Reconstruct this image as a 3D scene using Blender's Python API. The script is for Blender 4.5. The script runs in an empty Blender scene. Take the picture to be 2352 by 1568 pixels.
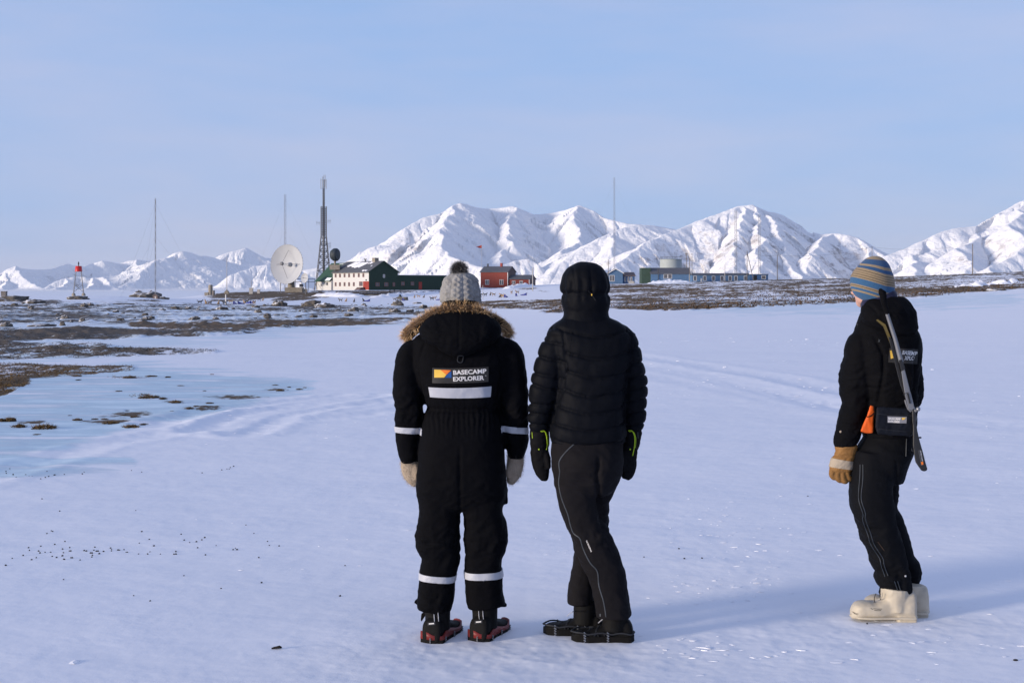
import bpy, bmesh, math, random
import numpy as np
from mathutils import Vector, Matrix, noise as mnoise
from mathutils.bvhtree import BVHTree
random.seed(7)
scene = bpy.context.scene
COL = scene.collection
PI = math.pi

# ---------------------------------------------------------------- camera, sky, sun, exposure
F, CX, HZ, CH = 3200.0, 1176.0, 662.0, 1.6      # focal length, centre, eye line in units of a 2352 wide picture; eye height
cam = bpy.data.cameras.new('camera')
cam_o = bpy.data.objects.new('camera', cam); COL.objects.link(cam_o)
cam.sensor_fit = 'HORIZONTAL'; cam.sensor_width = 36.0
cam.lens = 36.0 * F / 2352.0
cam.shift_y = (HZ - 784.0) / 2352.0
cam.clip_start = 0.1; cam.clip_end = 150000.0
cam_o.location = (0, 0, CH); cam_o.rotation_euler = (PI / 2, 0, 0)
scene.camera = cam_o

SUN_EL, SUN_BEHIND = math.radians(6.4), math.radians(27.0)
sun_dir = Vector((-math.cos(SUN_BEHIND) * math.cos(SUN_EL), -math.sin(SUN_BEHIND) * math.cos(SUN_EL), math.sin(SUN_EL)))
sl = bpy.data.lights.new('sun', 'SUN'); sl.energy = 4.7; sl.angle = math.radians(9.0); sl.color = (1.0, 0.86, 0.71)
sun_o = bpy.data.objects.new('sun', sl); COL.objects.link(sun_o)
sun_o.rotation_euler = (-sun_dir).to_track_quat('-Z', 'Y').to_euler()

world = bpy.data.worlds.new('World'); scene.world = world
world.use_nodes = True
def build_world():
    nt = world.node_tree; N = nt.nodes; L = nt.links
    bg = N['Background']
    sky = N.new('ShaderNodeTexSky'); sky.sky_type = 'NISHITA'; sky.sun_disc = False
    sky.sun_elevation = SUN_EL
    sky.sun_rotation = math.atan2(sun_dir.x, sun_dir.y)
    sky.altitude = 0.0; sky.air_density = 1.0; sky.dust_density = 0.2; sky.ozone_density = 3.0
    tc = N.new('ShaderNodeTexCoord')
    mp = N.new('ShaderNodeMapping'); mp.inputs['Scale'].default_value = (1.6, 1.6, 9.0); mp.inputs['Rotation'].default_value = (0.0, 0.35, 0.2)
    L.new(tc.outputs['Generated'], mp.inputs['Vector'])
    nz = N.new('ShaderNodeTexNoise'); nz.inputs['Scale'].default_value = 1.7; nz.inputs['Detail'].default_value = 6.0; nz.inputs['Roughness'].default_value = 0.55
    L.new(mp.outputs['Vector'], nz.inputs['Vector'])
    cr = N.new('ShaderNodeValToRGB'); cr.color_ramp.elements[0].position = 0.30; cr.color_ramp.elements[1].position = 0.72
    L.new(nz.outputs['Fac'], cr.inputs['Fac'])
    veil = N.new('ShaderNodeMixRGB'); veil.blend_type = 'MIX'
    veil.inputs['Color1'].default_value = (3.6, 5.3, 8.9, 1)       # clear air high up
    veil.inputs['Color2'].default_value = (5.4, 5.95, 8.5, 1)      # thin lavender cirrus
    L.new(cr.outputs['Color'], veil.inputs['Fac'])
    mx = N.new('ShaderNodeMixRGB'); mx.blend_type = 'MIX'; mx.inputs['Fac'].default_value = 0.8
    L.new(sky.outputs['Color'], mx.inputs['Color1']); L.new(veil.outputs['Color'], mx.inputs['Color2'])
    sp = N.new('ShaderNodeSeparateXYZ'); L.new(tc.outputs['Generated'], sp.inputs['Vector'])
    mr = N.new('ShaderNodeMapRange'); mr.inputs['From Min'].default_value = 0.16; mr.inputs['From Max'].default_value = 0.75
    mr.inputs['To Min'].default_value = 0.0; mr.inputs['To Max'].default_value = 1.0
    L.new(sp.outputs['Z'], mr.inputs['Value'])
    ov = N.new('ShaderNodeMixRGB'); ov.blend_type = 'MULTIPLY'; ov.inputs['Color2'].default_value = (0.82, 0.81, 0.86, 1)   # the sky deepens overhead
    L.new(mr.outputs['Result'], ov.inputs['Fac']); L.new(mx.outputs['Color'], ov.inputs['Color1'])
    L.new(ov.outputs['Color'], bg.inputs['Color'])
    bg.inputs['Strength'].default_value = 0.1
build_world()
vs = scene.view_settings
vs.view_transform = 'Standard'; vs.look = 'None'; vs.exposure = 0.12; vs.gamma = 1.0
scene.render.engine = 'CYCLES'
scene.cycles.use_denoising = True
scene.cycles.max_bounces = 8; scene.cycles.diffuse_bounces = 4

# ---------------------------------------------------------------- small tools
def W(X, Y, d):                                   # picture measure -> place in the world at depth d
    return Vector(((X - CX) / F * d, d, CH + (HZ - Y) / F * d))

_rng = np.random.RandomState(11)
_perm = _rng.permutation(4096).astype(np.int64)
_ang = _rng.rand(4096) * 2 * np.pi
_gx, _gy = np.cos(_ang), np.sin(_ang)
def perlin(x, y, seed=0):
    x = np.asarray(x, float); y = np.asarray(y, float)
    xi = np.floor(x).astype(np.int64); yi = np.floor(y).astype(np.int64)
    xf = x - xi; yf = y - yi
    def g(ix, iy, fx, fy):
        h = _perm[(_perm[(ix + seed * 131) & 4095] + iy) & 4095]
        return _gx[h] * fx + _gy[h] * fy
    u = xf * xf * xf * (xf * (xf * 6 - 15) + 10); v = yf * yf * yf * (yf * (yf * 6 - 15) + 10)
    a = g(xi, yi, xf, yf); b = g(xi + 1, yi, xf - 1, yf)
    c = g(xi, yi + 1, xf, yf - 1); d = g(xi + 1, yi + 1, xf - 1, yf - 1)
    return ((a + u * (b - a)) + v * ((c + u * (d - c)) - (a + u * (b - a)))) * 1.5
def fbm(x, y, o=4, seed=0, r=0.5):
    s = 0; a = 1.0; t = 0
    for i in range(o):
        s = s + a * perlin(x, y, seed + i * 7); t += a
        x = x * 2.03 + 11.3; y = y * 2.03 + 5.7; a *= r
    return s / t
def ridged(x, y, o=3, seed=0):
    s = 0; a = 1.0; t = 0
    for i in range(o):
        s = s + a * (1 - np.abs(perlin(x, y, seed + i * 5))); t += a
        x = x * 2.1 + 3.3; y = y * 2.1 + 8.1; a *= 0.5
    return s / t
def sstep(a, b, x):
    t = np.clip((x - a) / (b - a), 0, 1); return t * t * (3 - 2 * t)

def mesh_np(name, co, quads, smooth=True):
    me = bpy.data.meshes.new(name)
    n, m = len(co), len(quads); k = quads.shape[1]
    me.vertices.add(n); me.vertices.foreach_set('co', np.ascontiguousarray(co, dtype=np.float32).ravel())
    me.loops.add(m * k); me.loops.foreach_set('vertex_index', np.ascontiguousarray(quads, dtype=np.int32).ravel())
    me.polygons.add(m); me.polygons.foreach_set('loop_start', np.arange(0, m * k, k, dtype=np.int32))
    try: me.polygons.foreach_set('loop_total', np.full(m, k, dtype=np.int32))
    except Exception: pass
    me.update(calc_edges=True); me.validate()
    me.polygons.foreach_set('use_smooth', np.full(len(me.polygons), smooth, dtype=bool))
    return me
def grid_quads(nr, nc, wrap=False):
    i = np.arange(nr - 1)[:, None]; j = np.arange(nc if wrap else nc - 1)[None, :]
    j2 = (j + 1) % nc
    return np.stack([i * nc + j, i * nc + j2, (i + 1) * nc + j2, (i + 1) * nc + j], -1).reshape(-1, 4)
def attr(me, name, vals):
    a = me.attributes.new(name, 'FLOAT', 'POINT'); a.data.foreach_set('value', np.ascontiguousarray(vals, dtype=np.float32).ravel())

def tag(o, label=None, cat=None, group=None, kind=None):
    if label: o['label'] = label
    if cat: o['category'] = cat
    if group: o['group'] = group
    if kind: o['kind'] = kind
    return o
def link(name, me, mat=None, parent=None):
    o = bpy.data.objects.new(name, me); COL.objects.link(o)
    if mat is not None and not me.materials: me.materials.append(mat)
    if parent is not None: o.parent = parent
    return o
def empty(name, loc, rz=0.0):
    o = bpy.data.objects.new(name, None); COL.objects.link(o); o.location = loc; o.rotation_euler = (0, 0, rz); o.empty_display_size = 0.2
    return o
def copy_tree(o, parent=None):
    c = o.copy(); COL.objects.link(c); c.parent = parent
    for ch in list(o.children): copy_tree(ch, c)
    return c

# ---------------------------------------------------------------- materials
def mat_new(name):
    m = bpy.data.materials.new(name); m.use_nodes = True
    return m, m.node_tree.nodes, m.node_tree.links, m.node_tree.nodes['Principled BSDF']
def simple(name, col, rough=0.7, var=0.12, scale=6.0, bump=0.0, bscale=60.0, metal=0.0, spec=0.3, sheen=0.0):
    m, N, L, B = mat_new(name)
    tc = N.new('ShaderNodeTexCoord')
    nz = N.new('ShaderNodeTexNoise'); nz.inputs['Scale'].default_value = scale; nz.inputs['Detail'].default_value = 5
    L.new(tc.outputs['Object'], nz.inputs['Vector'])
    cr = N.new('ShaderNodeValToRGB')
    cr.color_ramp.elements[0].position = 0.3; cr.color_ramp.elements[1].position = 0.7
    cr.color_ramp.elements[0].color = [c * (1 - var) for c in col] + [1]
    cr.color_ramp.elements[1].color = [min(1, c * (1 + var)) for c in col] + [1]
    L.new(nz.outputs['Fac'], cr.inputs['Fac']); L.new(cr.outputs['Color'], B.inputs['Base Color'])
    B.inputs['Roughness'].default_value = rough; B.inputs['Metallic'].default_value = metal
    B.inputs['Specular IOR Level'].default_value = spec
    if sheen: B.inputs['Sheen Weight'].default_value = sheen
    if bump:
        n2 = N.new('ShaderNodeTexNoise'); n2.inputs['Scale'].default_value = bscale; n2.inputs['Detail'].default_value = 4
        L.new(tc.outputs['Object'], n2.inputs['Vector'])
        bp = N.new('ShaderNodeBump'); bp.inputs['Strength'].default_value = bump; bp.inputs['Distance'].default_value = 0.01
        L.new(n2.outputs['Fac'], bp.inputs['Height']); L.new(bp.outputs['Normal'], B.inputs['Normal'])
    return m

def noise_node(N, L, vec, scale, detail=4, rough=0.5):
    n = N.new('ShaderNodeTexNoise'); n.inputs['Scale'].default_value = scale; n.inputs['Detail'].default_value = detail; n.inputs['Roughness'].default_value = rough
    L.new(vec, n.inputs['Vector']); return n.outputs['Fac']
def math_node(N, L, op, a, b=None, clamp=False):
    n = N.new('ShaderNodeMath'); n.operation = op; n.use_clamp = clamp
    for i, v in enumerate((a, b)):
        if v is None: continue
        if isinstance(v, (int, float)): n.inputs[i].default_value = v
        else: L.new(v, n.inputs[i])
    return n.outputs[0]
def mix_node(N, L, fac, c1, c2):
    n = N.new('ShaderNodeMixRGB')
    for key, v in (('Fac', fac), ('Color1', c1), ('Color2', c2)):
        if isinstance(v, (int, float)): n.inputs[key].default_value = v
        elif isinstance(v, tuple): n.inputs[key].default_value = v + (1,) if len(v) == 3 else v
        else: L.new(v, n.inputs[key])
    return n.outputs['Color']
def attr_node(N, name):
    n = N.new('ShaderNodeAttribute'); n.attribute_name = name; return n.outputs['Fac']

def ground_material():
    m, N, L, B = mat_new('snowy_ground')
    geo = N.new('ShaderNodeNewGeometry'); P = geo.outputs['Position']
    t = attr_node(N, 'tundra'); ice = attr_node(N, 'ice'); warm = attr_node(N, 'warm')
    mq = N.new('ShaderNodeMapping'); mq.inputs['Scale'].default_value = (1.0, 0.42, 1.0); L.new(P, mq.inputs['Vector']); Q = mq.outputs['Vector']
    n1 = noise_node(N, L, Q, 0.05, 3); n2 = noise_node(N, L, Q, 0.22, 4, 0.6); n3 = noise_node(N, L, Q, 1.5, 6, 0.65)
    n4 = noise_node(N, L, P, 7.0, 5, 0.65)
    s = math_node(N, L, 'ADD', math_node(N, L, 'ADD', math_node(N, L, 'MULTIPLY', n1, 0.36), math_node(N, L, 'MULTIPLY', n2, 0.46)), math_node(N, L, 'ADD', math_node(N, L, 'MULTIPLY', n3, 0.34), math_node(N, L, 'MULTIPLY', n4, 0.24)))
    # s is about 0.70 +- 0.1
    d = math_node(N, L, 'ADD', math_node(N, L, 'SUBTRACT', t, 0.56), math_node(N, L, 'MULTIPLY', math_node(N, L, 'SUBTRACT', 0.70, s), 4.4))
    bare = math_node(N, L, 'MULTIPLY', math_node(N, L, 'MULTIPLY', d, 6.0, True), math_node(N, L, 'MULTIPLY', t, 8.0, True))
    # snow
    v = noise_node(N, L, P, 0.9, 6, 0.6)
    snow = mix_node(N, L, v, (0.80, 0.81, 0.85), (0.87, 0.87, 0.90))
    mp = N.new('ShaderNodeMapping'); mp.inputs['Scale'].default_value = (0.45, 1.7, 1.0); L.new(P, mp.inputs['Vector'])
    iv = noise_node(N, L, mp.outputs['Vector'], 1.1, 6, 0.62)
    icr = N.new('ShaderNodeValToRGB'); icr.color_ramp.elements[0].position = 0.42; icr.color_ramp.elements[1].position = 0.60
    L.new(iv, icr.inputs['Fac'])
    icec = mix_node(N, L, icr.outputs['Color'], (0.30, 0.46, 0.56), (0.62, 0.75, 0.82))
    icef = math_node(N, L, 'MULTIPLY', math_node(N, L, 'SUBTRACT', math_node(N, L, 'ADD', math_node(N, L, 'MULTIPLY', ice, 0.85), math_node(N, L, 'MULTIPLY', iv, 4.5)), 2.40), 1.3, True)
    icef = math_node(N, L, 'MULTIPLY', icef, math_node(N, L, 'MULTIPLY', ice, 3.0, True))
    base = mix_node(N, L, icef, snow, icec)
    bn = noise_node(N, L, P, 2.6, 5, 0.65); bn2 = noise_node(N, L, P, 11.0, 4, 0.6)
    cold = mix_node(N, L, bn, (0.040, 0.037, 0.036), (0.13, 0.115, 0.10))
    brown = mix_node(N, L, bn2, (0.045, 0.027, 0.013), (0.20, 0.120, 0.050))
    earth = mix_node(N, L, warm, cold, brown)
    col = mix_node(N, L, bare, base, earth)
    L.new(col, B.inputs['Base Color'])
    r = mix_node(N, L, icef, (0.75, 0.75, 0.75), (0.42, 0.42, 0.42)); r2 = mix_node(N, L, bare, r, (0.9, 0.9, 0.9))
    L.new(r2, B.inputs['Roughness']); B.inputs['Specular IOR Level'].default_value = 0.25
    mp2 = N.new('ShaderNodeMapping'); mp2.inputs['Scale'].default_value = (0.8, 1.0, 1.0); mp2.inputs['Rotation'].default_value = (0, 0, 0.25); L.new(P, mp2.inputs['Vector'])
    h1 = noise_node(N, L, mp2.outputs['Vector'], 6.5, 5, 0.55); h2 = noise_node(N, L, P, 2.0, 3)
    hh = math_node(N, L, 'ADD', math_node(N, L, 'MULTIPLY', h1, math_node(N, L, 'MULTIPLY', h2, 0.07)), math_node(N, L, 'MULTIPLY', bare, math_node(N, L, 'MULTIPLY', bn2, 0.12)))
    hh = math_node(N, L, 'ADD', hh, math_node(N, L, 'MULTIPLY', h2, 0.03))
    bp = N.new('ShaderNodeBump'); bp.inputs['Strength'].default_value = 0.15; bp.inputs['Distance'].default_value = 1.0
    L.new(hh, bp.inputs['Height']); L.new(bp.outputs['Normal'], B.inputs['Normal'])
    return m

def mountain_material():
    m, N, L, B = mat_new('mountain_snow_rock')
    rk = attr_node(N, 'rock')
    geo = N.new('ShaderNodeNewGeometry'); P = geo.outputs['Position']
    n = noise_node(N, L, P, 0.012, 8, 0.68)
    f = math_node(N, L, 'MULTIPLY', math_node(N, L, 'SUBTRACT', math_node(N, L, 'ADD', math_node(N, L, 'MULTIPLY', rk, 0.50), math_node(N, L, 'MULTIPLY', n, 1.25)), 1.0), 3.0, True)
    n2 = noise_node(N, L, P, 0.03, 4)
    rock = mix_node(N, L, n2, (0.26, 0.235, 0.24), (0.46, 0.42, 0.41))
    col = mix_node(N, L, f, (0.88, 0.87, 0.87), rock)
    L.new(col, B.inputs['Base Color']); B.inputs['Roughness'].default_value = 0.9; B.inputs['Specular IOR Level'].default_value = 0.1
    bp = N.new('ShaderNodeBump'); bp.inputs['Strength'].default_value = 0.6; bp.inputs['Distance'].default_value = 40.0
    L.new(n, bp.inputs['Height']); L.new(bp.outputs['Normal'], B.inputs['Normal'])
    return m
M_GROUND = ground_material(); M_MOUNT = mountain_material()

# ---------------------------------------------------------------- ground
DS = np.array([0.0, 30, 60, 100, 130, 200, 300, 400, 500, 600, 760])
ZT = {   # column of the picture -> ground height at the depths DS
 -100: [0, -.05, -.30, -.80, -1.1, -1.45, -.05, -1.5, -6, -9, -12],
 250:  [0, -.05, -.30, -.80, -1.1, -1.5, -.05, -.5, -4, -9, -12],
 420:  [0, -.05, -.30, -.80, -1.1, -1.5, -1.2, -1.5, -1.8, -8, -12],
 500:  [0, -.05, -.30, -.80, -1.1, -1.6, -1.8, -1.6, 0.2, -5, -12],
 700:  [0, -.05, -.30, -.75, -1.05, -1.6, -1.8, -1.5, .75, .2, -12],
 950:  [0, -.04, -.22, -.60, -.90, -1.5, -1.8, -1.4, 1.2, 1.2, -10],
 1130: [0, -.03, -.10, -.35, -.60, -.95, -1.0, .60, 2.2, 2.0, -8],
 1300: [0, -.02, 0, -.05, -.20, -.20, .10, 2.0, 3.2, 2.5, -8],
 1500: [0, 0, .04, .08, .10, .28, 1.1, 2.9, 3.6, 2.5, -8],
 1750: [0, .01, .10, .20, .34, .90, 2.1, 3.9, 3.9, 3.0, -8],
 1990: [0, .02, .16, .40, .62, 1.45, 2.8, 4.6, 4.0, 3.0, -8],
 2352: [0, .07, .42, 1.0, 1.42, 2.55, 4.1, 6.4, 5.2, 3.0, -8],
 2600: [0, .10, .6, 1.4, 2.0, 3.3, 5.1, 7.2, 6.0, 3.0, -8]}
_ZX = np.array(sorted(ZT)); _ZV = np.array([ZT[k] for k in sorted(ZT)])
_dense_d = np.concatenate([np.linspace(0, 760, 381)])
_XG = np.linspace(-100, 2600, 109)
def _build_table():
    rows = []
    for r in _ZV:
        z = np.interp(_dense_d, DS, r)
        k = np.hanning(17); k /= k.sum()                       # round the corners of the profile
        zz = np.convolve(np.pad(z, 8, mode='edge'), k, 'valid'); zz[:6] = z[:6]
        rows.append(zz)
    rows = np.array(rows)
    out = np.array([np.interp(_XG, _ZX, rows[:, i]) for i in range(len(_dense_d))]).T
    k = np.hanning(9); k /= k.sum()
    return np.array([np.convolve(np.pad(out[:, i], 4, mode='edge'), k, 'valid') for i in range(out.shape[1])]).T
_TAB = _build_table()
def ground_polar(x, y):
    r = np.hypot(x, y); d = np.maximum(y, 0.93 * r)
    a = np.degrees(np.arctan2(x, y))                             # 0 ahead, + right
    Xf = CX + F * np.tan(np.radians(np.clip(a, -24, 24)))
    Xr = 2600 - (np.abs(a) - 24) / 156 * 2500
    Xc = np.where(a > 24, Xr, np.where(a < -24, -100 + 0 * a, Xf))
    return np.clip(Xc, -100, 2600), d
def base_z(x, y):
    X, d = ground_polar(x, y)
    fx = (X + 100) / 25.0; fd = np.clip(d, 0, 759.9) / 2.0
    i = np.clip(fx.astype(int), 0, 107); j = np.clip(fd.astype(int), 0, 379)
    u = fx - i; v = fd - j
    return (_TAB[i, j] * (1 - u) + _TAB[i + 1, j] * u) * (1 - v) + (_TAB[i, j + 1] * (1 - u) + _TAB[i + 1, j + 1] * u) * v

def band(X, Y, pts, soft_t, soft_b):
    """1 between an upper and a lower outline (pts: X, top, bottom), soft edges."""
    p = np.array(pts, float)
    t = np.interp(X, p[:, 0], p[:, 1]); b = np.interp(X, p[:, 0], p[:, 2])
    inx = sstep(p[0, 0] - 1, p[0, 0] + 25, X) * (1 - sstep(p[-1, 0] - 25, p[-1, 0] + 1, X))
    return sstep(t - soft_t, t + soft_t, Y) * (1 - sstep(b - soft_b, b + soft_b, Y)) * inx
def blob(X, Y, cx, cy, rx, ry):
    return np.exp(-(((X - cx) / rx) ** 2 + ((Y - cy) / ry) ** 2))
EXTRA = [(1155, 661.5, 22, 2.2), (1212, 663, 28, 3.5), (1247, 668, 14, 2.0), (1270, 715, 38, 4.5), (343, 690, 40, 4), (1000, 706, 40, 2),
         (300, 945, 10, 2)]
def ground_masks(x, y, z):
    X = CX + F * x / np.maximum(y, 0.3); Y = HZ + F * (CH - z) / np.maximum(y, 0.3)
    Y = Y + (0.9 * fbm(x * .09, y * .05, 4, 71) + 0.5 * fbm(x * .5, y * .3, 3, 73)) * np.clip(250 / np.maximum(y, 8), 2.2, 16)
    X = X + 26 * fbm(x * .12 + 4, y * .06, 4, 75)
    X = np.where(y > 0.3, X, -5000)
    t = np.zeros_like(x); w = np.zeros_like(x); ic = np.zeros_like(x)
    def put(m, val, warm):
        nonlocal t, w
        nt = m * val; w = np.where(nt > t, warm, w); t = np.maximum(t, nt)
    # tundra rise on the right
    put(band(X, Y, [(1290, 655, 722), (1400, 652, 708), (1540, 650, 712), (1715, 640, 708), (1847, 630, 701), (1952, 628, 695), (2066, 620, 686), (2198, 615, 675), (2352, 612, 662), (2700, 600, 640)], 4, 3), 0.70, 0.85)
    put(band(X, Y, [(1400, 697, 709), (1540, 698, 713), (1715, 696, 708), (1847, 690, 702), (1952, 682, 695), (2066, 676, 686), (2198, 666, 676), (2352, 652, 662)], 3, 2), 0.86, 0.8)
    put(band(X, Y, [(1640, 652, 668), (1800, 640, 662), (2000, 628, 648), (2352, 615, 632), (2700, 605, 622)], 3, 5), 0.80, 0.7)
    put(band(X, Y, [(1500, 655, 690), (1700, 655, 694), (1900, 650, 690)], 8, 8), 0.78, 0.9)
    # middle band between the walkers
    put(band(X, Y, [(1060, 694, 709), (1150, 690, 709), (1290, 688, 712), (1400, 690, 714)], 2, 2.5), 0.86, 0.8)
    # bank below the house
    put(band(X, Y, [(468, 671, 692), (540, 668, 692), (630, 669, 684), (770, 671, 676)], 1.5, 3), 0.98, 0.6)
    put(band(X, Y, [(610, 688, 697), (700, 676, 688), (790, 668, 680), (915, 667, 676), (1010, 667, 671)], 2, 3), 0.98, 0.6)
    # rock field on the left
    put(band(X, Y, [(-1200, 688, 760), (0, 690, 745), (500, 697, 742), (800, 700, 735), (1010, 702, 725), (1100, 704, 716)], 4, 6), 0.64, 0.25)
    put(band(X, Y, [(-1200, 684, 696), (-20, 685, 698), (150, 690, 697)], 2, 3), 0.75, 0.4)
    put(band(X, Y, [(280, 741, 754), (500, 737, 758), (800, 731, 748), (1000, 728, 738), (1040, 728, 735)], 3, 2.5), 0.85, 0.75)
    put(band(X, Y, [(-1500, 750, 800), (0, 752, 784), (240, 752, 778), (513, 756, 771), (620, 756, 764)], 5, 3), 0.86, 0.35)
    put(band(X, Y, [(-1500, 790, 840), (0, 786, 824), (200, 790, 818), (340, 796, 814), (520, 803, 809)], 4, 4), 0.74, 0.4)
    put(band(X, Y, [(-1500, 835, 900), (0, 834, 876), (120, 838, 868), (300, 838, 851), (330, 840, 848)], 4, 4), 0.62, 1.0)
    put(band(X, Y, [(-1500, 835, 930), (-10, 850, 918), (30, 850, 905), (55, 850, 890), (90, 850, 875)], 4, 5), 0.70, 1.0)
    for (a, b, c, d) in [(350, 912, 55, 6), (410, 928, 45, 6), (470, 940, 60, 6), (300, 955, 60, 7), (640, 893, 50, 4), (250, 972, 50, 4), (300, 868, 70, 4), (60, 975, 60, 6), (560, 915, 90, 7)]: put(blob(X, Y, a, b, c, d), 0.60, 0.6)
    for (a, b, c, d) in EXTRA: put(blob(X, Y, a, b, c, d), 0.86, 0.7)
    # roadway and bank of dark gravel along the settlement
    put(band(X, Y, [(700, 666.6, 669.4), (900, 668, 671.5), (1050, 667.5, 670)], .6, .6), 0.85, 0.3)
    Yk = Y; Y = Y + 26 * fbm(x * .30, y * .22, 4, 81) + 8 * fbm(x * 1.3, y * 1.0, 3, 83); X = X + 60 * fbm(x * .2, y * .2, 3, 85)
    ic = np.maximum(ic, band(X, Y, [(-1500, 880, 1120), (0, 890, 1075), (150, 850, 1040), (330, 842, 985), (520, 850, 950), (700, 872, 905), (760, 885, 895)], 14, 16))
    ic = np.maximum(ic, 0.8 * band(X, Y, [(-800, 1040, 1130), (0, 1060, 1110), (250, 1065, 1095), (330, 1070, 1085)], 8, 8))
    ic = np.maximum(ic, 0.55 * band(X, Y, [(-800, 690, 850), (0, 695, 840), (600, 700, 780), (1000, 700, 735), (1100, 700, 720)], 10, 10))
    ic = np.maximum(ic, 0.6 * band(X, Y, [(1540, 690, 716), (1900, 690, 722), (2352, 672, 700)], 8, 8))
    return t, w, ic, X, Y
TRACKS = [  # worn ski and sledge tracks: picture polyline, half width in m, depth in m
 ([(-100, 1110), (220, 1018), (420, 985), (640, 965), (800, 952), (1000, 925)], .20, -.012),
 ([(470, 985), (560, 948), (700, 925), (860, 905)], .22, -.025), ([(560, 992), (640, 950), (760, 928), (900, 918)], .22, -.02),
 ([(360, 970), (470, 938), (620, 925), (790, 905)], .22, -.02),
 ([(1450, 815), (1600, 838), (1790, 870), (1950, 905)], .30, -.012), ([(1450, 835), (1600, 862), (1760, 895), (1950, 940)], .30, -.012),
 ([(1450, 850), (1650, 888), (1900, 935), (2352, 990)], .4, -.009), ([(1440, 775), (1700, 786), (2000, 792), (2352, 800)], .35, -.010),
 ([(1430, 735), (1700, 730), (2000, 720), (2352, 700)], .5, -.015)]
def relief(x, y, t, w):
    d = np.maximum(y, 1.0); r = np.hypot(x, y)
    z = 0.026 * fbm(x * .16 + 3, y * .30, 4, 3) + 0.0045 * fbm(x * .7, y * 1.2, 4, 9) * sstep(0, 5, r)
    z = z + 0.0022 * ridged(x * 1.6 + y * .5, y * 2.2 - x * .6, 3, 21)
    tr_ = np.exp(-((x - .05) / 1.1) ** 2 - ((y - 6.1) / .55) ** 2) + .8 * np.exp(-((x - 1.9) / .8) ** 2 - ((y - 6.5) / .6) ** 2) + .6 * np.exp(-((x - 1.15) / .35) ** 2 - ((y - 8.5) / 2.2) ** 2)
    z = z + tr_ * (.006 * fbm(x * 5, y * 5, 3, 101) + .003 * np.maximum(fbm(x * 14, y * 14, 2, 103), 0))
    z = z + 0.05 * sstep(20, 90, r) * fbm(x * .06, y * .06, 3, 31)
    rough = sstep(.3, .7, t)
    z = z + rough * sstep(14, 60, r) * (0.30 * np.maximum(fbm(x * .35, y * .35, 4, 41), -.1) + 0.16 * np.maximum(fbm(x * 1.1, y * .8, 3, 51), -.05))
    z = z + rough * 0.04 * fbm(x * 2.2, y * 2.2, 3, 61)
    return z
def track_z(x, y, X, Y):
    z = np.zeros_like(x)
    for pts, hw, dep in TRACKS:
        P = []
        for (a, b) in pts:
            dd = F * CH / (b - HZ); P.append(((a - CX) / F * dd, dd))
        P = np.array(P)
        best = np.full_like(x, 1e9)
        sel = (x > P[:, 0].min() - 3) & (x < P[:, 0].max() + 3) & (y > P[:, 1].min() - 3) & (y < P[:, 1].max() + 3)
        xs, ys = x[sel], y[sel]; b = np.full(xs.shape, 1e9)
        for k in range(len(P) - 1):
            ax, ay = P[k]; bx, by = P[k + 1]; L2 = (bx - ax) ** 2 + (by - ay) ** 2
            tt = np.clip(((xs - ax) * (bx - ax) + (ys - ay) * (by - ay)) / L2, 0, 1)
            b = np.minimum(b, np.hypot(xs - ax - tt * (bx - ax), ys - ay - tt * (by - ay)))
        prof = np.exp(-(b / hw) ** 2) - 0.7 * np.exp(-((b - 1.7 * hw) / (.6 * hw)) ** 2)
        z[sel] += dep * prof * (0.55 + 0.9 * np.abs(perlin(xs * 3.1, ys * 3.1, 77)))
    return z
def ground_z(x, y):
    xa = np.array([float(x)]); ya = np.array([float(y)])
    z0 = base_z(xa, ya); t, w, ic, X, Y = ground_masks(xa, ya, z0)
    return float((z0 + relief(xa, ya, t, w))[0])
def on_ground(X, d):
    x = (X - CX) / F * d
    return Vector((x, d, ground_z(x, d)))

def build_ground():
    yy = np.concatenate([np.arange(1760, 690, -1.7)])
    rr = F * CH / (yy - HZ)
    near = np.geomspace(0.4, rr[0] * .985, 40); far = np.geomspace(rr[-1] * 1.008, 640, 190)
    extra = np.array([680, 720, 760, 1200, 4000, 20000, 44000.])
    R = np.concatenate([near, rr, far, extra])
    Xs = np.arange(-160, 2513, 4.0); A = np.arctan((Xs - CX) / F)
    a1, a0 = A[-1], A[0]
    side = np.radians(np.concatenate([np.arange(0.4, 4, .4), np.arange(4, 336 - 2, 4.0)])) ; side = side[side < 2 * PI - (a1 - a0) - .03]
    A = np.concatenate([A, a1 + side])
    RR, AA = np.meshgrid(R, A, indexing='ij')
    # keep rows at constant depth ahead
    x = RR * np.sin(AA); y = RR * np.cos(AA)
    z0 = base_z(x, y)
    t, w, ic, X, Y = ground_masks(x, y, z0)
    z = z0 + relief(x, y, t, w) + track_z(x, y, X, Y)
    z = np.where(RR > 700, -40 + 0 * z, z)
    co = np.stack([x, y, z], -1).reshape(-1, 3)
    nr, nc = RR.shape
    q = grid_quads(nr, nc, True)
    co = np.vstack([co, [[0, 0, 0]]])
    me = mesh_np('ground', co, q[:, ::-1])
    for n_, v in (('tundra', t), ('warm', w), ('ice', ic)): attr(me, n_, np.append(v.ravel(), 0))
    o = link('ground', me, M_GROUND); tag(o, kind='structure')
    return o
ground = build_ground()

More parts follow.
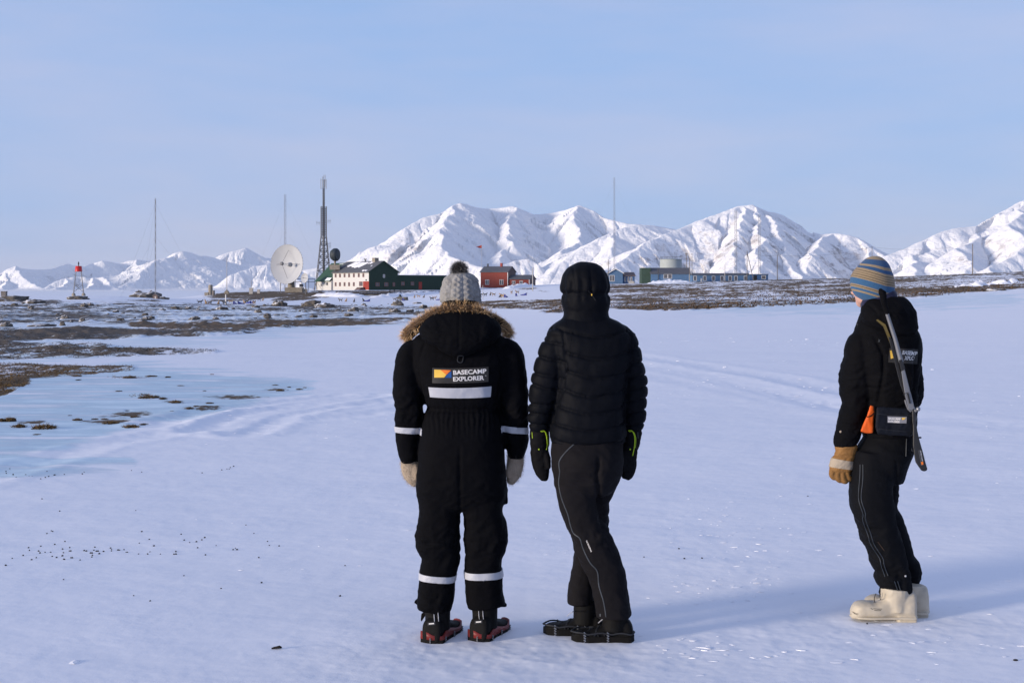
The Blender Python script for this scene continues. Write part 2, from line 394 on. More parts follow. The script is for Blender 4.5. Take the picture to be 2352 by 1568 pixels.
# ---------------------------------------------------------------- frozen sound behind the shore
def build_sea():
    R = np.array([350, 700, 1500, 4000, 9000, 20000, 33000, 45000.]); A = np.linspace(-PI, PI, 97)[:-1]
    RR, AA = np.meshgrid(R, A, indexing='ij')
    co = np.stack([RR * np.sin(AA), RR * np.cos(AA), np.full(RR.shape, -30.0)], -1).reshape(-1, 3)
    me = mesh_np('sea_ice', co, grid_quads(len(R), 96, True)[:, ::-1])
    m, N, L, B = mat_new('sea_ice')
    geo = N.new('ShaderNodeNewGeometry'); n = noise_node(N, L, geo.outputs['Position'], 0.004, 6)
    L.new(mix_node(N, L, n, (0.74, 0.78, 0.83), (0.90, 0.88, 0.88)), B.inputs['Base Color']); B.inputs['Roughness'].default_value = 0.7
    o = link('sea_ice', me, m); tag(o, kind='structure')
build_sea()

# ---------------------------------------------------------------- mountains: crests and spurs with gullied flanks
def mountain(name, ridges, xr, dr, n=(520, 260), seed=0, gully=60.0, glen=260.0, rock=0.0, rocks=(), pw=0.92, rough=30.0, spur=85.0):
    """ridges: list of (slope, [(X, Y, km), ...]); the land falls away from every crest line."""
    Xs = np.linspace(xr[0], xr[1], n[0]); Ds = np.linspace(dr[0], dr[1], n[1]) * 1000
    DD, XX = np.meshgrid(Ds, Xs, indexing='ij')
    x = (XX - CX) / F * DD; y = DD
    wx = x + 115 * fbm(x / 800, y / 800, 4, seed + 1); wy = y + 115 * fbm(x / 800 + 9, y / 800, 4, seed + 2)
    H = np.full(x.shape, -60.0); S = np.zeros(x.shape); DI = np.full(x.shape, 1e4)
    off = 0.0
    rj = np.random.RandomState(seed + 40)
    for ri, (slope, pts) in enumerate(ridges):
        P = np.array([tuple(W(a, b, c * 1000)) for a, b, c in pts])
        for lev in range(3 if ri else 1):                            # ragged, winding crest lines
            Q = [P[0]]
            for a_, b_ in zip(P[:-1], P[1:]):
                dv = b_ - a_; ln = math.hypot(dv[0], dv[1]); k_ = rj.normal() * (.09 if ri else .02); hz_ = rj.normal() * ln * (.020 if ri else .006)
                Q += [(a_ + b_) / 2 + np.array([-dv[1] * k_, dv[0] * k_, hz_]), b_]
            P = np.array(Q)
        for k in range(len(P) - 1):
            ax, ay, az = P[k]; bx, by, bz = P[k + 1]; L2 = (bx - ax) ** 2 + (by - ay) ** 2
            # crest points must stay where they are: warp fades out near the crest
            t = np.clip(((x - ax) * (bx - ax) + (y - ay) * (by - ay)) / L2, 0, 1)
            d0 = np.hypot(x - ax - t * (bx - ax), y - ay - t * (by - ay))
            f = sstep(10, 350, d0); px = x + (wx - x) * f; py = y + (wy - y) * f
            t = np.clip(((px - ax) * (bx - ax) + (py - ay) * (by - ay)) / L2, 0, 1)
            d = np.hypot(px - ax - t * (bx - ax), py - ay - t * (by - ay))
            h = az + t * (bz - az) - slope * 300 * ((1 + d / 300) ** pw - 1) / pw
            s = off + t * math.sqrt(L2)
            up = h > H
            S = np.where(up, s, S); DI = np.where(up, d, DI); H = np.where(up, h, H)
            off += math.sqrt(L2)
        off += 5000
    for _ in range(2):                                              # wind has rounded the crests
        H = np.pad(H, 1, mode='edge'); H = (H[:-2, 1:-1] + H[2:, 1:-1] + 2 * H[1:-1, 1:-1]) / 4; H = np.pad(H, 1, mode='edge'); H = (H[1:-1, :-2] + H[1:-1, 2:] + 2 * H[1:-1, 1:-1]) / 4
    amp = sstep(0, 260, DI) * (0.35 + 0.65 * sstep(-20, 160, H))
    g = ridged(S / glen + .35 * fbm(x / 700, y / 700, 2, seed + 5), DI / 2600, 3, seed + 3)
    g2 = ridged(S / (glen * .30) + .5 * fbm(x / 300, y / 300, 2, seed + 25), DI / 900, 2, seed + 23)
    H = H + gully * amp * ((g - .85) * 2.6 + (g2 - .85) * 1.1)
    far = sstep(30, 500, DI) * (0.3 + 0.7 * sstep(-20, 200, H))
    q = ridged(wx / 1100 + 2.2, wy / 1500, 4, seed + 11)
    H = H + spur * far * (q - .80) * 2.0
    H = H + rough * fbm(x / 260, y / 260, 5, seed + 6, .55) * (0.3 + amp)
    H = H + 13 * fbm(x / 110, y / 110, 4, seed + 16, .6) * (.5 + .5 * amp)
    low = H < 40
    H = np.where(low, 40 * np.exp((H - 40) / 90) - 0 * H, H) - 33
    H = -60 + (H + 60) * sstep(0, .10, np.linspace(0, 1, n[1]))[:, None]            # foot slopes run out gently
    # rock shows where it is steep and rough
    gy, gx = np.gradient(H, axis=0) / np.gradient(DD, axis=0), np.gradient(H, axis=1) / np.maximum(np.gradient(x, axis=1), 1e-3)
    st = np.hypot(gx, gy)
    YY = HZ + F * (CH - H) / y
    rk = rock * sstep(.55, 1.1, st)
    for (cx, cy, rx, ry, val) in rocks: rk = rk + val * blob(XX, YY, cx, cy, rx, ry)
    rk = rk * (0.45 + 0.9 * sstep(.35, .75, ridged(S / (glen * .4), DI / 500, 2, seed + 8)))
    co = np.stack([x, y, H], -1).reshape(-1, 3)
    me = mesh_np(name, co, grid_quads(n[1], n[0]))
    attr(me, 'rock', np.clip(rk, 0, 1).ravel())
    o = link(name, me, M_MOUNT); tag(o, kind='structure')
    return o

mountain('mountain', [   # broad massif with three spurs
  (.62, [(780, 668, 13.2), (830, 600, 13.6), (880, 560, 13.8), (930, 515, 14), (975, 490, 14.2), (1010, 482, 14.3), (1057, 457, 14.5), (1090, 468, 14.8), (1120, 472, 15), (1179, 465, 15), (1225, 485, 15.2), (1262, 482, 15.2), (1300, 474, 15.1), (1330, 463, 15), (1362, 475, 14.9), (1385, 492, 14.8), (1440, 505, 14.6), (1490, 508, 14.6), (1560, 520, 14.8)]),
  (.60, [(1055, 459, 14.5), (1045, 480, 14.2), (1020, 502, 13.9), (1010, 523, 13.6), (1015, 552, 13.2), (1027, 576, 12.9), (1068, 592, 12.6), (1110, 604, 12.3), (1130, 620, 12.1), (1160, 650, 11.8)]),
  (.62, [(1179, 466, 15), (1167, 487, 14.6), (1170, 507, 14.2), (1163, 540, 13.8), (1150, 570, 13.4), (1146, 588, 13.1)]),
  (.62, [(1329, 464, 15), (1316, 480, 14.7), (1322, 507, 14.4), (1329, 536, 14.0), (1319, 556, 13.7), (1288, 568, 13.4)]),
  (.70, [(1225, 486, 15.2), (1228, 505, 14.9), (1238, 528, 14.6), (1242, 548, 14.4)]),
  (.75, [(1090, 469, 14.8), (1085, 500, 14.4), (1075, 530, 14.1)]),
  (.75, [(1120, 473, 15.0), (1122, 505, 14.6), (1108, 540, 14.2)]),
  (.85, [(1262, 483, 15.2), (1270, 505, 14.9), (1282, 535, 14.5)]),
  (.9, [(1150, 604, 12.2), (1190, 587, 12.4), (1215, 584, 12.4), (1238, 602, 12.3)])],
  (740, 1620), (10.6, 16.2), (760, 380), 3, 75, 230, .35, [(935, 560, 45, 32, .55), (905, 590, 30, 18, .4), (1200, 600, 45, 12, .35), (1060, 490, 30, 20, .25)])
mountain('mountain', [   # smooth shoulder in front of it
  (.50, [(1225, 645, 12.0), (1260, 620, 12.1), (1335, 562, 12.5), (1385, 533, 12.7), (1411, 522, 12.8), (1434, 513, 12.9), (1467, 507, 13), (1517, 513, 13.1), (1560, 520, 13.1), (1620, 528, 13.1)]),
  (.6, [(1411, 523, 12.8), (1408, 550, 12.4), (1398, 580, 12.1)])],
  (1200, 1680), (10.9, 14.0), (400, 230), 33, 22, 330, .1, [(1402, 550, 14, 25, .35)], rough=10, spur=60)
mountain('mountain', [   # pointed peak with rocky gullies
  (.60, [(1560, 516, 12.2), (1597, 499, 12.3), (1650, 481, 12.4), (1696, 463, 12.5), (1728, 461, 12.5), (1746, 469, 12.5), (1762, 476, 12.5), (1795, 484, 12.6), (1825, 501, 12.6), (1861, 522, 12.5), (1881, 529, 12.3), (1914, 526, 12.1), (1947, 530, 12), (1967, 534, 12), (1996, 557, 11.8), (2019, 570, 11.7), (2039, 581, 11.6), (2056, 606, 11.4), (2085, 640, 11.2)]),
  (.50, [(1697, 464, 12.5), (1560, 516, 12.0), (1450, 570, 11.3), (1330, 634, 10.5), (1290, 655, 10.2)]),
  (.70, [(1703, 465, 12.5), (1701, 500, 12.0), (1700, 540, 11.6), (1688, 590, 11.1), (1655, 645, 10.5)]),
  (.70, [(1728, 462, 12.5), (1745, 490, 12.2), (1742, 520, 11.8), (1737, 560, 11.3), (1745, 600, 10.9), (1755, 645, 10.4)]),
  (.66, [(1762, 477, 12.5), (1786, 508, 12.0), (1800, 550, 11.6), (1818, 600, 11.1), (1840, 650, 10.5)]),
  (.66, [(1914, 527, 12.1), (1884, 545, 11.7), (1866, 580, 11.2), (1850, 620, 10.9)]),
  (.8, [(2000, 560, 11.8), (2004, 590, 11.4), (1996, 630, 10.9)])],
  (1260, 2130), (9.3, 13.6), (820, 420), 55, 70, 170, .55,
  [(1640, 560, 70, 40, .40), (1560, 600, 90, 30, .45), (1450, 605, 60, 22, .40), (1760, 560, 70, 40, .30), (1900, 585, 70, 30, .42), (1980, 600, 45, 35, .40), (1700, 620, 80, 22, .30)])
mountain('mountain', [   # long slope rising out of the picture on the right
  (.45, [(2000, 640, 9.6), (2037, 577, 10), (2079, 560, 10.1), (2145, 529, 10.2), (2189, 514, 10.3), (2244, 507, 10.4), (2277, 490, 10.5), (2321, 466, 10.6), (2352, 450, 10.7), (2420, 425, 10.8), (2500, 420, 10.9), (2640, 460, 11)]),
  (.62, [(2100, 566, 10.1), (2108, 590, 9.7), (2114, 630, 9.2)]),
  (.6, [(2244, 508, 10.4), (2235, 545, 9.9), (2222, 580, 9.4), (2200, 625, 8.9)]),
  (.6, [(2352, 451, 10.7), (2340, 520, 9.8), (2320, 580, 9.2), (2290, 630, 8.7)])],
  (1985, 2660), (8.2, 11.8), (480, 300), 75, 40, 260, .35, [(2290, 555, 50, 14, .55), (2180, 590, 60, 22, .35), (2330, 590, 50, 25, .4), (2240, 605, 70, 18, .4)])
mountain('mountain', [   # low range across the sound, nearest crags
  (.62, [(-60, 668, 19), (-20, 640, 19.6), (0, 625, 19.8), (17, 615, 20), (35, 603, 20), (44, 610, 20.2), (68, 613, 20.6), (111, 613, 21.5), (137, 606, 22.5), (155, 600, 23), (171, 604, 23.2), (195, 606, 23.4), (235, 628, 23)]),
  (.6, [(35, 604, 20), (52, 630, 19.4), (72, 645, 19), (98, 664, 18.4)]),
  (.7, [(17, 615, 20), (14, 640, 19.3), (5, 662, 18.6)]),
  (.8, [(105, 655, 17.4), (130, 637, 17.6), (150, 631, 17.7), (180, 626, 17.8), (215, 630, 17.8), (235, 627, 17.8), (252, 640, 17.6), (270, 662, 17.2)]),
  (.8, [(150, 632, 17.7), (140, 650, 17.1), (130, 664, 16.7)]), (.8, [(215, 631, 17.8), (205, 650, 17.2), (195, 664, 16.8)])],
  (-120, 300), (15.8, 24.5), (420, 330), 95, 60, 170, .45, [(185, 645, 70, 14, .45), (20, 640, 40, 16, .35)])
mountain('mountain', [
  (.62, [(180, 640, 24), (195, 606, 24.6), (214, 599, 25), (235, 593, 25), (253, 596, 25.2), (273, 600, 25.4), (294, 594, 25.4), (315, 591, 25.4), (335, 594, 25.6), (352, 596, 25.8), (400, 606, 26)]),
  (.6, [(315, 592, 25.4), (325, 608, 24.8), (340, 630, 24)]),
  (.42, [(262, 668, 19.6), (290, 645, 20.2), (330, 615, 21), (361, 590, 21.6), (402, 582, 22), (418, 571, 22.2), (440, 575, 22.4), (457, 583, 22.6), (474, 583, 22.8), (495, 588, 23), (560, 605, 23)]),
  (.6, [(480, 590, 24.2), (495, 587, 24.3), (521, 575, 24.4), (546, 569, 24.5), (564, 563, 24.6), (578, 573, 24.7), (593, 584, 24.8), (623, 588, 25), (680, 606, 25)]),
  (.6, [(530, 625, 20), (560, 614, 20.2), (590, 604, 20.4), (612, 600, 20.4), (650, 612, 20.4), (690, 640, 20), (720, 660, 19.6)]),
  ],
  (160, 760), (18.2, 27), (620, 380), 115, 65, 260, .30, [(640, 640, 60, 16, .35), (470, 640, 60, 14, .2)])
mountain('mountain', [(.5, [(640, 640, 36), (690, 616, 36), (712, 612, 36), (730, 609, 36), (760, 611, 36), (800, 625, 36), (900, 650, 36)])],
  (600, 960), (33, 39), (160, 90), 135, 60, 500, .1)
# ---------------------------------------------------------------- mesh builder
class MB:
    def __init__(s): s.v = []; s.f = []; s.sm = []
    def add(s, vs, fs, smooth=False):
        b = len(s.v); s.v += [tuple(v) for v in vs]; s.f += [tuple(i + b for i in f) for f in fs]; s.sm += [smooth] * len(fs)
    def box(s, x0, x1, y0, y1, z0, z1):
        s.add([(x0, y0, z0), (x1, y0, z0), (x1, y1, z0), (x0, y1, z0), (x0, y0, z1), (x1, y0, z1), (x1, y1, z1), (x0, y1, z1)],
              [(0, 3, 2, 1), (4, 5, 6, 7), (0, 1, 5, 4), (1, 2, 6, 5), (2, 3, 7, 6), (3, 0, 4, 7)])
    def prism(s, poly, axis, a, b):
        """poly: 2D outline; axis 'y' extrudes an x-z outline from y=a to b, 'x' a y-z outline, 'z' an x-y outline."""
        def p(u, w, t): return {'y': (u, t, w), 'x': (t, u, w), 'z': (u, w, t)}[axis]
        n = len(poly); vs = [p(u, w, a) for u, w in poly] + [p(u, w, b) for u, w in poly]
        s.add(vs, [tuple(range(n)), tuple(range(2 * n - 1, n - 1, -1))] + [(i, i + n, (i + 1) % n + n, (i + 1) % n) for i in range(n)])
    def tube(s, pts, r, n=8, cap=True, smooth=True, sq=1.0):
        pts = [Vector(p) for p in pts]; m = len(pts)
        rr = r if isinstance(r, (list, tuple)) else [r] * m
        t0 = (pts[1] - pts[0]).normalized(); up = Vector((0, 0, 1)) if abs(t0.z) < .9 else Vector((0, 1, 0))
        vs = []; u = t0.cross(up).normalized()
        for i, p in enumerate(pts):
            t = ((pts[min(i + 1, m - 1)] - p).normalized() + (p - pts[max(i - 1, 0)]).normalized()).normalized()
            u = (u - t * u.dot(t)).normalized(); w = t.cross(u)
            for k in range(n):
                a = 2 * PI * (k + .5) / n; vs.append(p + u * math.cos(a) * rr[i] + w * math.sin(a) * rr[i] * sq)
        fs = [(i * n + k, i * n + (k + 1) % n, (i + 1) * n + (k + 1) % n, (i + 1) * n + k) for i in range(m - 1) for k in range(n)]
        if cap: fs += [tuple(range(n - 1, -1, -1)), tuple(range((m - 1) * n, m * n))]
        s.add(vs, fs, smooth)
    def lathe(s, prof, n=24, o=(0, 0, 0), ax=None, cap=True):
        """prof: (radius, height) pairs round the axis ax through o."""
        o = Vector(o); w = Vector(ax or (0, 0, 1)).normalized(); u = w.orthogonal().normalized(); v = w.cross(u)
        vs = [o + w * h + (u * math.cos(2 * PI * k / n) + v * math.sin(2 * PI * k / n)) * r for r, h in prof for k in range(n)]
        m = len(prof)
        fs = [(i * n + k, i * n + (k + 1) % n, (i + 1) * n + (k + 1) % n, (i + 1) * n + k) for i in range(m - 1) for k in range(n)]
        if cap: fs += [tuple(range(n - 1, -1, -1)), tuple(range((m - 1) * n, m * n))]
        s.add(vs, fs, True)
    def build(s, name, mat, parent=None, auto=40):
        me = bpy.data.meshes.new(name); me.from_pydata(s.v, [], s.f); me.update()
        for p, q in zip(me.polygons, s.sm): p.use_smooth = q
        bm = bmesh.new(); bm.from_mesh(me); bmesh.ops.recalc_face_normals(bm, faces=bm.faces)
        for e in bm.edges:
            if len(e.link_faces) == 2 and e.calc_face_angle(0) > math.radians(auto): e.smooth = False
        bm.to_mesh(me); bm.free()
        return link(name, me, mat, parent)

def depth_at(X, Y, lo=60.0, hi=620.0):
    d = np.linspace(lo, hi, 1200); x = (X - CX) / F * d
    yy = HZ + F * (CH - base_z(x, d)) / d
    ok = np.where(yy <= Y)[0]
    return float(d[ok[0]]) if len(ok) else float(d[np.argmin(yy)])
def foot(X, Y, lo=60.0, hi=620.0):
    return on_ground(X, depth_at(X, Y, lo, hi))

M_CREAM = simple('cream_wall', (0.55, 0.545, 0.54), .8, .04, 1.5)
M_GREEN = simple('dark_green_boards', (0.017, 0.036, 0.025), .7, .12, 1.5)
M_GREENROOF = simple('green_sheet_roof', (0.030, 0.075, 0.045), .6, .1, 1.0)
M_ROOF = simple('grey_roof', (0.10, 0.105, 0.12), .8, .12, 1.0)
M_SNOW = simple('drifted_snow', (0.84, 0.84, 0.87), .8, .02, 2.0, .3, 3.0)
M_REDDOOR = simple('red_paint', (0.27, 0.035, 0.025), .6, .1, 2.0)
M_REDWALL = simple('red_boards', (0.235, 0.05, 0.036), .75, .12, 2.0)
M_BROWNSIDE = simple('weathered_boards', (0.14, 0.10, 0.09), .8, .2, 2.0)
M_WINFRAME = simple('oxblood_frame', (0.26, 0.10, 0.08), .6)
M_WHITE = simple('white_paint', (0.78, 0.76, 0.74), .6, .04)
M_PANE = simple('window_pane', (0.10, 0.10, 0.11), .12, .1, spec=.6)
M_BLUE = simple('blue_boards', (0.085, 0.16, 0.275), .7, .1, 2.0)
M_BLUE2 = simple('deep_blue_boards', (0.05, 0.11, 0.23), .7, .1, 2.0)
M_DISH = simple('dish_white', (0.42, 0.435, 0.465), .6, .04, .4)
M_STEEL = simple('galvanised_steel', (0.16, 0.165, 0.18), .55, .2, 3.0, metal=.3)
M_PALESTEEL = simple('pale_steel', (0.36, 0.36, 0.37), .6, .1, metal=.2)
M_DARK = simple('dark_drum', (0.03, 0.04, 0.05), .6)
M_CONC = simple('concrete', (0.26, 0.23, 0.19), .9, .2, 2.0)
M_WOOD = simple('weathered_pole', (0.17, 0.15, 0.135), .9, .2, 3.0)
M_PALEWOOD = simple('pale_pole', (0.42, 0.40, 0.38), .8, .15, 3.0)
M_LANTERN = simple('red_lantern', (0.50, 0.015, 0.012), .35, .05, spec=.5)
M_TANK = simple('grey_green_tank', (0.33, 0.36, 0.345), .6, .05, .3)
M_BLACK = simple('black_metal', (0.02, 0.02, 0.022), .5)
M_BLUEBAG = simple('blue_canvas', (0.025, 0.04, 0.22), .8)

def rock_material():
    m, N, L, B = mat_new('snow_dusted_rock')
    geo = N.new('ShaderNodeNewGeometry'); P = geo.outputs['Position']
    sp = N.new('ShaderNodeSeparateXYZ'); L.new(geo.outputs['Normal'], sp.inputs['Vector'])
    n = noise_node(N, L, P, 1.1, 5, .6); n2 = noise_node(N, L, P, 4.0, 4)
    side = math_node(N, L, 'ADD', math_node(N, L, 'MULTIPLY', sp.outputs['Z'], 0.55), math_node(N, L, 'MULTIPLY', sp.outputs['X'], -0.35))
    f = math_node(N, L, 'MULTIPLY', math_node(N, L, 'SUBTRACT', math_node(N, L, 'ADD', side, n), 0.98), 5.0, True)
    L.new(mix_node(N, L, f, mix_node(N, L, n2, (0.045, 0.04, 0.037), (0.16, 0.14, 0.12)), (0.82, 0.82, 0.85)), B.inputs['Base Color'])
    B.inputs['Roughness'].default_value = .9
    bp = N.new('ShaderNodeBump'); bp.inputs['Strength'].default_value = .7; bp.inputs['Distance'].default_value = .15
    L.new(n2, bp.inputs['Height']); L.new(bp.outputs['Normal'], B.inputs['Normal'])
    return m
M_ROCK = rock_material()

def window(parent, x, y, z, w, h, fm, ny=-1, axis='y', muntin=True, name='window'):
    """frame with a pane behind it; (x, z) is the lower left corner on a wall at y (or on an x wall when axis is 'x')."""
    f = MB(); t = .09 if w < 2 else .12; o = .06 * ny
    def bx(m, a0, a1, b0, b1, d0, d1):
        if axis == 'y': m.box(a0, a1, min(d0, d1), max(d0, d1), b0, b1)
        else: m.box(min(d0, d1), max(d0, d1), a0, a1, b0, b1)
    bx(f, x, x + t, z, z + h, y, y + o); bx(f, x + w - t, x + w, z, z + h, y, y + o)
    bx(f, x + t, x + w - t, z, z + t, y, y + o); bx(f, x + t, x + w - t, z + h - t, z + h, y, y + o)
    if muntin: bx(f, x + w / 2 - t / 2, x + w / 2 + t / 2, z + t, z + h - t, y, y + o)
    fo = f.build(name, fm, parent)
    p = MB(); bx(p, x + t * .9, x + w - t * .9, z + t * .9, z + h - t * .9, y + .002 * ny, y + .02 * ny); p.build('pane', M_PANE, fo)
    return fo

# ---------------------------------------------------------------- green and cream station house
def station_house():
    d = 430.0; b = W(848, 663.4, d); gz = 1.0
    a = math.radians(-52); L_, Wd, H_, R_ = 21.8, 10.5, 5.7, 8.9
    ex = Vector((math.cos(a), math.sin(a), 0)); org = b - ex * L_
    root = empty('station_house', (org.x, org.y, b.z - .4), a)
    tag(root, 'two storey station house with cream front, dark green gable and grey roof', 'house')
    w = MB(); w.box(0, L_, 0, .3, 0, H_); w.box(0, .3, .3, Wd, 0, H_); w.box(0.3, L_ - .3, Wd - .3, Wd, 0, H_); w.build('wall', M_CREAM, root)
    g = MB(); g.prism([(0, 0), (Wd, 0), (Wd, H_), (Wd / 2, R_), (0, H_)], 'x', L_ - .25, L_ + .06)
    g.box(L_ - .15, L_ + .065, -.03, .0, 0, H_)
    go = g.build('gable_wall', M_GREEN, root)
    r = MB(); sl_ = (R_ - H_) / (Wd / 2)
    r.prism([(-.5, H_ - .5 * sl_), (Wd / 2, R_), (Wd + .5, H_ - .5 * sl_), (Wd + .5, H_ - .5 * sl_ + .22), (Wd / 2, R_ + .24), (-.5, H_ - .5 * sl_ + .22)], 'x', -.2, L_ + .25)
    ro = r.build('roof', M_ROOF, root)
    ed = MB(); ed.prism([(-.52, H_ - .5 * sl_ - .05), (Wd / 2, R_ - .05), (Wd + .52, H_ - .5 * sl_ - .05), (Wd + .52, H_ - .5 * sl_ + .24), (Wd / 2, R_ + .28), (-.52, H_ - .5 * sl_ + .24)], 'x', L_ + .25, L_ + .33); ed.build('bargeboard', M_GREEN, ro)
    c = MB(); c.box(L_ - 5.6, L_ - 3.9, Wd / 2 - .7, Wd / 2 + .7, R_ - .4, R_ + 1.25); c.build('chimney', M_CONC, ro)
    c = MB(); c.tube([(L_ - 10.6, Wd / 2, R_), (L_ - 10.6, Wd / 2, R_ + .8)], .28); c.tube([(L_ - 10.9, Wd / 2, R_ + .6), (L_ - 11.3, Wd / 2, R_ + 1.1)], .16); c.tube([(L_ - 10.4, Wd / 2, R_ + .6), (L_ - 10.2, Wd / 2, R_ + 1.15)], .16); c.build('roof_vent', M_STEEL, ro)
    for (x0, x1, y0, y1, sk) in ((4.2, 8.3, 2.6, 4.9, 1.5), (8.2, 12.6, 2.0, 4.6, 2.2), (15.2, 17, 3.9, 4.9, .3), (17.2, 20, .0, .5, .1), (18.6, 19.2, 2.5, 2.9, 0)):
        zf = lambda y: H_ + y * sl_ + .235
        n = 7; top = []; bot = []
        for i in range(n):
            t = i / (n - 1); jx = .18 * math.sin(i * 2.3 + x0)
            bot.append((x0 + (x1 - x0) * t, y0 + .25 * math.sin(i * 1.7 + x1)));  top.append((x0 + sk + (x1 - x0) * t, y1 + .12 * math.sin(i * 2.1)))
        poly = bot + top[::-1]; m = len(poly)
        vs = [(px, py, zf(py)) for px, py in poly] + [(px, py, zf(py) + .08) for px, py in poly]
        sn = MB(); sn.add(vs, [tuple(range(m, 2 * m))] + [(i, (i + 1) % m, (i + 1) % m + m, i + m) for i in range(m)]); sn.build('snow_patch', M_SNOW, ro)
    fr = [.08, .2035, .331, .457, .588, .722, .846]
    for f in fr: window(root, f * L_ - .5, 0, 4.05, 1.05, 1.2, M_WINFRAME)
    for f in fr[:5]: window(root, f * L_ - .5, 0, 1.25, 1.05, 1.25, M_WINFRAME)
    window(root, .735 * L_, 0, 1.25, 2.0, 1.45, M_WINFRAME)
    dr = MB(); dr.box(.845 * L_, L_ - .04, -.12, 0, .15, 2.75); dr.box(.845 * L_ + 1.5, .845 * L_ + 1.6, -.15, -.12, .2, 2.7); dr.build('garage_door', M_REDDOOR, root)
    st = MB(); st.prism([(-2.4, 0), (-.2, 0), (-.2, .9), (-1.3, .9)], 'x', .82 * L_ - 1.0, .82 * L_ + 1.6); st.build('entrance_steps', M_BROWNSIDE, root)
    lp = MB(); lp.box(.93 * L_ - .15, .93 * L_ + .15, -.35, 0, 2.95, 3.35); lp.build('wall_lamp', M_STEEL, root)
    for yy, zz, ww, hh in ((5.0, 3.9, .7, 1.0), (2.3, 1.2, 1.4, 1.2), (5.5, 1.2, 1.4, 1.2), (8.6, 1.2, .8, 1.2)):
        window(root, yy, L_ + .06, zz, ww, hh, M_WINFRAME if zz < 3 else M_WHITE, ny=1, axis='x')
    # lower wing continuing to the left under a long green roof
    wg = MB(); wg.box(-9.4, -.02, -.6, Wd - 1, 0, 3.1); wo = wg.build('wing', M_CREAM, root)
    g2 = MB(); g2.prism([(-1.1, 2.75), (Wd / 2, R_ - .3), (Wd + .4, 2.75), (Wd + .4, 2.95), (Wd / 2, R_ - .08), (-1.1, 2.95)], 'x', -9.7, -.21); g2.prism([(-.6, 3.1), (Wd - 1, 3.1), (Wd / 2, R_ - .5)], 'x', -9.4, -9.1); g2.build('wing_roof', M_GREENROOF, wo)
    s2 = MB(); s2.prism([(3.0, 6.62), (4.9, 8.42), (4.9, 8.5), (3.0, 6.70)], 'x', -4.0, -.6); s2.build('roof_snow', M_SNOW, wo); s2 = MB(); s2.prism([(-1.0, 3.06), (-.1, 3.92), (-.1, 3.98), (-1.0, 3.12)], 'x', -3.4, -.5); s2.build('roof_snow', M_SNOW, wo)
    bp = MB(); bp.tube([(-9.0, -1.8, .1), (-9.4, -.65, 2.6)], .12, 6); bp.tube([(-6.0, -2.6, .1), (-9.3, -.7, 2.8)], .09, 6); bp.build('stair_rail', M_WOOD, wo)
    window(wo, -6.8, -.6, 1.0, 1.3, 1.2, M_WHITE)
    bx = MB(); bx.box(-2.9, -2.1, -.95, -.6, 1.6, 2.5); bx.build('meter_box', M_STEEL, wo)
    # long low annex behind the gable
    an = MB(); an.box(L_ - 8.5, L_ - .4, Wd + .02, Wd + 19, 0, 4.7); ao = an.build('annex', M_GREEN, root)
    ar = MB(); ar.box(L_ - 8.7, L_ - .25, Wd + .1, Wd + 19.2, 4.7, 4.82); ar.build('annex_roof', M_SNOW, ao)
    dd = MB(); dd.box(L_ - .4, L_ - .33, Wd + 8.2, Wd + 9.4, .3, 2.6); dd.build('door', M_REDDOOR, ao)
    for yy in (1.6, 5.2): window(ao, Wd + yy, L_ - .4, 1.5, 1.2, 1.1, M_WINFRAME, ny=1, axis='x')
    return root
station_house()

def drift(name, pts, h, w, label, cat='snow drift', lumps=.35, mat=None):
    """ridge of snow along a ground polyline (world x, y)."""
    n = len(pts) * 8; P = [Vector(p) for p in pts]; rows = []; m = 13
    for i in range(n + 1):
        t = i / n * (len(P) - 1); k = min(int(t), len(P) - 2); p = P[k].lerp(P[k + 1], t - k); dirv = (P[k + 1] - P[k]).normalized(); nv = Vector((-dirv.y, dirv.x))
        e = math.sin(PI * i / n) ** .5
        for j in range(m):
            u = j / (m - 1) * 2 - 1; q = p + nv * u * w * (.6 + .4 * e)
            z = h * e * max(0, 1 - u * u) * (1 - lumps + lumps * 2 * abs(mnoise.noise(Vector((q.x * .8, q.y * .8, 1.3))))) 
            rows.append((q.x, q.y, ground_z(q.x, q.y) - .15 + z))
    me = mesh_np(name, np.array(rows), grid_quads(n + 1, m))
    o = link(name, me, mat or M_SNOW); tag(o, label, cat); return o
def ring(X0, X1, d0, d1, n=5):
    return [((X0 + (X1 - X0) * i / (n - 1) - CX) / F * (d0 + (d1 - d0) * i / (n - 1)), d0 + (d1 - d0) * i / (n - 1)) for i in range(n)]
drift('snow_bank', ring(722, 838, 430, 419), 1.7, 4.0, 'snow bank piled along the cream front of the station house')
drift('snow_bank', ring(852, 1020, 412, 435, 7), 1.4, 3.5, 'long snow bank below the dark green annex')
drift('snow_bank', ring(1160, 1228, 440, 455), 1.5, 3.0, 'snow bank along the low end of the red house')
drift('snow_bank', ring(1485, 1590, 425, 425), 1.3, 3.0, 'snow bank in front of the blue and green house')
drift('snow_heap', ring(2200, 2275, 172, 178), .85, 3.0, 'ploughed heap of snow lumps on the tundra at the far right', lumps=.95)
drift('snow_heap', ring(2278, 2334, 182, 184), .7, 2.6, 'second, shorter ploughed snow heap at the right edge', lumps=.95)

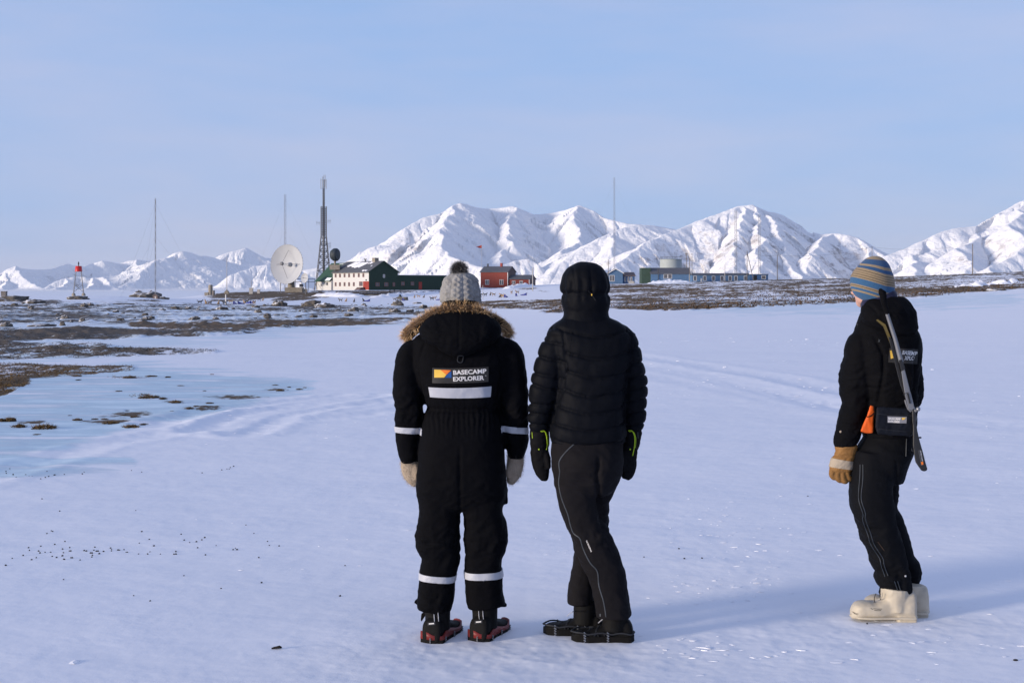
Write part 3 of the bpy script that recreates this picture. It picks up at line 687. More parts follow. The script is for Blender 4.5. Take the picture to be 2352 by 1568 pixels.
# ---------------------------------------------------------------- red house
def gabled(root, x0, L_, Wd, H_, R_, wall, side, roof, y0=0.0, over=.35, names=('wall', 'gable_wall', 'roof'), right_side=True):
    w = MB(); w.box(x0, x0 + L_ - .15, y0, y0 + .25, 0, H_); w.box(x0 + .001, x0 + .25, y0 + .25, y0 + Wd, 0, H_); w.box(x0 + .25, x0 + L_ - .15, y0 + Wd - .25, y0 + Wd, 0, H_)
    w.prism([(y0 + .25, H_), (y0 + Wd, H_), (y0 + Wd / 2, R_)], 'x', x0 + .001, x0 + .25)
    wo = w.build(names[0], wall, root)
    g = MB(); g.prism([(y0, 0), (y0 + Wd, 0), (y0 + Wd, H_), (y0 + Wd / 2, R_), (y0, H_)], 'x', x0 + L_ - .15, x0 + L_ + .03); g.build(names[1], side, root)
    sl_ = (R_ - H_) / (Wd / 2); r = MB(); e = over
    r.prism([(y0 - e, H_ - e * sl_), (y0 + Wd / 2, R_), (y0 + Wd + e, H_ - e * sl_), (y0 + Wd + e, H_ - e * sl_ + .18), (y0 + Wd / 2, R_ + .2), (y0 - e, H_ - e * sl_ + .18)], 'x', x0 - .25, x0 + L_ + .25)
    return wo, r.build(names[2], roof, root)
def red_house():
    d = 470.0; b = W(1104, 658.5, d); a = math.radians(-22)
    root = empty('red_house', (b.x, b.y, b.z - .3), a); tag(root, 'red wooden house with dark roof, red chimney and a lower end', 'house')
    wo, ro = gabled(root, 0, 9.9, 7.0, 5.3, 7.0, M_REDWALL, M_BROWNSIDE, M_ROOF)
    c = MB(); c.box(5.8, 6.5, 3.2, 3.9, 6.5, 8.3); c.build('chimney', M_REDDOOR, ro)
    c = MB(); c.box(1.0, 1.4, 3.3, 3.7, 6.6, 8.1); c.build('stove_pipe', M_BLACK, ro)
    for x in (1.7, 6.9): window(root, x, 0, 1.0, 1.4, 1.7, M_WHITE)
    t = MB(); t.box(9.75, 9.95, -.04, 0.0, 0, 5.2); t.build('corner_board', M_WHITE, root)
    wo2, r2 = gabled(root, 10.0, 7.6, 5.2, 2.9, 4.1, M_REDWALL, M_BROWNSIDE, M_ROOF, y0=.5, names=('wing', 'wing_gable', 'wing_roof'))
    for x in (11.2, 13.9): window(root, x, .5, 1.1, 1.2, 1.2, M_WHITE)
    t = MB(); t.box(17.3, 17.5, .46, .5, 0, 2.8); t.build('corner_board', M_WHITE, root)
red_house()
def flagpole():
    p = W(1106.5, 657, 500); root = empty('flagpole', p); tag(root, 'thin flagpole with a small red flag behind the red house', 'flagpole')
    m = MB(); m.tube([(0, 0, -1), (0, 0, 15.0)], [.09, .05], 6); m.build('pole', M_PALEWOOD, root)
    n = 9; vs = []; 
    for i in range(n):
        u = i / (n - 1); vs += [(-2.0 * u, .25 * math.sin(u * 5), 14.7 - .5 * u - .25 * u * u), (-2.0 * u, .25 * math.sin(u * 5), 13.6 - .1 * u + .7 * u * u)]
    f = MB(); f.add(vs, [(2 * i, 2 * i + 2, 2 * i + 3, 2 * i + 1) for i in range(n - 1)], True); fo = f.build('flag', M_REDDOOR, root)
    fo.modifiers.new('thick', 'SOLIDIFY').thickness = .02
flagpole()

# ---------------------------------------------------------------- blue houses, tank, barrack
def blue_house():
    d = 455.0; b = W(1398, 651, d); s = d / F
    root = empty('blue_house', (b.x, b.y, b.z - .3), 0.0); tag(root, 'small blue house with a low porch wing, beside the hooded walker', 'house')
    w = MB(); w.box(0, 4.6, 0, 6, 0, 3.7); w.prism([(0, 3.7), (4.6, 3.7), (2.3, 5.0)], 'y', .001, 6); w.build('wall', M_BLUE, root)
    r = MB(); r.prism([(-.35, 3.5), (2.3, 5.0), (4.95, 3.5), (4.95, 3.72), (2.3, 5.24), (-.35, 3.72)], 'y', -.4, 6.3); ro = r.build('roof', M_ROOF, root)
    t = MB(); t.prism([(-.37, 3.48), (2.3, 4.98), (4.97, 3.48), (4.97, 3.74), (2.3, 5.26), (-.37, 3.74)], 'y', -.46, -.4); t.build('bargeboard', M_WHITE, ro)
    window(root, .3, 0, 1.0, 1.6, 2.0, M_WHITE)
    w = MB(); w.box(4.62, 8.6, 1, 6.5, 0, 2.7); wo = w.build('porch_wing', M_BLUE2, root)
    r = MB(); r.prism([(.5, 2.7), (6.9, 3.9), (6.9, 4.05), (.5, 2.85)], 'x', 4.62, 8.9); r.build('wing_roof', M_BROWNSIDE, wo)
    for x in (5.2, 6.2, 7.2): window(wo, x, 1, .9, .55, 1.5, M_WHITE, muntin=False)
    st = MB(); st.box(6.6, 8.4, .2, .95, 0, .9); st.box(6.7, 8.3, .3, .9, .9, 1.1); st.build('wood_stack', M_PALEWOOD, root)
blue_house()
def blue_green_house():
    d = 440.0; b = W(1474, 648.5, d)
    root = empty('blue_green_house', (b.x, b.y, b.z - .3), 0); tag(root, 'blue house with white double window joined to a tall dark green shed', 'house')
    g = MB(); g.box(0, 2.9, .8, 8, 0, 4.9); g.build('green_shed', simple('mid_green_boards', (0.04, 0.07, 0.052), .7, .1, 2.0), root)
    w = MB(); w.box(2.92, 15.2, 0, 7, 0.25, 3.1); w.prism([(0, 3.1), (7, 3.1), (3.5, 4.7)], 'x', 14.9, 15.199); wo = w.build('wall', M_BLUE, root)
    r = MB(); r.prism([(-.4, 2.95), (3.5, 4.75), (7.4, 2.95), (7.4, 3.15), (3.5, 4.97), (-.4, 3.15)], 'x', 2.6, 15.5)
    ro = r.build('roof', M_ROOF, root)
    t = MB(); t.prism([(-.45, 2.9), (3.5, 4.72), (7.45, 2.9), (7.45, 3.2), (3.5, 5.02), (-.45, 3.2)], 'x', 15.5, 15.58); t.box(14.95, 15.22, -.05, 0, .3, 2.9); t.build('white_trim', M_WHITE, root)
    window(root, 6.9, 0, 1.5, 1.3, 1.4, M_WHITE, muntin=False); window(root, 8.25, 0, 1.5, 1.3, 1.4, M_WHITE, muntin=False)
    p = MB(); p.tube([(5.2, -.25, 0), (5.2, -.25, 4.6)], .1, 6); p.build('drain_pipe', M_BLACK, root)
    f = MB(); f.box(2.9, 15.1, .15, 6.8, 0, .25); f.box(14.4, 14.9, -.02, .13, 0, .25); f.build('footing', M_BLACK, root)
    k = MB(); k.box(9.3, 11.3, -1.2, -.2, 0, .7); k.box(9.5, 11.0, -1.1, -.3, .7, .95); k.build('wood_stack', M_PALEWOOD, root)
blue_green_house()
def tank():
    d = 490.0; c = W(1540.7, 640, d); root = empty('storage_tank', c); tag(root, 'grey green round storage tank behind the blue house', 'tank')
    m = MB(); m.lathe([(3.85, -2), (3.85, 6.6), (3.8, 6.68)], 40); m.build('shell', M_TANK, root)
    m = MB(); m.lathe([(3.95, 6.68), (3.95, 6.8), (.3, 7.15)], 40); m.build('lid', M_TANK, root)
    m = MB()
    for k in range(12):
        a = 2 * PI * k / 12; m.tube([(3.7 * math.cos(a), 3.7 * math.sin(a), 6.8), (3.7 * math.cos(a), 3.7 * math.sin(a), 7.6)], .04, 5)
        a2 = a + 2 * PI / 12; m.tube([(3.7 * math.cos(a), 3.7 * math.sin(a), 7.6), (3.7 * math.cos(a2), 3.7 * math.sin(a2), 7.6)], .04, 5)
    m.build('railing', M_STEEL, root)
tank()
def barrack():
    d = 460.0; b = W(1589, 645, d); root = empty('barrack', (b.x, b.y, b.z - .3), 0); tag(root, 'long low blue barrack with a row of white windows', 'building')
    w = MB(); w.box(0, 19.0, 0, 6, 0, 2.25); w.build('wall', M_BLUE, root)
    r = MB(); r.prism([(-.3, 2.2), (3, 2.75), (6.3, 2.2), (6.3, 2.35), (3, 2.9), (-.3, 2.35)], 'x', -.3, 19.2); r.build('roof', M_ROOF, root)
    for x in (.5, 3.7, 6.6, 9.4, 12.1, 14.0, 17.2): window(root, x, 0, .35, 1.1, 1.6, M_WHITE, muntin=False)
    w = MB(); w.box(19.02, 25.0, -1.2, 5, 0, 2.4); eo = w.build('end_block', M_BLUE2, root)
    r = MB(); r.box(18.9, 25.2, -1.4, 5.2, 2.4, 2.55); r.build('end_roof', M_ROOF, eo)
    window(eo, 22.8, -1.2, .9, 1.4, 1.2, M_WHITE, muntin=False)
    dr = MB(); dr.box(20.2, 21.3, -1.26, -1.2, .1, 2.1); dr.build('door', M_BLACK, eo)
    p = MB(); p.lathe([(.3, 0), (.3, .9), (.2, 1.1)], 10, (3.0, -1.5, 0)); p.build('barrel', M_CREAM, root)
barrack()

# ---------------------------------------------------------------- dishes, tower, masts
def paraboloid(m, R, depth, ax, o, n=48, rings=14, thick=.12):
    prof = [(max(.02, R * i / rings), depth * (i / rings) ** 2) for i in range(rings + 1)]
    back = [(R * (rings - i) / rings + (.02 if i == rings else 0), depth * ((rings - i) / rings) ** 2 - thick) for i in range(rings + 1)]
    m.lathe(prof + back, n, o, ax, cap=False)
def big_dish():
    d = 478.0; c = W(660.5, 607.0, d); s = d / F; g = ground_z(c.x + 1.5, d)
    root = empty('satellite_dish', (c.x, d, g)); tag(root, 'huge round white satellite dish facing left beside the station house', 'satellite dish')
    o = Vector((0, 0, c.z - g)); R = 45.3 * s; ax = Vector((-math.sin(math.radians(27)), -math.cos(math.radians(27)), .06)).normalized()
    vtx = o - ax * 1.3
    m = MB(); paraboloid(m, R, 1.9, ax, vtx); ref = m.build('reflector', M_DISH, root)
    u = ax.orthogonal().normalized(); z = Vector((0, 0, 1)); side = ax.cross(z).normalized(); up = side.cross(ax).normalized()
    for k in range(40):
        a = 2 * PI * k / 40; p = vtx + ax * 1.85 + (side * math.cos(a) + up * math.sin(a)) * R
        m = MB(); m.tube([p - ax * .25, p + ax * .12], .10, 5); m.build('rim_bracket', M_STEEL, ref)
    m = MB()
    for k in range(24):
        a = 2 * PI * k / 24; e = (side * math.cos(a) + up * math.sin(a)); m.tube([vtx - ax * .5 + e * .8, vtx + ax * 1.4 + e * R * .93 - ax * .5], .06, 4)
    m.tube([vtx - ax * .2, vtx - ax * 2.2], [1.6, 1.2], 14); m.build('back_frame', M_STEEL, root)
    fe = vtx + ax * 4.6; m = MB(); m.lathe([(.25, -.4), (.6, -.3), (.6, .3), (.3, .5)], 16, fe, ax); m.build('feed', M_STEEL, root)
    m = MB(); m.lathe([(.75, 0), (.75, .6), (.55, .9), (.35, 1.2)], 18, vtx + ax * .05, ax); m.build('hub', M_DISH, root)
    for e in (side, -side, up, -up):
        m = MB(); m.tube([fe, vtx + ax * 1.05 + e * R * .72], .055, 5); m.build('strut', M_STEEL, root)
    base = Vector((0.9, 2.2, 0)); m = MB(); m.lathe([(1.5, -.5), (1.2, 2.4), (1.0, o.z - 3.0), (.9, o.z - 1.0)], 18, base); m.build('pedestal', M_CONC, root)
    m = MB(); m.box(-1.0, 4.9, .6, 5.0, -.6, 1.7); m.box(4.9, 6.4, 1.2, 3.2, -.5, 1.2); m.build('plinth', M_CONC, root)
    m = MB()
    for zz in (3.6, 4.6): m.tube([(2.3, 1.4, zz), (9.2, 1.8, zz)], .09, 5)
    for xx in (2.4, 4.6, 7.0, 9.1): m.tube([(xx, 1.5, .2), (xx, 1.6, 4.7)], .09, 5)
    m.box(3.8, 5.0, 1.6, 2.8, 1.8, 2.9); m.build('service_platform', M_STEEL, root)
    m = MB(); m.tube([(-2.6, 1.0, -.3), (-2.6, 1.0, 3.4)], .14, 6); m.build('prop_post', M_STEEL, root)
big_dish()
def small_dish():
    d = 448.0; c = W(700, 638.6, d); g = ground_z(c.x, d); s = d / F
    root = empty('satellite_dish', (c.x, d, g)); tag(root, 'small white dish on a post beneath the huge dish', 'satellite dish')
    ax = Vector((-math.sin(math.radians(38)), -math.cos(math.radians(38)), .12)).normalized(); o = Vector((0, 0, c.z - g))
    m = MB(); paraboloid(m, 11.6 * s, .5, ax, o - ax * .35, 32, 8, .06); m.build('reflector', M_DISH, root)
    m = MB(); m.tube([(0.2, .5, -.4), (.2, .5, o.z - .2), o - ax * .4], .13, 8); m.build('post', M_STEEL, root)
    m = MB(); m.tube([o - ax * .3, o + ax * 1.0], [.05, .1], 6); m.build('feed', M_STEEL, root)
small_dish()

def lattice(m, levels, half, r=.06, rot=0.0, cx=0.0, cy=0.0):
    """square lattice shaft: levels of z with half widths; legs, rings and crossed braces."""
    C_ = []
    for z, h in zip(levels, half):
        C_.append([Vector((cx + h * math.sqrt(2) * math.cos(rot + PI / 4 + k * PI / 2), cy + h * math.sqrt(2) * math.sin(rot + PI / 4 + k * PI / 2), z)) for k in range(4)])
    for i in range(len(C_) - 1):
        for k in range(4):
            k2 = (k + 1) % 4
            m.tube([C_[i][k], C_[i + 1][k]], r * 1.5, 4, smooth=False)
            m.tube([C_[i][k], C_[i + 1][k2]], r, 3, smooth=False); m.tube([C_[i][k2], C_[i + 1][k]], r, 3, smooth=False)
            if i: m.tube([C_[i][k], C_[i][k2]], r, 3, smooth=False)
def radio_tower():
    d = 465.0; b = W(743.5, 634, d); s = d / F; zz = lambda Y: (634 - Y) * s
    root = empty('radio_tower', b, 0); tag(root, 'dark steel lattice radio tower rising behind the station house', 'tower')
    m = MB()
    Ys = [640, 622, 604, 590, 576, 560, 543.5]; hw = [17, 15, 13, 11.5, 10, 8.3, 6.7]
    lattice(m, [zz(y) for y in Ys], [h * s * .92 for h in hw], .085, .25); m.build('lower_frame', M_STEEL, root)
    m = MB(); ys = np.linspace(543.5, 474.5, 14); lattice(m, [zz(y) for y in ys], [6.5 * s * .92] * 14, .07, .25)
    m.tube([(0, 0, zz(640)), (0, 0, zz(474))], .42, 6); m.build('upper_frame', M_STEEL, root)
    m = MB(); m.tube([(0, 0, zz(476)), (0, 0, zz(433))], [.22, .16], 6); lattice(m, [zz(y) for y in np.linspace(474, 412, 16)], [2.2 * s] * 16, .035, .25)
    m.tube([(0, 0, zz(412)), (0, 0, zz(402))], .06, 5); m.build('top_mast', M_STEEL, root)
    for dx, y0, y1 in ((-6.2, 434, 411), (6.0, 434, 412), (-2, 432, 406), (3.4, 430, 402)):
        a = MB(); a.tube([(dx * s, -.3, zz(y0)), (dx * s, -.3, zz(y1))], .10, 6); a.tube([(0, 0, zz(y0 - 1)), (dx * s, -.3, zz(y0 - 1))], .05, 4); a.tube([(0, 0, zz(y1 + 3)), (dx * s, -.3, zz(y1 + 3))], .05, 4); a.build('aerial', M_STEEL, root)
    for sx, Y in ((-1, 513), (1, 509), (1, 561), (1, 567)):
        a = MB(); a.tube([(sx * 6 * s, 0, zz(Y)), (sx * 17 * s, -.4, zz(Y - 2))], .05, 4)
        for q in (10, 13, 16): a.tube([(sx * q * s, -.2, zz(Y - 5)), (sx * q * s, -.2, zz(Y + 4))], .04, 4)
        a.build('side_aerial', M_STEEL, root)
    for Y in (590, 576, 563):
        a = MB(); a.box(-10 * s, 10 * s, -.9, .9, zz(Y) - .07, zz(Y) + .05); a.build('platform', M_STEEL, root)
radio_tower()
def drum():
    d = 446.0; c = W(769.5, 585, d); s = d / F; root = empty('drum_antenna', W(769.5, 606, d)); tag(root, 'dark drum shaped antenna seen edge on above the ridge of the house', 'antenna')
    ax = Vector((.96, -.28, 0)); o = Vector((0, 0, (606 - 585) * s)); R = 14.8 * s
    m = MB(); m.lathe([(R * .68, -1.25), (R * .97, -.45), (R, -.2), (R, .55), (R * .97, .75), (R * .8, 1.15), (R * .3, 1.25)], 40, o, ax); m.build('drum', M_DARK, root)
    m = MB(); m.tube([(0, 0, -1.6), (0, 0, o.z - R * .6)], .35, 8); m.box(-1.6, 1.6, -1.2, 1.2, -1.9, -.3); m.build('mount', M_CONC, root)
drum()
def mast(X, Yt, Yb, d, w, label, guys=True, mat=None, block=False, group=None, lat=True):
    b = W(X, Yb, d); s = d / F; g = ground_z(b.x, d); H = (HZ - Yt) * s + CH - g
    root = empty('guyed_mast' if guys else 'mast', (b.x, d, g)); tag(root, label, 'mast', group)
    m = MB()
    if lat:
        n = max(8, int(H / 1.6)); lattice(m, list(np.linspace(-.3, H, n)), [w / 2] * n, .028 * max(.6, w))
    else: m.tube([(0, 0, -.3), (0, 0, H)], [w / 2, w / 3], 6)
    m.build('shaft', mat or M_PALESTEEL, root)
    if guys:
        for k in range(3):
            a = 2 * PI * k / 3 + .5
            gy = MB()
            for fz in (.62, .95): gy.tube([(0, 0, H * fz), (H * .5 * math.cos(a), H * .5 * math.sin(a), 0)], .010, 3)
            gy.build('guy_wire', M_STEEL, root)
    if block:
        k = MB(); k.box(-.7, .7, -.7, .7, -.4, .8); k.prism([(-.7, .8), (.7, .8), (0, 1.5)], 'y', -.7, .7); k.build('anchor_block', M_CONC, root)
    return root
mast(357, 455, 676, 330, .22, 'tall thin guyed mast at the left above the tiny shed')
mast(521, 590, 672, 470, .26, 'short pale mast with a small base hut left of the huge dish', guys=False, block=True, lat=False, mat=M_PALEWOOD)
mast(655, 446, 660, 520, .60, 'grey mast topped with whips standing behind the huge dish')
mast(1411, 407, 640, 500, .48, 'very tall thin mast behind the hooded walker')
mast(1690, 483, 640, 560, .80, 'left of two lattice masts in front of the pointed peak')
mast(1744, 492, 640, 590, .80, 'right of two lattice masts in front of the pointed peak')
def pole(X, Yt, Yb, label, d=None, r=.13, mat=None, brace=None, top=False, group=None):
    d = d or depth_at(X, Yb); x = (X - CX) / F * d; g = ground_z(x, d); H = CH + (HZ - Yt) / F * d - g
    root = empty('utility_pole', (x, d, g)); tag(root, label, 'pole', group)
    m = MB(); m.tube([(0, 0, -.4), (0, 0, H)], [r, r * .75], 7); m.build('shaft', mat or M_WOOD, root)
    if brace:
        q = (brace - X) / F * d; k = MB(); k.tube([(0, .2, H - .3), (q, .2, -.3)], r * .8, 6); k.build('brace', mat or M_WOOD, root)
    if top:
        k = MB(); k.box(-.5, .5, -.07, .07, H - .5, H - .36); k.tube([(-.4, 0, H - .36), (-.4, 0, H - .1)], .05, 5); k.tube([(.4, 0, H - .36), (.4, 0, H - .1)], .05, 5); k.build('crossarm', M_WOOD, root)
    return root
pole(895.5, 617, 673, 'single dark pole with a small box in front of the green gable', r=.16)
pole(906.5, 619, 671.5, 'pole propped by a slanting leg in front of the green gable', r=.16, brace=921)
pole(1223.5, 614, 668.5, 'lone grey pole on the snow right of the red house', mat=M_PALEWOOD, r=.15)
pole(1109, 655, 689, 'slim pale stake on the snow below the red house', r=.06, mat=M_PALEWOOD)
pole(1397, 596, 651, 'dark pole at the left corner of the small blue house', d=440)
pole(1577, 580, 646, 'pole with a crossarm at the right end of the blue house', d=455, top=True)
pole(1584, 593, 646, 'short middle pole of three beside the blue house', d=435)
pole(1589.5, 582, 646, 'thin right pole of three beside the blue house', d=465, r=.1)
pole(1665, 607, 643, 'pale pole in the middle of the blue barrack front', d=430, mat=M_PALEWOOD, r=.11)
pole(1716, 576, 643, 'pole near the barrack with a long slanting stay', d=450, brace=1732)
pole(1785.5, 585, 642, 'dark pole standing alone right of the barrack', d=430)
pole(2003, 566, 640, 'thin pole just above the striped woollen hat', d=430, r=.1)
pole(2234, 560, 626, 'dark pole on the skyline at the far right', d=400, r=.15)
pole(518.5, 676, 699, 'white painted post among the sled dogs', r=.13, mat=M_WHITE)
pole(821, 0 or 655, 668, 'tiny dark stake near the concrete blocks', d=455, r=.06) if False else None
def wire(a, b, sag, label):
    pts = []
    for i in range(13):
        t = i / 12; p = Vector(a).lerp(Vector(b), t); p.z -= sag * 4 * t * (1 - t); pts.append(p)
    m = MB(); m.tube(pts, .022, 3); o = m.build('overhead_wire', M_BLACK); tag(o, label, 'wire')
wire(W(1785.5, 586, 430), W(2003, 567, 430), 1.2, 'overhead wire sagging from the lone pole to the pole above the hat')
wire(W(2003, 567, 430), W(2234, 561, 400), 1.2, 'overhead wire running on to the skyline pole at the far right')
wire(W(1716, 577, 450), W(1785.5, 586, 430), .8, 'overhead wire between the stayed pole and the lone pole')

# ---------------------------------------------------------------- red beacon
def beacon():
    b = foot(180.5, 679.4, 150, 330); d = b.y; s = d / F; yz = lambda Y: (679.4 - Y) * s
    root = empty('harbour_beacon', b, .35); tag(root, 'red beacon lantern on four splayed legs with concrete feet', 'beacon')
    m = MB(); m.lathe([(8.2 * s, yz(623.4)), (7.0 * s, yz(611)), (6.6 * s, yz(610.6))], 22); m.build('lantern_drum', M_LANTERN, root)
    m = MB(); m.lathe([(1.2 * s, yz(611)), (1.0 * s, yz(608)), (1.6 * s, yz(606)), (1.6 * s, yz(603.5)), (.5 * s, yz(600.5))], 12); m.build('light', M_BLACK, root)
    T = []; Bm = []
    for k in range(4):
        a = PI / 4 + k * PI / 2; T.append(Vector((8 * s * math.cos(a), 8 * s * math.sin(a), yz(622)))); Bm.append(Vector((15.5 * s * math.cos(a), 15.5 * s * math.sin(a), yz(673))))
        l = MB(); l.tube([Bm[-1], T[-1]], .075, 6); l.build('leg', M_STEEL, root)
        f = MB(); f.lathe([(4.3 * s, -.4), (3.9 * s, .35), (2.4 * s, yz(672.6))], 10, (Bm[-1].x, Bm[-1].y, 0)); f.build('footing', M_CONC, root)
    m = MB()
    for k in range(4):
        k2 = (k + 1) % 4; lo = .05; hi = .38
        m.tube([Bm[k].lerp(T[k], lo), Bm[k2].lerp(T[k2], hi)], .03, 4); m.tube([Bm[k2].lerp(T[k2], lo), Bm[k].lerp(T[k], hi)], .03, 4)
        m.tube([Bm[k].lerp(T[k], hi), Bm[k2].lerp(T[k2], hi)], .03, 4)
    m.build('bracing', M_STEEL, root)
beacon()
def shed():
    b = foot(359, 685, 150, 320); root = empty('tiny_shed', b, -.3); tag(root, 'tiny grey wooden shed beside the rock heap on the left shore', 'shed')
    s = b.y / F; w = 12 * s; m = MB(); m.box(-w / 2, w / 2, -w * .4, w * .4, -.3, w * .62); m.prism([(-w / 2, w * .62), (w / 2, w * .62), (0, w * .95)], 'y', -w * .399, w * .399); m.build('wall', M_BROWNSIDE, root)
    m = MB(); m.prism([(-w * .62, w * .5), (0, w * .96), (w * .62, w * .5), (w * .62, w * .58), (0, w * 1.05), (-w * .62, w * .58)], 'y', -w * .5, w * .5); m.build('roof', M_WOOD, root)
    m = MB(); m.box(-w * .1, w * .2, -w * .41, -w * .4, -.2, w * .5); m.build('door', M_PALEWOOD, root)
shed()
def concrete_bits():
    for X, Y, w, h, nm, lab, mt in ((483.5, 678, 10, 24, 'concrete_pillar', 'round topped concrete pillar standing on the bank at the left', M_CONC), (490.5, 678, 6, 11, 'fuel_drum', 'dark fuel drum just right of the concrete pillar', M_WOOD), (475, 679, 9, 7, 'stone_block', 'low stone block just left of the concrete pillar', M_CONC),
                              (577, 675, 8, 13, 'concrete_post', 'pale concrete post with a spike left of the huge dish', M_PALEWOOD), (594, 674, 6, 8, 'concrete_post', 'shorter plain concrete post left of the huge dish', M_PALEWOOD), (9.5, 684, 11, 14, 'wooden_box', 'square wooden box on the dark mound at the left edge', M_WOOD)):
        b = foot(X, Y, 150, 520); s = b.y / F; m = MB(); w *= s; h *= s
        if nm in ('concrete_pillar', 'fuel_drum'): m.lathe([(w / 2, -.4), (w / 2, h * .93), (w * .4, h)], 16)
        else:
            m.box(-w / 2, w / 2, -w / 2, w / 2, -.4, h); m.box(-w * .58, w * .58, -w * .58, w * .58, h, h * 1.08)
        if 'spike' in lab: m.tube([(0, 0, h), (0, 0, h * 2.4)], .08, 5)
        o = m.build(nm, mt); o.location = b; tag(o, lab, nm.split('_')[1])
concrete_bits()

# ---------------------------------------------------------------- sled dogs, sledges, rocks
def dog_mesh(sit):
    m = MB()
    if not sit:
        m.tube([(-.38, 0, .50), (-.28, 0, .50), (0, 0, .50), (.22, 0, .50), (.36, 0, .56)], [.07, .115, .125, .15, .10], 9)
        m.tube([(.30, 0, .56), (.44, 0, .70), (.48, 0, .74)], [.10, .085, .08], 8)
        m.tube([(.42, 0, .74), (.52, 0, .75), (.60, 0, .71), (.68, 0, .70)], [.075, .085, .055, .03], 8)
        for y in (-.05, .05): m.tube([(.45, y, .80), (.44, y * 1.2, .90)], [.035, .008], 5)
        for y in (-.09, .09):
            m.tube([(.25, y, .48), (.26, y, .25), (.25, y, .04), (.30, y, .02)], [.06, .04, .03, .03], 6)
            m.tube([(-.30, y, .50), (-.24, y, .32), (-.36, y, .18), (-.33, y, .03), (-.28, y, .02)], [.09, .06, .035, .03, .03], 6)
        m.tube([(-.38, 0, .54), (-.50, 0, .62), (-.50, 0, .78), (-.40, 0, .84)], [.04, .05, .05, .02], 6)
    else:
        m.tube([(-.22, 0, .16), (-.12, 0, .28), (.05, 0, .45), (.14, 0, .60), (.17, 0, .70)], [.14, .17, .145, .11, .09], 9)
        m.tube([(.12, 0, .72), (.20, 0, .76), (.29, 0, .73), (.36, 0, .71)], [.07, .085, .055, .03], 8)
        for y in (-.05, .05): m.tube([(.14, y, .82), (.13, y * 1.2, .92)], [.035, .008], 5)
        for y in (-.09, .09):
            m.tube([(.12, y, .45), (.15, y, .22), (.15, y, .03), (.20, y, .02)], [.055, .04, .03, .03], 6)
            m.tube([(-.20, y, .18), (-.02, y * 1.5, .20), (-.10, y * 1.5, .04), (.02, y * 1.5, .02)], [.10, .08, .04, .03], 6)
        m.tube([(-.30, 0, .08), (-.45, 0, .06), (-.55, .05, .08)], [.04, .045, .02], 6)
    return m
M_DOGS = [simple('grey_fur', (0.14, 0.12, 0.11), .95, .3, 5), simple('fawn_fur', (0.36, 0.25, 0.16), .95, .3, 5), simple('dark_fur', (0.035, 0.03, 0.028), .95, .3, 5)]
DOGP = {}
def dog(X, Y, pose, c, rz, lab):
    p = foot(X, Y, 200, 520)
    if (pose, c) not in DOGP:
        o = dog_mesh(pose == 1).build('sled_dog', M_DOGS[c]); DOGP[(pose, c)] = o
    else:
        o = DOGP[(pose, c)].copy(); COL.objects.link(o)
    o.location = p; o.rotation_euler = (0, 0, rz); o.scale = (1.05,) * 3
    tag(o, lab, 'dog', 'sled dogs resting on the snow below the settlement')
GREYS = ['grey sled dog standing on the snow below the settlement', 'grey sled dog sitting on the snow below the settlement']
FAWN = ['fawn sled dog standing on the snow below the settlement', 'fawn sled dog sitting on the snow below the settlement']
DARKD = ['dark sled dog standing on the snow below the settlement', 'dark sled dog sitting on the snow below the settlement']
DL = {0: GREYS, 1: FAWN, 2: DARKD}
for i, (X, Y, pose, c) in enumerate([(459, 699, 0, 2), (473, 699.5, 1, 1), (482, 700, 0, 0), (502, 699, 1, 1), (516, 701, 0, 0), (530, 697.5, 0, 1), (561, 697, 1, 1), (567, 697, 0, 2), (584, 699, 0, 1), (595, 691.5, 0, 0), (604, 691, 1, 1),
        (782, 693, 0, 0), (795, 693, 1, 1), (813.5, 694, 1, 0), (835, 693, 1, 2), (907, 690.5, 0, 0), (961.4, 683.5, 0, 1), (973.6, 684, 1, 0), (952, 684, 1, 1), (992, 689.5, 0, 2), (998, 688, 0, 1),
        (1106, 680, 0, 2), (1114.5, 680.5, 0, 2), (1126.5, 678.5, 1, 0), (1134, 680, 0, 1), (1149, 683.5, 1, 2), (1152, 682, 0, 1), (1155, 684, 0, 1), (1175, 675, 0, 1), (1188, 674.5, 0, 1)]):
    dog(X, Y, pose, c, [0.2, 2.9, -.5, 1.2, 3.6][i % 5], DL[c][pose])
def sledge():
    root = empty('dog_sledge', (0, 0, 0)); 
    m = MB()
    for y in (-.28, .28): m.tube([(-1.3, y, .06), (.9, y, .06), (1.15, y, .2), (1.25, y, .4)], .03, 6)
    for y in (-.28, .28): m.tube([(-.9, y, .06), (-1.0, y, .6), (-1.15, y, 1.05)], .025, 6)
    m.tube([(-1.15, -.28, 1.05), (-1.2, 0, 1.12), (-1.15, .28, 1.05)], .025, 6); m.build('frame', M_PALEWOOD, root)
    m = MB(); m.prism([(-.95, .12), (1.0, .12), (1.05, .35), (-.2, .55), (-1.0, .95)], 'y', -.27, .27); m.build('cargo_bag', M_BLUEBAG, root)
    return root
SL = None
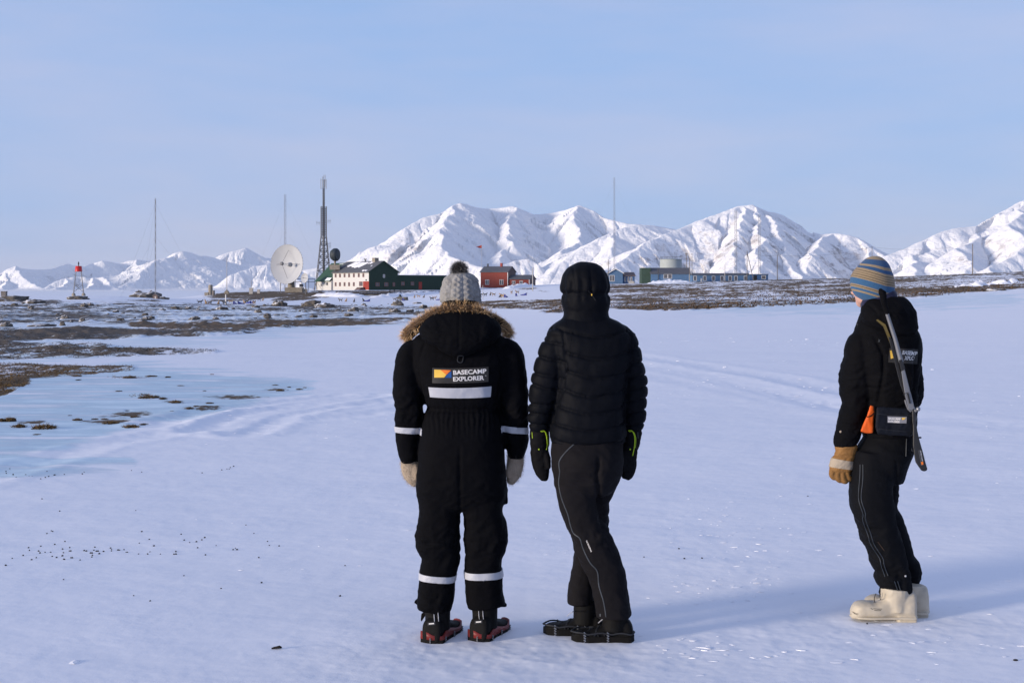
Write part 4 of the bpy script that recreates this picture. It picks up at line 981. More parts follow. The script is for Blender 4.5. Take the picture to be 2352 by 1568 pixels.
for X, Y, rz, lab in ((539.5, 699, 1.5, 'blue bagged dog sledge, leftmost of the row left of the huge dish'), (553.5, 699, .4, 'blue bagged dog sledge, second of the row left of the huge dish'), (571, 698, 2.4, 'blue bagged dog sledge, third of the row, beside the white post dogs'), (580.5, 697.5, 1.9, 'blue bagged dog sledge, rightmost of the row left of the huge dish'),
        (843, 693, 3.1, 'blue dog sledge lying low on the snow below the cream house'), (927, 691, 1.4, 'blue dog sledge just below the dark machine on the snow'), (1008.5, 690, 2.7, 'blue dog sledge half hidden beside the bobble hat'), (1162, 683.5, 1.2, 'blue dog sledge among the dogs below the red house'), (1186, 680.5, 1.5, 'small blue dog sledge right of the dogs below the red house'), (1203, 679, 2.8, 'blue dog sledge farthest right on the snow below the red house')):
    if SL is None: SL = sledge(); o = SL
    else: o = copy_tree(SL)
    o.location = foot(X, Y, 200, 520); o.rotation_euler = (0, 0, rz); tag(o, lab, 'sledge', 'dog sledges with blue bags'); o.scale = (.72,) * 3
def machine():
    p = foot(924, 690, 200, 520); root = empty('snowmobile', p, 2.7); tag(root, 'dark snowmobile parked among the dogs below the green gable', 'snowmobile')
    m = MB(); m.prism([(-1.5, .35), (1.0, .3), (1.5, .5), (1.3, .85), (.5, 1.05), (.2, .85), (-1.4, .9)], 'y', -.4, .4); m.build('body', M_BLACK, root)
    m = MB(); m.prism([(.5, 1.0), (1.0, .9), (.7, 1.55), (.6, 1.55)], 'y', -.35, .35); m.build('windshield', M_DARK, root)
    m = MB(); m.prism([(-1.5, .0), (.4, .0), (.6, .2), (.4, .4), (-1.5, .4), (-1.7, .2)], 'y', -.25, .25); m.build('track', M_BLACK, root)
    for y in (-.5, .5):
        m = MB(); m.tube([(.6, y, .05), (1.6, y, .05), (1.9, y, .2)], .06, 6); m.tube([(1.1, y * .6, .5), (1.2, y, .1)], .04, 5); m.build('ski', M_BLACK, root)
    m = MB(); m.tube([(.1, -.4, 1.2), (.3, 0, 1.1), (.1, .4, 1.2)], .04, 6); m.build('handlebar', M_BLACK, root)
machine()

def rock_mesh(seed, flat=.55):
    bm = bmesh.new(); bmesh.ops.create_icosphere(bm, subdivisions=4, radius=1.0)
    for v in bm.verts:
        p = v.co * 1.4 + Vector((seed * 7.1, seed * 3.3, 0)); k = 1 + .38 * mnoise.noise(p) + .22 * mnoise.noise(p * 2.3) + .12 * mnoise.noise(p * 5.1)
        v.co *= k; v.co.z *= flat
    me = bpy.data.meshes.new('rock'); bm.to_mesh(me); bm.free(); me.materials.append(M_ROCK)
    for p in me.polygons: p.use_smooth = True
    return me
ROCKS = [rock_mesh(i, .5 + .12 * (i % 3)) for i in range(6)]
def rock(X, Yb, w, h, lab, group=None, k=0, lo=40, name='rock'):
    """w, h: size in picture measure at the depth of its foot"""
    p = foot(X, Yb, lo, 500); s = p.y / F; me = ROCKS[k % 6]
    o = bpy.data.objects.new(name, me); COL.objects.link(o); zr = max(v.co.z for v in me.vertices)
    o.location = p; o.scale = (w * s / 2, min(w * s / 2, 4 + w * s * .2), h * s / zr * 1.05); o.rotation_euler = (0, 0, (k * 1.3) % 6 if w < 12 else 0)
    tag(o, lab, 'rock', group)
for k, r in enumerate([(36, 692, 78, 13, 'broad dark mound under the wooden box at the left edge'), (80, 697, 48, 9, 'flat dark mound right of the one under the wooden box'), (336, 684, 70, 14, 'long rock heap left of the tiny shed'), (318, 682, 22, 16, 'tall dark boulder on the rock heap by the tiny shed'), (350, 682, 26, 17, 'rounded dark boulder nearest the tiny shed'), (372, 687, 30, 6, 'low flat rock right of the tiny shed'),
        (183, 687.5, 48, 8, 'dark rocky hump below the beacon feet'), (14, 751, 30, 11, 'dark boulder at the left edge above the pebble strip'), (98, 750, 62, 7, 'long low dark rock above the pebble strip'), (143, 748, 15, 11, 'small upright rock at the right end of the long low rock'), (509, 712, 26, 9, 'domed boulder with a snowy face below the sled dogs'),
        (643, 703, 30, 11, 'snow streaked rock heap below the huge dish'), (722, 704, 40, 15, 'largest snow capped rock heap below the station house'), (746, 706, 44, 10, 'rock heap tapering right of the largest snow capped heap'), (704, 704, 24, 8, 'low rock at the left foot of the largest snow capped heap'), (912, 703, 30, 12, 'pointed rock left of the bobble hat'), (958, 697, 18, 4, 'small flat rock just left of the bobble hat'), (907, 717, 24, 8, 'brown topped rock left of the fur trimmed shoulder'), (814, 716, 26, 8, 'low brown rock right of the largest heap'), (801, 726, 20, 5, 'flat rock in front of the low brown rock'),
        (1133, 707, 9, 6, 'small white dusted stone on the brown strip right of the fur hood'), (1165, 707.5, 12, 7, 'larger white dusted stone on the brown strip'), (720, 729, 16, 6, 'grey stone on the flats right of the seaweed band'), (2290, 668, 40, 5, 'dark rock strip on the tundra at the far right')]):
    rock(*r, k=k)
rr = random.Random(5)
for i in range(105):
    X = rr.uniform(-20, 1000); Y = rr.uniform(696, 742) if X < 700 else rr.uniform(698, 726); w = (5 + 16 * rr.random() ** 2.2) * (0.6 + (Y - 690) / 70); 
    rock(X, Y, w, w * rr.uniform(.25, .5), 'small dark rock poking through the snowy flats', 'small rocks scattered over the snowy flats', k=i)
# ---------------------------------------------------------------- people: shaped from measured outlines, fused into single surfaces
class Fig:
    """local frame of a figure: picture measure (X, Y) and depth z (same unit) -> metres around its standing point."""
    def __init__(s, Xb, Yb, d):
        s.Xb, s.Yb, s.s = Xb, Yb, d / F; x = (Xb - CX) / F * d
        s.base = Vector((x, d, CH + (HZ - Yb) / F * d))
    persp = False
    def p(s, X, Y, z=0.0):
        if s.persp:                                    # a thing carried nearer to the viewer: same line of sight, its own depth
            d = s.base.y + z * s.s; return Vector(((X - CX) / F * d, d, CH + (HZ - Y) / F * d)) - s.base
        return Vector(((X - s.Xb) * s.s, z * s.s, (s.Yb - Y) * s.s))
    def XY(s, co): return co[:, 0] / s.s + s.Xb, s.Yb - co[:, 2] / s.s
def spline(rows, per=5):
    """smooth a list of section rows (Catmull-Rom)."""
    R = np.array(rows, float); out = []
    for i in range(len(R) - 1):
        p0, p1, p2, p3 = R[max(i - 1, 0)], R[i], R[i + 1], R[min(i + 2, len(R) - 1)]
        for k in range(per):
            t = k / per; out.append(.5 * ((2 * p1) + (-p0 + p2) * t + (2 * p0 - 5 * p1 + 4 * p2 - p3) * t * t + (-p0 + 3 * p1 - 3 * p2 + p3) * t ** 3))
    out.append(R[-1]); return np.array(out)
def limb(m, fg, rows, n=28, per=5, shrink=1.0, se=2.3):
    """rows: X, Y, z, half width in the picture, half depth; sections stand square to the path."""
    S = spline([r if len(r) == 5 else (*r, r[3] * .92) for r in rows], per)
    P = [fg.p(*r[:3]) for r in S]; vs = []; M = len(P)
    for i, r in enumerate(S):
        t = (P[min(i + 1, M - 1)] - P[max(i - 1, 0)]).normalized(); u = Vector((t.z, 0, -t.x))
        if u.length < .2: u = Vector((1, 0, 0)) if abs(t.x) < .5 else Vector((0, 0, 1))
        u = (u - t * u.dot(t)).normalized(); w = t.cross(u).normalized()
        for k in range(n):
            a = 2 * PI * k / n; c, q = math.cos(a), math.sin(a)
            c = math.copysign(abs(c) ** (2 / se), c); q = math.copysign(abs(q) ** (2 / se), q)
            vs.append(P[i] + u * (c * r[3] * fg.s * shrink) + w * (q * r[4] * fg.s * shrink))
    fs = [(i * n + k, i * n + (k + 1) % n, (i + 1) * n + (k + 1) % n, (i + 1) * n + k) for i in range(M - 1) for k in range(n)]
    fs += [tuple(range(n - 1, -1, -1)), tuple(range((M - 1) * n, M * n))]
    m.add(vs, fs, True)
def trunk(m, fg, rows, n=44, per=5, se=2.5, shrink=1.0):
    """rows: Y, left X, right X, middle depth, half depth; level sections."""
    S = spline(rows, per); vs = []; M = len(S)
    for Y, a_, b_, z, hd in S:
        cx, hw = (a_ + b_) / 2, (b_ - a_) / 2
        for k in range(n):
            a = 2 * PI * k / n; c, q = math.cos(a), math.sin(a)
            c = math.copysign(abs(c) ** (2 / se), c); q = math.copysign(abs(q) ** (2 / se), q)
            vs.append(fg.p(cx + c * hw * shrink, Y, z + q * hd * shrink))
    fs = [(i * n + k, i * n + (k + 1) % n, (i + 1) * n + (k + 1) % n, (i + 1) * n + k) for i in range(M - 1) for k in range(n)]
    fs += [tuple(range(n - 1, -1, -1)), tuple(range((M - 1) * n, M * n))]
    m.add(vs, fs, True)
def ball(m, c, r, n=16):
    r = r if isinstance(r, (tuple, list)) else (r, r, r); vs = []; 
    for i in range(n + 1):
        ph = PI * i / n
        for k in range(n): a = 2 * PI * k / n; vs.append((c[0] + r[0] * math.sin(ph) * math.cos(a), c[1] + r[1] * math.sin(ph) * math.sin(a), c[2] + r[2] * math.cos(ph)))
    m.add(vs, [(i * n + k, (i + 1) * n + k, (i + 1) * n + (k + 1) % n, i * n + (k + 1) % n) for i in range(n) for k in range(n)], True)
def fuse(m, voxel=.007, smooth=6, name='fused'):
    me = bpy.data.meshes.new(name); me.from_pydata(m.v, [], m.f); me.update()
    bm = bmesh.new(); bm.from_mesh(me); bmesh.ops.remove_doubles(bm, verts=bm.verts, dist=1e-5); bmesh.ops.recalc_face_normals(bm, faces=bm.faces); bm.to_mesh(me); bm.free()
    o = bpy.data.objects.new(name, me); COL.objects.link(o)
    r = o.modifiers.new('r', 'REMESH'); r.mode = 'VOXEL'; r.voxel_size = voxel
    if smooth: sm = o.modifiers.new('s', 'SMOOTH'); sm.iterations = smooth; sm.factor = .5
    dg = bpy.context.evaluated_depsgraph_get(); ne = bpy.data.meshes.new_from_object(o.evaluated_get(dg))
    bpy.data.objects.remove(o); ne.name = name
    ne.polygons.foreach_set('use_smooth', np.ones(len(ne.polygons), dtype=bool))
    return ne
def mco(me):
    a = np.empty(len(me.vertices) * 3, np.float32); me.vertices.foreach_get('co', a); return a.reshape(-1, 3).astype(float)
def mno(me):
    a = np.empty(len(me.vertices) * 3, np.float32); me.vertex_normals.foreach_get('vector', a); return a.reshape(-1, 3).astype(float)
def displace(me, amount):
    co = mco(me) + mno(me) * amount[:, None]; me.vertices.foreach_set('co', co.astype(np.float32).ravel()); me.update()
def folds(fg, me, amp, fx=.012, fy=.05, seed=0, zones=(), turn=.25):
    """soft cloth creases, in metres; zones: (X, Y, rx, ry, extra amplitude)."""
    co = mco(me); X, Y = fg.XY(co); Z = co[:, 1] / fg.s
    wx = X + 14 * fbm(X * .012, Y * .012, 2, seed + 3); wy = Y + 16 * fbm(X * .014 + 7, Y * .014, 2, seed + 4) + turn * (X - fg.Xb)
    n = ridged(wx * fx + Z * .010, wy * fy * .55 + Z * .008, 3, seed) - .78
    n2 = fbm(X * .05 + Z * .04, Y * .05, 3, seed + 9)
    a = np.full(len(X), amp)
    for (cx, cy, rx, ry, e) in zones: a = a + 1.6 * e * blob(X, Y, cx, cy, rx, ry)
    return a * (n * 2.2 + .35 * n2)
def band_shell(fg, me, cuts, keep, off, name, mat, parent):
    """a strip lying on a garment: the part of its surface between two planes, lifted off a little."""
    bm = bmesh.new(); bm.from_mesh(me)
    for (p, q, up) in cuts:      # the line p-q in the picture; 'up' keeps what is above it
        a, b = fg.p(*p), fg.p(*q); d = (b - a).normalized(); nrm = Vector((-d.z, 0, d.x))
        if nrm.z < 0: nrm = -nrm
        bmesh.ops.bisect_plane(bm, geom=bm.verts[:] + bm.edges[:] + bm.faces[:], plane_co=a, plane_no=nrm, clear_inner=up, clear_outer=not up)
    dead = [f for f in bm.faces if not keep(f.calc_center_median().x / fg.s + fg.Xb, fg.Yb - f.calc_center_median().z / fg.s, f.calc_center_median().y / fg.s)]
    bmesh.ops.delete(bm, geom=dead, context='FACES')
    bm.normal_update(); 
    for v in bm.verts: v.co += v.normal * off
    out = bpy.data.meshes.new(name); bm.to_mesh(out); bm.free()
    for p in out.polygons: p.use_smooth = True
    o = link(name, out, mat, parent); so = o.modifiers.new('thick', 'SOLIDIFY'); so.thickness = off * .9; so.offset = -1
    return o
def soften(me, n=2):
    e = np.empty(len(me.edges) * 2, np.int32); me.edges.foreach_get('vertices', e); e = e.reshape(-1, 2); co = mco(me); k = np.bincount(e.ravel(), minlength=len(co))[:, None]
    for _ in range(n):
        s_ = np.zeros_like(co)
        for a, b in ((0, 1), (1, 0)):
            for c in range(3): s_[:, c] += np.bincount(e[:, a], weights=co[e[:, b], c], minlength=len(co))
        co = co * .5 + .5 * s_ / np.maximum(k, 1)
    me.vertices.foreach_set('co', co.astype(np.float32).ravel()); me.update()
class Skin:
    """finds the near side of garments, to lay patches, lettering and cords on them."""
    def __init__(s, fg, *mes):
        s.fg = fg; vs = []; fs = []
        for me in mes:
            b = len(vs); vs += [tuple(v.co) for v in me.vertices]; fs += [tuple(i + b for i in p.vertices) for p in me.polygons]
        s.t = BVHTree.FromPolygons(vs, fs); s.last = fg.base.y
    def at(s, X, Y, off):
        o = Vector((0, 0, CH)) - s.fg.base; dv = Vector(((X - CX) / F, 1, (HZ - Y) / F)); h = s.t.ray_cast(o + dv * 3, dv.normalized())
        if h[0] is not None: s.last = h[0].y - o.y
        return o + dv * (s.last - off)
def lay(sk, pts2, faces, off, name, mat, parent):
    vs = [sk.at(x, y, off) for x, y in pts2]; me = bpy.data.meshes.new(name); me.from_pydata([tuple(v) for v in vs], [], faces); me.update()
    for p in me.polygons: p.use_smooth = True
    return link(name, me, mat, parent)
def lay_quad(sk, TL, TR, BR, BL, off, name, mat, parent, n=(16, 6), sag=(0, 0)):
    pts = []
    for j in range(n[1] + 1):
        v = j / n[1]
        for i in range(n[0] + 1):
            u = i / n[0]; a = Vector(TL).lerp(Vector(TR), u); b = Vector(BL).lerp(Vector(BR), u); q = a.lerp(b, v)
            q.y += (sag[0] * (1 - v) + sag[1] * v) * 4 * u * (1 - u); pts.append((q.x, q.y))
    w = n[0] + 1; fs = [(j * w + i, (j + 1) * w + i, (j + 1) * w + i + 1, j * w + i + 1) for j in range(n[1]) for i in range(n[0])]
    return lay(sk, pts, fs, off, name, mat, parent)
def lay_poly(sk, poly, off, name, mat, parent, cut=6):
    bm = bmesh.new(); f = bm.faces.new([bm.verts.new((x, y, 0)) for x, y in poly]); bmesh.ops.triangulate(bm, faces=[f])
    bmesh.ops.subdivide_edges(bm, edges=bm.edges[:], cuts=cut, use_grid_fill=True)
    bm.verts.index_update(); pts = [(v.co.x, v.co.y) for v in bm.verts]; fs = [tuple(v.index for v in f.verts) for f in bm.faces]; bm.free()
    return lay(sk, pts, fs, off, name, mat, parent)
def lay_line(sk, pl, w, off, name, mat, parent, z_round=False):
    P = spline([tuple(p) for p in pl], 6); m = MB(); pts = [sk.at(x, y, off) for x, y in P]
    for _ in range(2): pts = [pts[0]] + [(pts[i - 1] + pts[i] * 2 + pts[i + 1]) / 4 for i in range(1, len(pts) - 1)] + [pts[-1]]
    m.tube(pts, w * sk.fg.s / 2, 6); return m.build(name, mat, parent)
def letters(text, bold=.018):
    cu = bpy.data.curves.new('lettering', 'FONT'); cu.body = text; cu.offset = bold; cu.resolution_u = 3
    o = bpy.data.objects.new('lettering', cu); COL.objects.link(o); dg = bpy.context.evaluated_depsgraph_get(); me = bpy.data.meshes.new_from_object(o.evaluated_get(dg)); bpy.data.objects.remove(o)
    bm = bmesh.new(); bm.from_mesh(me); bmesh.ops.triangulate(bm, faces=bm.faces)
    bmesh.ops.subdivide_edges(bm, edges=[e for e in bm.edges if e.calc_length() > .12], cuts=2)
    bmesh.ops.triangulate(bm, faces=[f for f in bm.faces if len(f.verts) > 3])
    bm.verts.index_update(); v = np.array([tuple(q.co) for q in bm.verts]); fs = [tuple(q.index for q in f.verts) for f in bm.faces]; bm.free()
    v = v[:, :2]; v = (v - v.min(0)) / (v.max(0) - v.min(0)); return v, fs
def lay_text(sk, text, base, height, off, name, mat, parent, bold=.018, slant=0.0):
    """base: baseline points (X, Y) from left to right (2 or 3); height: cap height."""
    v, fs = letters(text, bold); B = np.array(base, float); pts = []
    for u, w in v:
        if len(B) == 3:
            a = (1 - u) * (1 - 2 * u); b = 4 * u * (1 - u); c = u * (2 * u - 1); q = a * B[0] + b * B[1] + c * B[2]
        else: q = B[0] * (1 - u) + B[1] * u
        d = (B[-1] - B[0]); d = d / np.hypot(*d); nrm = np.array([d[1], -d[0]])
        q = q + nrm * height * w + d * slant * height * w; pts.append((q[0], q[1]))
    return lay(sk, pts, fs, off, name, mat, parent)
def fur(name, roots, dirs, length, width, mat, parent, curl=.35, seed=1, droop=(0, 0, -1)):
    """many tapering hairs; a value along each hair drives its colour."""
    rg = np.random.RandomState(seed); n = len(roots); R = np.array(roots); D = np.array(dirs); D /= np.linalg.norm(D, axis=1)[:, None]
    J = rg.normal(size=(n, 3)) * curl; ln = length * rg.uniform(.55, 1.15, n)[:, None]; sd = np.cross(D, rg.normal(size=(n, 3))); sd /= np.linalg.norm(sd, axis=1)[:, None]
    co = []; tip = []
    for k, t in enumerate((0, .4, .75, 1.0)):
        c = R + D * ln * t + J * ln * t * t * .6 + np.array(droop) * ln * t * t * .18; w = width * (1 - .85 * t)
        co += [c - sd * w / 2, c + sd * w / 2]; tip += [np.full(n, t)] * 2
    co = np.stack(co, 1).reshape(-1, 3); tip = np.stack(tip, 1).ravel(); rnd = np.repeat(rg.rand(n), 8)
    b = np.arange(n)[:, None] * 8; q = np.concatenate([np.stack([b[:, 0] + 2 * k, b[:, 0] + 2 * k + 1, b[:, 0] + 2 * k + 3, b[:, 0] + 2 * k + 2], 1) for k in range(3)])
    me = mesh_np(name, co, q); attr(me, 'tip', tip); attr(me, 'rnd', rnd)
    return link(name, me, mat, parent)
def fur_mat(name, root, tip, light, p=.5):
    m, N, L, B = mat_new(name); t = attr_node(N, 'tip'); r = attr_node(N, 'rnd')
    c = mix_node(N, L, t, root, tip); f = math_node(N, L, 'MULTIPLY', math_node(N, L, 'GREATER_THAN', r, p), t)
    L.new(mix_node(N, L, f, c, light), B.inputs['Base Color']); B.inputs['Roughness'].default_value = .7; B.inputs['Specular IOR Level'].default_value = .2; return m
def mesh_points(me, n, seed, cond=None):
    rg = np.random.RandomState(seed); co = mco(me); no = mno(me); idx = rg.randint(0, len(co), n * 3); 
    if cond is not None: idx = np.array([i for i in idx if cond(co[i], no[i])])
    idx = idx[:n]; return co[idx] + rg.normal(size=(len(idx), 3)) * .002, no[idx]

def fabric(name, col, rough=.75, weave=900.0, bump=.12, spec=.25, sheen=.15):
    m, N, L, B = mat_new(name); tc = N.new('ShaderNodeTexCoord'); P = tc.outputs['Object']
    n = noise_node(N, L, P, 5.0, 5); w = noise_node(N, L, P, weave, 2); c = noise_node(N, L, P, 34.0, 4, .6)
    L.new(mix_node(N, L, n, tuple(v * .75 for v in col), tuple(min(1, v * 1.3) for v in col)), B.inputs['Base Color'])
    h = math_node(N, L, 'ADD', math_node(N, L, 'MULTIPLY', w, .25), math_node(N, L, 'MULTIPLY', c, 1.0))
    b = N.new('ShaderNodeBump'); b.inputs['Strength'].default_value = bump; b.inputs['Distance'].default_value = .006; L.new(h, b.inputs['Height']); L.new(b.outputs['Normal'], B.inputs['Normal'])
    B.inputs['Roughness'].default_value = rough; B.inputs['Specular IOR Level'].default_value = spec; B.inputs['Sheen Weight'].default_value = sheen; B.inputs['Sheen Roughness'].default_value = .5
    return m
F_SUIT = fabric('black_suit_fabric', (.0018, .0019, .0030), .82, bump=.4, spec=.07, sheen=0)
F_PUFF = fabric('black_down_fabric', (.0022, .0028, .0050), .65, bump=.2, spec=.08, sheen=0)
F_PANT = fabric('charcoal_softshell', (.0072, .0066, .0080), .85, bump=.3, spec=.10, sheen=0)
F_JACK = fabric('black_shell_fabric', (.0022, .0023, .0034), .82, bump=.35, spec=.08, sheen=0)
F_PANT3 = fabric('black_work_trousers', (.0030, .0034, .0050), .8, bump=.35, spec=.10, sheen=0)
F_NAVY = fabric('navy_fleece', (.006, .008, .035), .9, sheen=.2)
F_GLOVE = fabric('black_mitten', (.005, .005, .006), .8, spec=.08, sheen=0)
F_REFL = simple('reflective_tape', (.40, .41, .45), .45, .06, 12, .15, 90, spec=.4)
F_PATCH = fabric('dark_patch', (.022, .021, .021), .6)
F_LETTER = simple('white_print', (.66, .64, .62), .6, .03)
F_YELLOW = simple('yellow_print', (.70, .44, .07), .6, .05); F_ORANGE = simple('orange_print', (.70, .17, .02), .6, .05); F_BLUEP = simple('blue_print', (.012, .07, .24), .6, .05)
F_SKIN = simple('skin', (.52, .30, .23), .55, .08, 20, .1, 200, spec=.4)
F_BOOT = fabric('black_boot', (.0045, .0045, .005), .7, spec=.12, bump=.25, sheen=0)
F_SOLE = simple('dark_rubber', (.007, .0065, .0065), .8, .2, 20, spec=.1)
F_RED = simple('red_rubber', (.16, .016, .013), .5, .15, 10, spec=.4)
F_GREYR = simple('grey_rubber', (.020, .022, .027), .65, .15, 10, spec=.2)
F_CHAIN = simple('steel_chain', (.26, .265, .28), .4, .1, metal=.7)
F_LIME = simple('lime_cord', (.38, .55, .02), .6)
F_ZIP = simple('grey_zip_tape', (.055, .063, .072), .5, .3, 30)
F_ZIP3 = simple('slate_zip_tape', (.022, .030, .042), .5, .2, 30)
F_BUNNY = simple('white_rubber_boot', (.46, .405, .315), .55, .14, 9, .15, 30, spec=.35)
F_SCUFF = simple('black_scuff', (.05, .045, .04), .8)
F_TAN = simple('tan_leather', (.225, .110, .030), .65, .25, 18, .25, 60); F_PALEL = simple('pale_leather', (.34, .28, .21), .7, .1, 14, .2, 60)
F_ORG = simple('orange_nylon', (.62, .095, .008), .6, .08, 8, .2, 40)
F_BAG = fabric('dark_bag_nylon', (.006, .0075, .012), .7, spec=.12, sheen=0)
F_BARREL = simple('brushed_steel', (.17, .175, .19), .45, .08, 8, metal=.35, spec=.4)
F_STOCK = simple('black_stock', (.014, .014, .015), .45, .15, 8, spec=.4)
F_OLIVE = fabric('olive_webbing', (.085, .065, .02), .85)

def head(m, fg, X, Y, z, yaw, k=1.0):
    """skull, face and ears round (X, Y); yaw: where the face points, 0 = away from the viewer, positive to the left."""
    c = fg.p(X, Y, z); f = Vector((-math.sin(yaw), math.cos(yaw), 0)); r = Vector((f.y, -f.x, 0)); u = Vector((0, 0, 1))
    def b(q, rad):
        vs0 = len(m.v); ball(m, (0, 0, 0), tuple(v * k for v in rad), 14)
        for i in range(vs0, len(m.v)):
            a = m.v[i]; m.v[i] = tuple(c + r * (a[0] + q[0] * k) + f * (a[1] + q[1] * k) + u * (a[2] + q[2] * k))
    b((0, -.005, .02), (.078, .097, .098)); b((0, .03, -.045), (.062, .064, .072)); b((0, .058, -.085), (.032, .032, .028))     # skull, jaw, chin
    b((0, .094, -.022), (.012, .014, .026)); b((0, .101, -.036), (.016, .015, .011))                                             # nose
    b((0, .082, .012), (.055, .016, .012)); b((.045, .062, -.03), (.024, .024, .026)); b((-.045, .062, -.03), (.024, .024, .026))      # brow, cheeks
    b((0, .084, -.060), (.024, .010, .005)); b((0, .083, -.069), (.020, .010, .006))                                             # lips
    for s_ in (-1, 1): b((s_ * .079, -.005, -.015), (.010, .020, .032))
    m2 = MB()
    for s_ in (-1, 1): ball(m2, tuple(c + r * (s_ * .031 * k) + f * (.078 * k) - u * (.006 * k)), .013 * k, 10)
    return m2
EYE = simple('eye', (.5, .48, .45), .2)

def boot_shape(L_=.30, wd=.052, hs=.11, ankle=.055, shaft=.20, toe_h=.055):
    """closed boot along +x (toe), sole on z = 0."""
    m = MB(); n = 22
    prof = [(-.02, .55, .45), (.0, .82, .75), (.06, .92, 1.0), (.14, .90, 1.0), (.28, .84, 1.0), (.42, .88, .82), (.58, 1.02, .62), (.74, 1.05, .52), (.88, .92, .48), (.96, .66, .40), (1.0, .35, .26)]
    S = spline(prof, 4); vs = []
    for t, w, h in S:
        hh = max(toe_h * .45, hs * h)
        for k in range(n):
            a = 2 * PI * k / n; c, q = math.cos(a), math.sin(a); c = math.copysign(abs(c) ** .72, c); q = math.copysign(abs(q) ** .6, q)
            vs.append((t * L_, c * wd * w, hh / 2 + q * hh / 2))
    M = len(S); fs = [(i * n + k, i * n + (k + 1) % n, (i + 1) * n + (k + 1) % n, (i + 1) * n + k) for i in range(M - 1) for k in range(n)] + [tuple(range(n - 1, -1, -1)), tuple(range((M - 1) * n, M * n))]
    m.add(vs, fs, True)
    m.tube([(.085 * L_ / .3, 0, .05), (.085 * L_ / .3, 0, hs), (.08 * L_ / .3, 0, shaft)], [ankle, ankle, ankle * 1.05], 18)
    return m
def place(me, loc, yaw, z0=0.0):
    """turn a mesh made along +x to the heading yaw (0 = right, counter clockwise seen from above) and set it down."""
    me.transform(Matrix.Translation(loc) @ Matrix.Rotation(yaw, 4, 'Z')); return me
def stood(fg, X, Y):
    """ground point of a picture position near the figure, in its frame"""
    d = F * CH / (Y - HZ); x = (X - CX) / F * d; g = ground_z(x, d); return Vector((x, d, g - .004)) - fg.base
def smooth_obj(name, m, mat, parent, voxel=.005, it=5, loc=None, yaw=0.0):
    me = fuse(m, voxel, it, name)
    if loc is not None: place(me, loc, yaw)
    return link(name, me, mat, parent)
def torus_band(L_, wd, z, r, x0=.0, x1=1.0, k=1.07):
    pts = []; n = 40
    for i in range(n + 1):
        a = 2 * PI * i / n; t = .5 - .5 * math.cos(a); xx = x0 + (x1 - x0) * t; w = np.interp(xx, [0, .06, .28, .45, .74, .9, 1.0], [.45, .95, .88, .92, 1.06, .88, .2])
        pts.append((xx * L_ * 1.045 - .010, math.copysign(1, math.sin(a) + 1e-9) * wd * w * k * min(1, abs(math.sin(a)) * 2.5), z))
    return pts
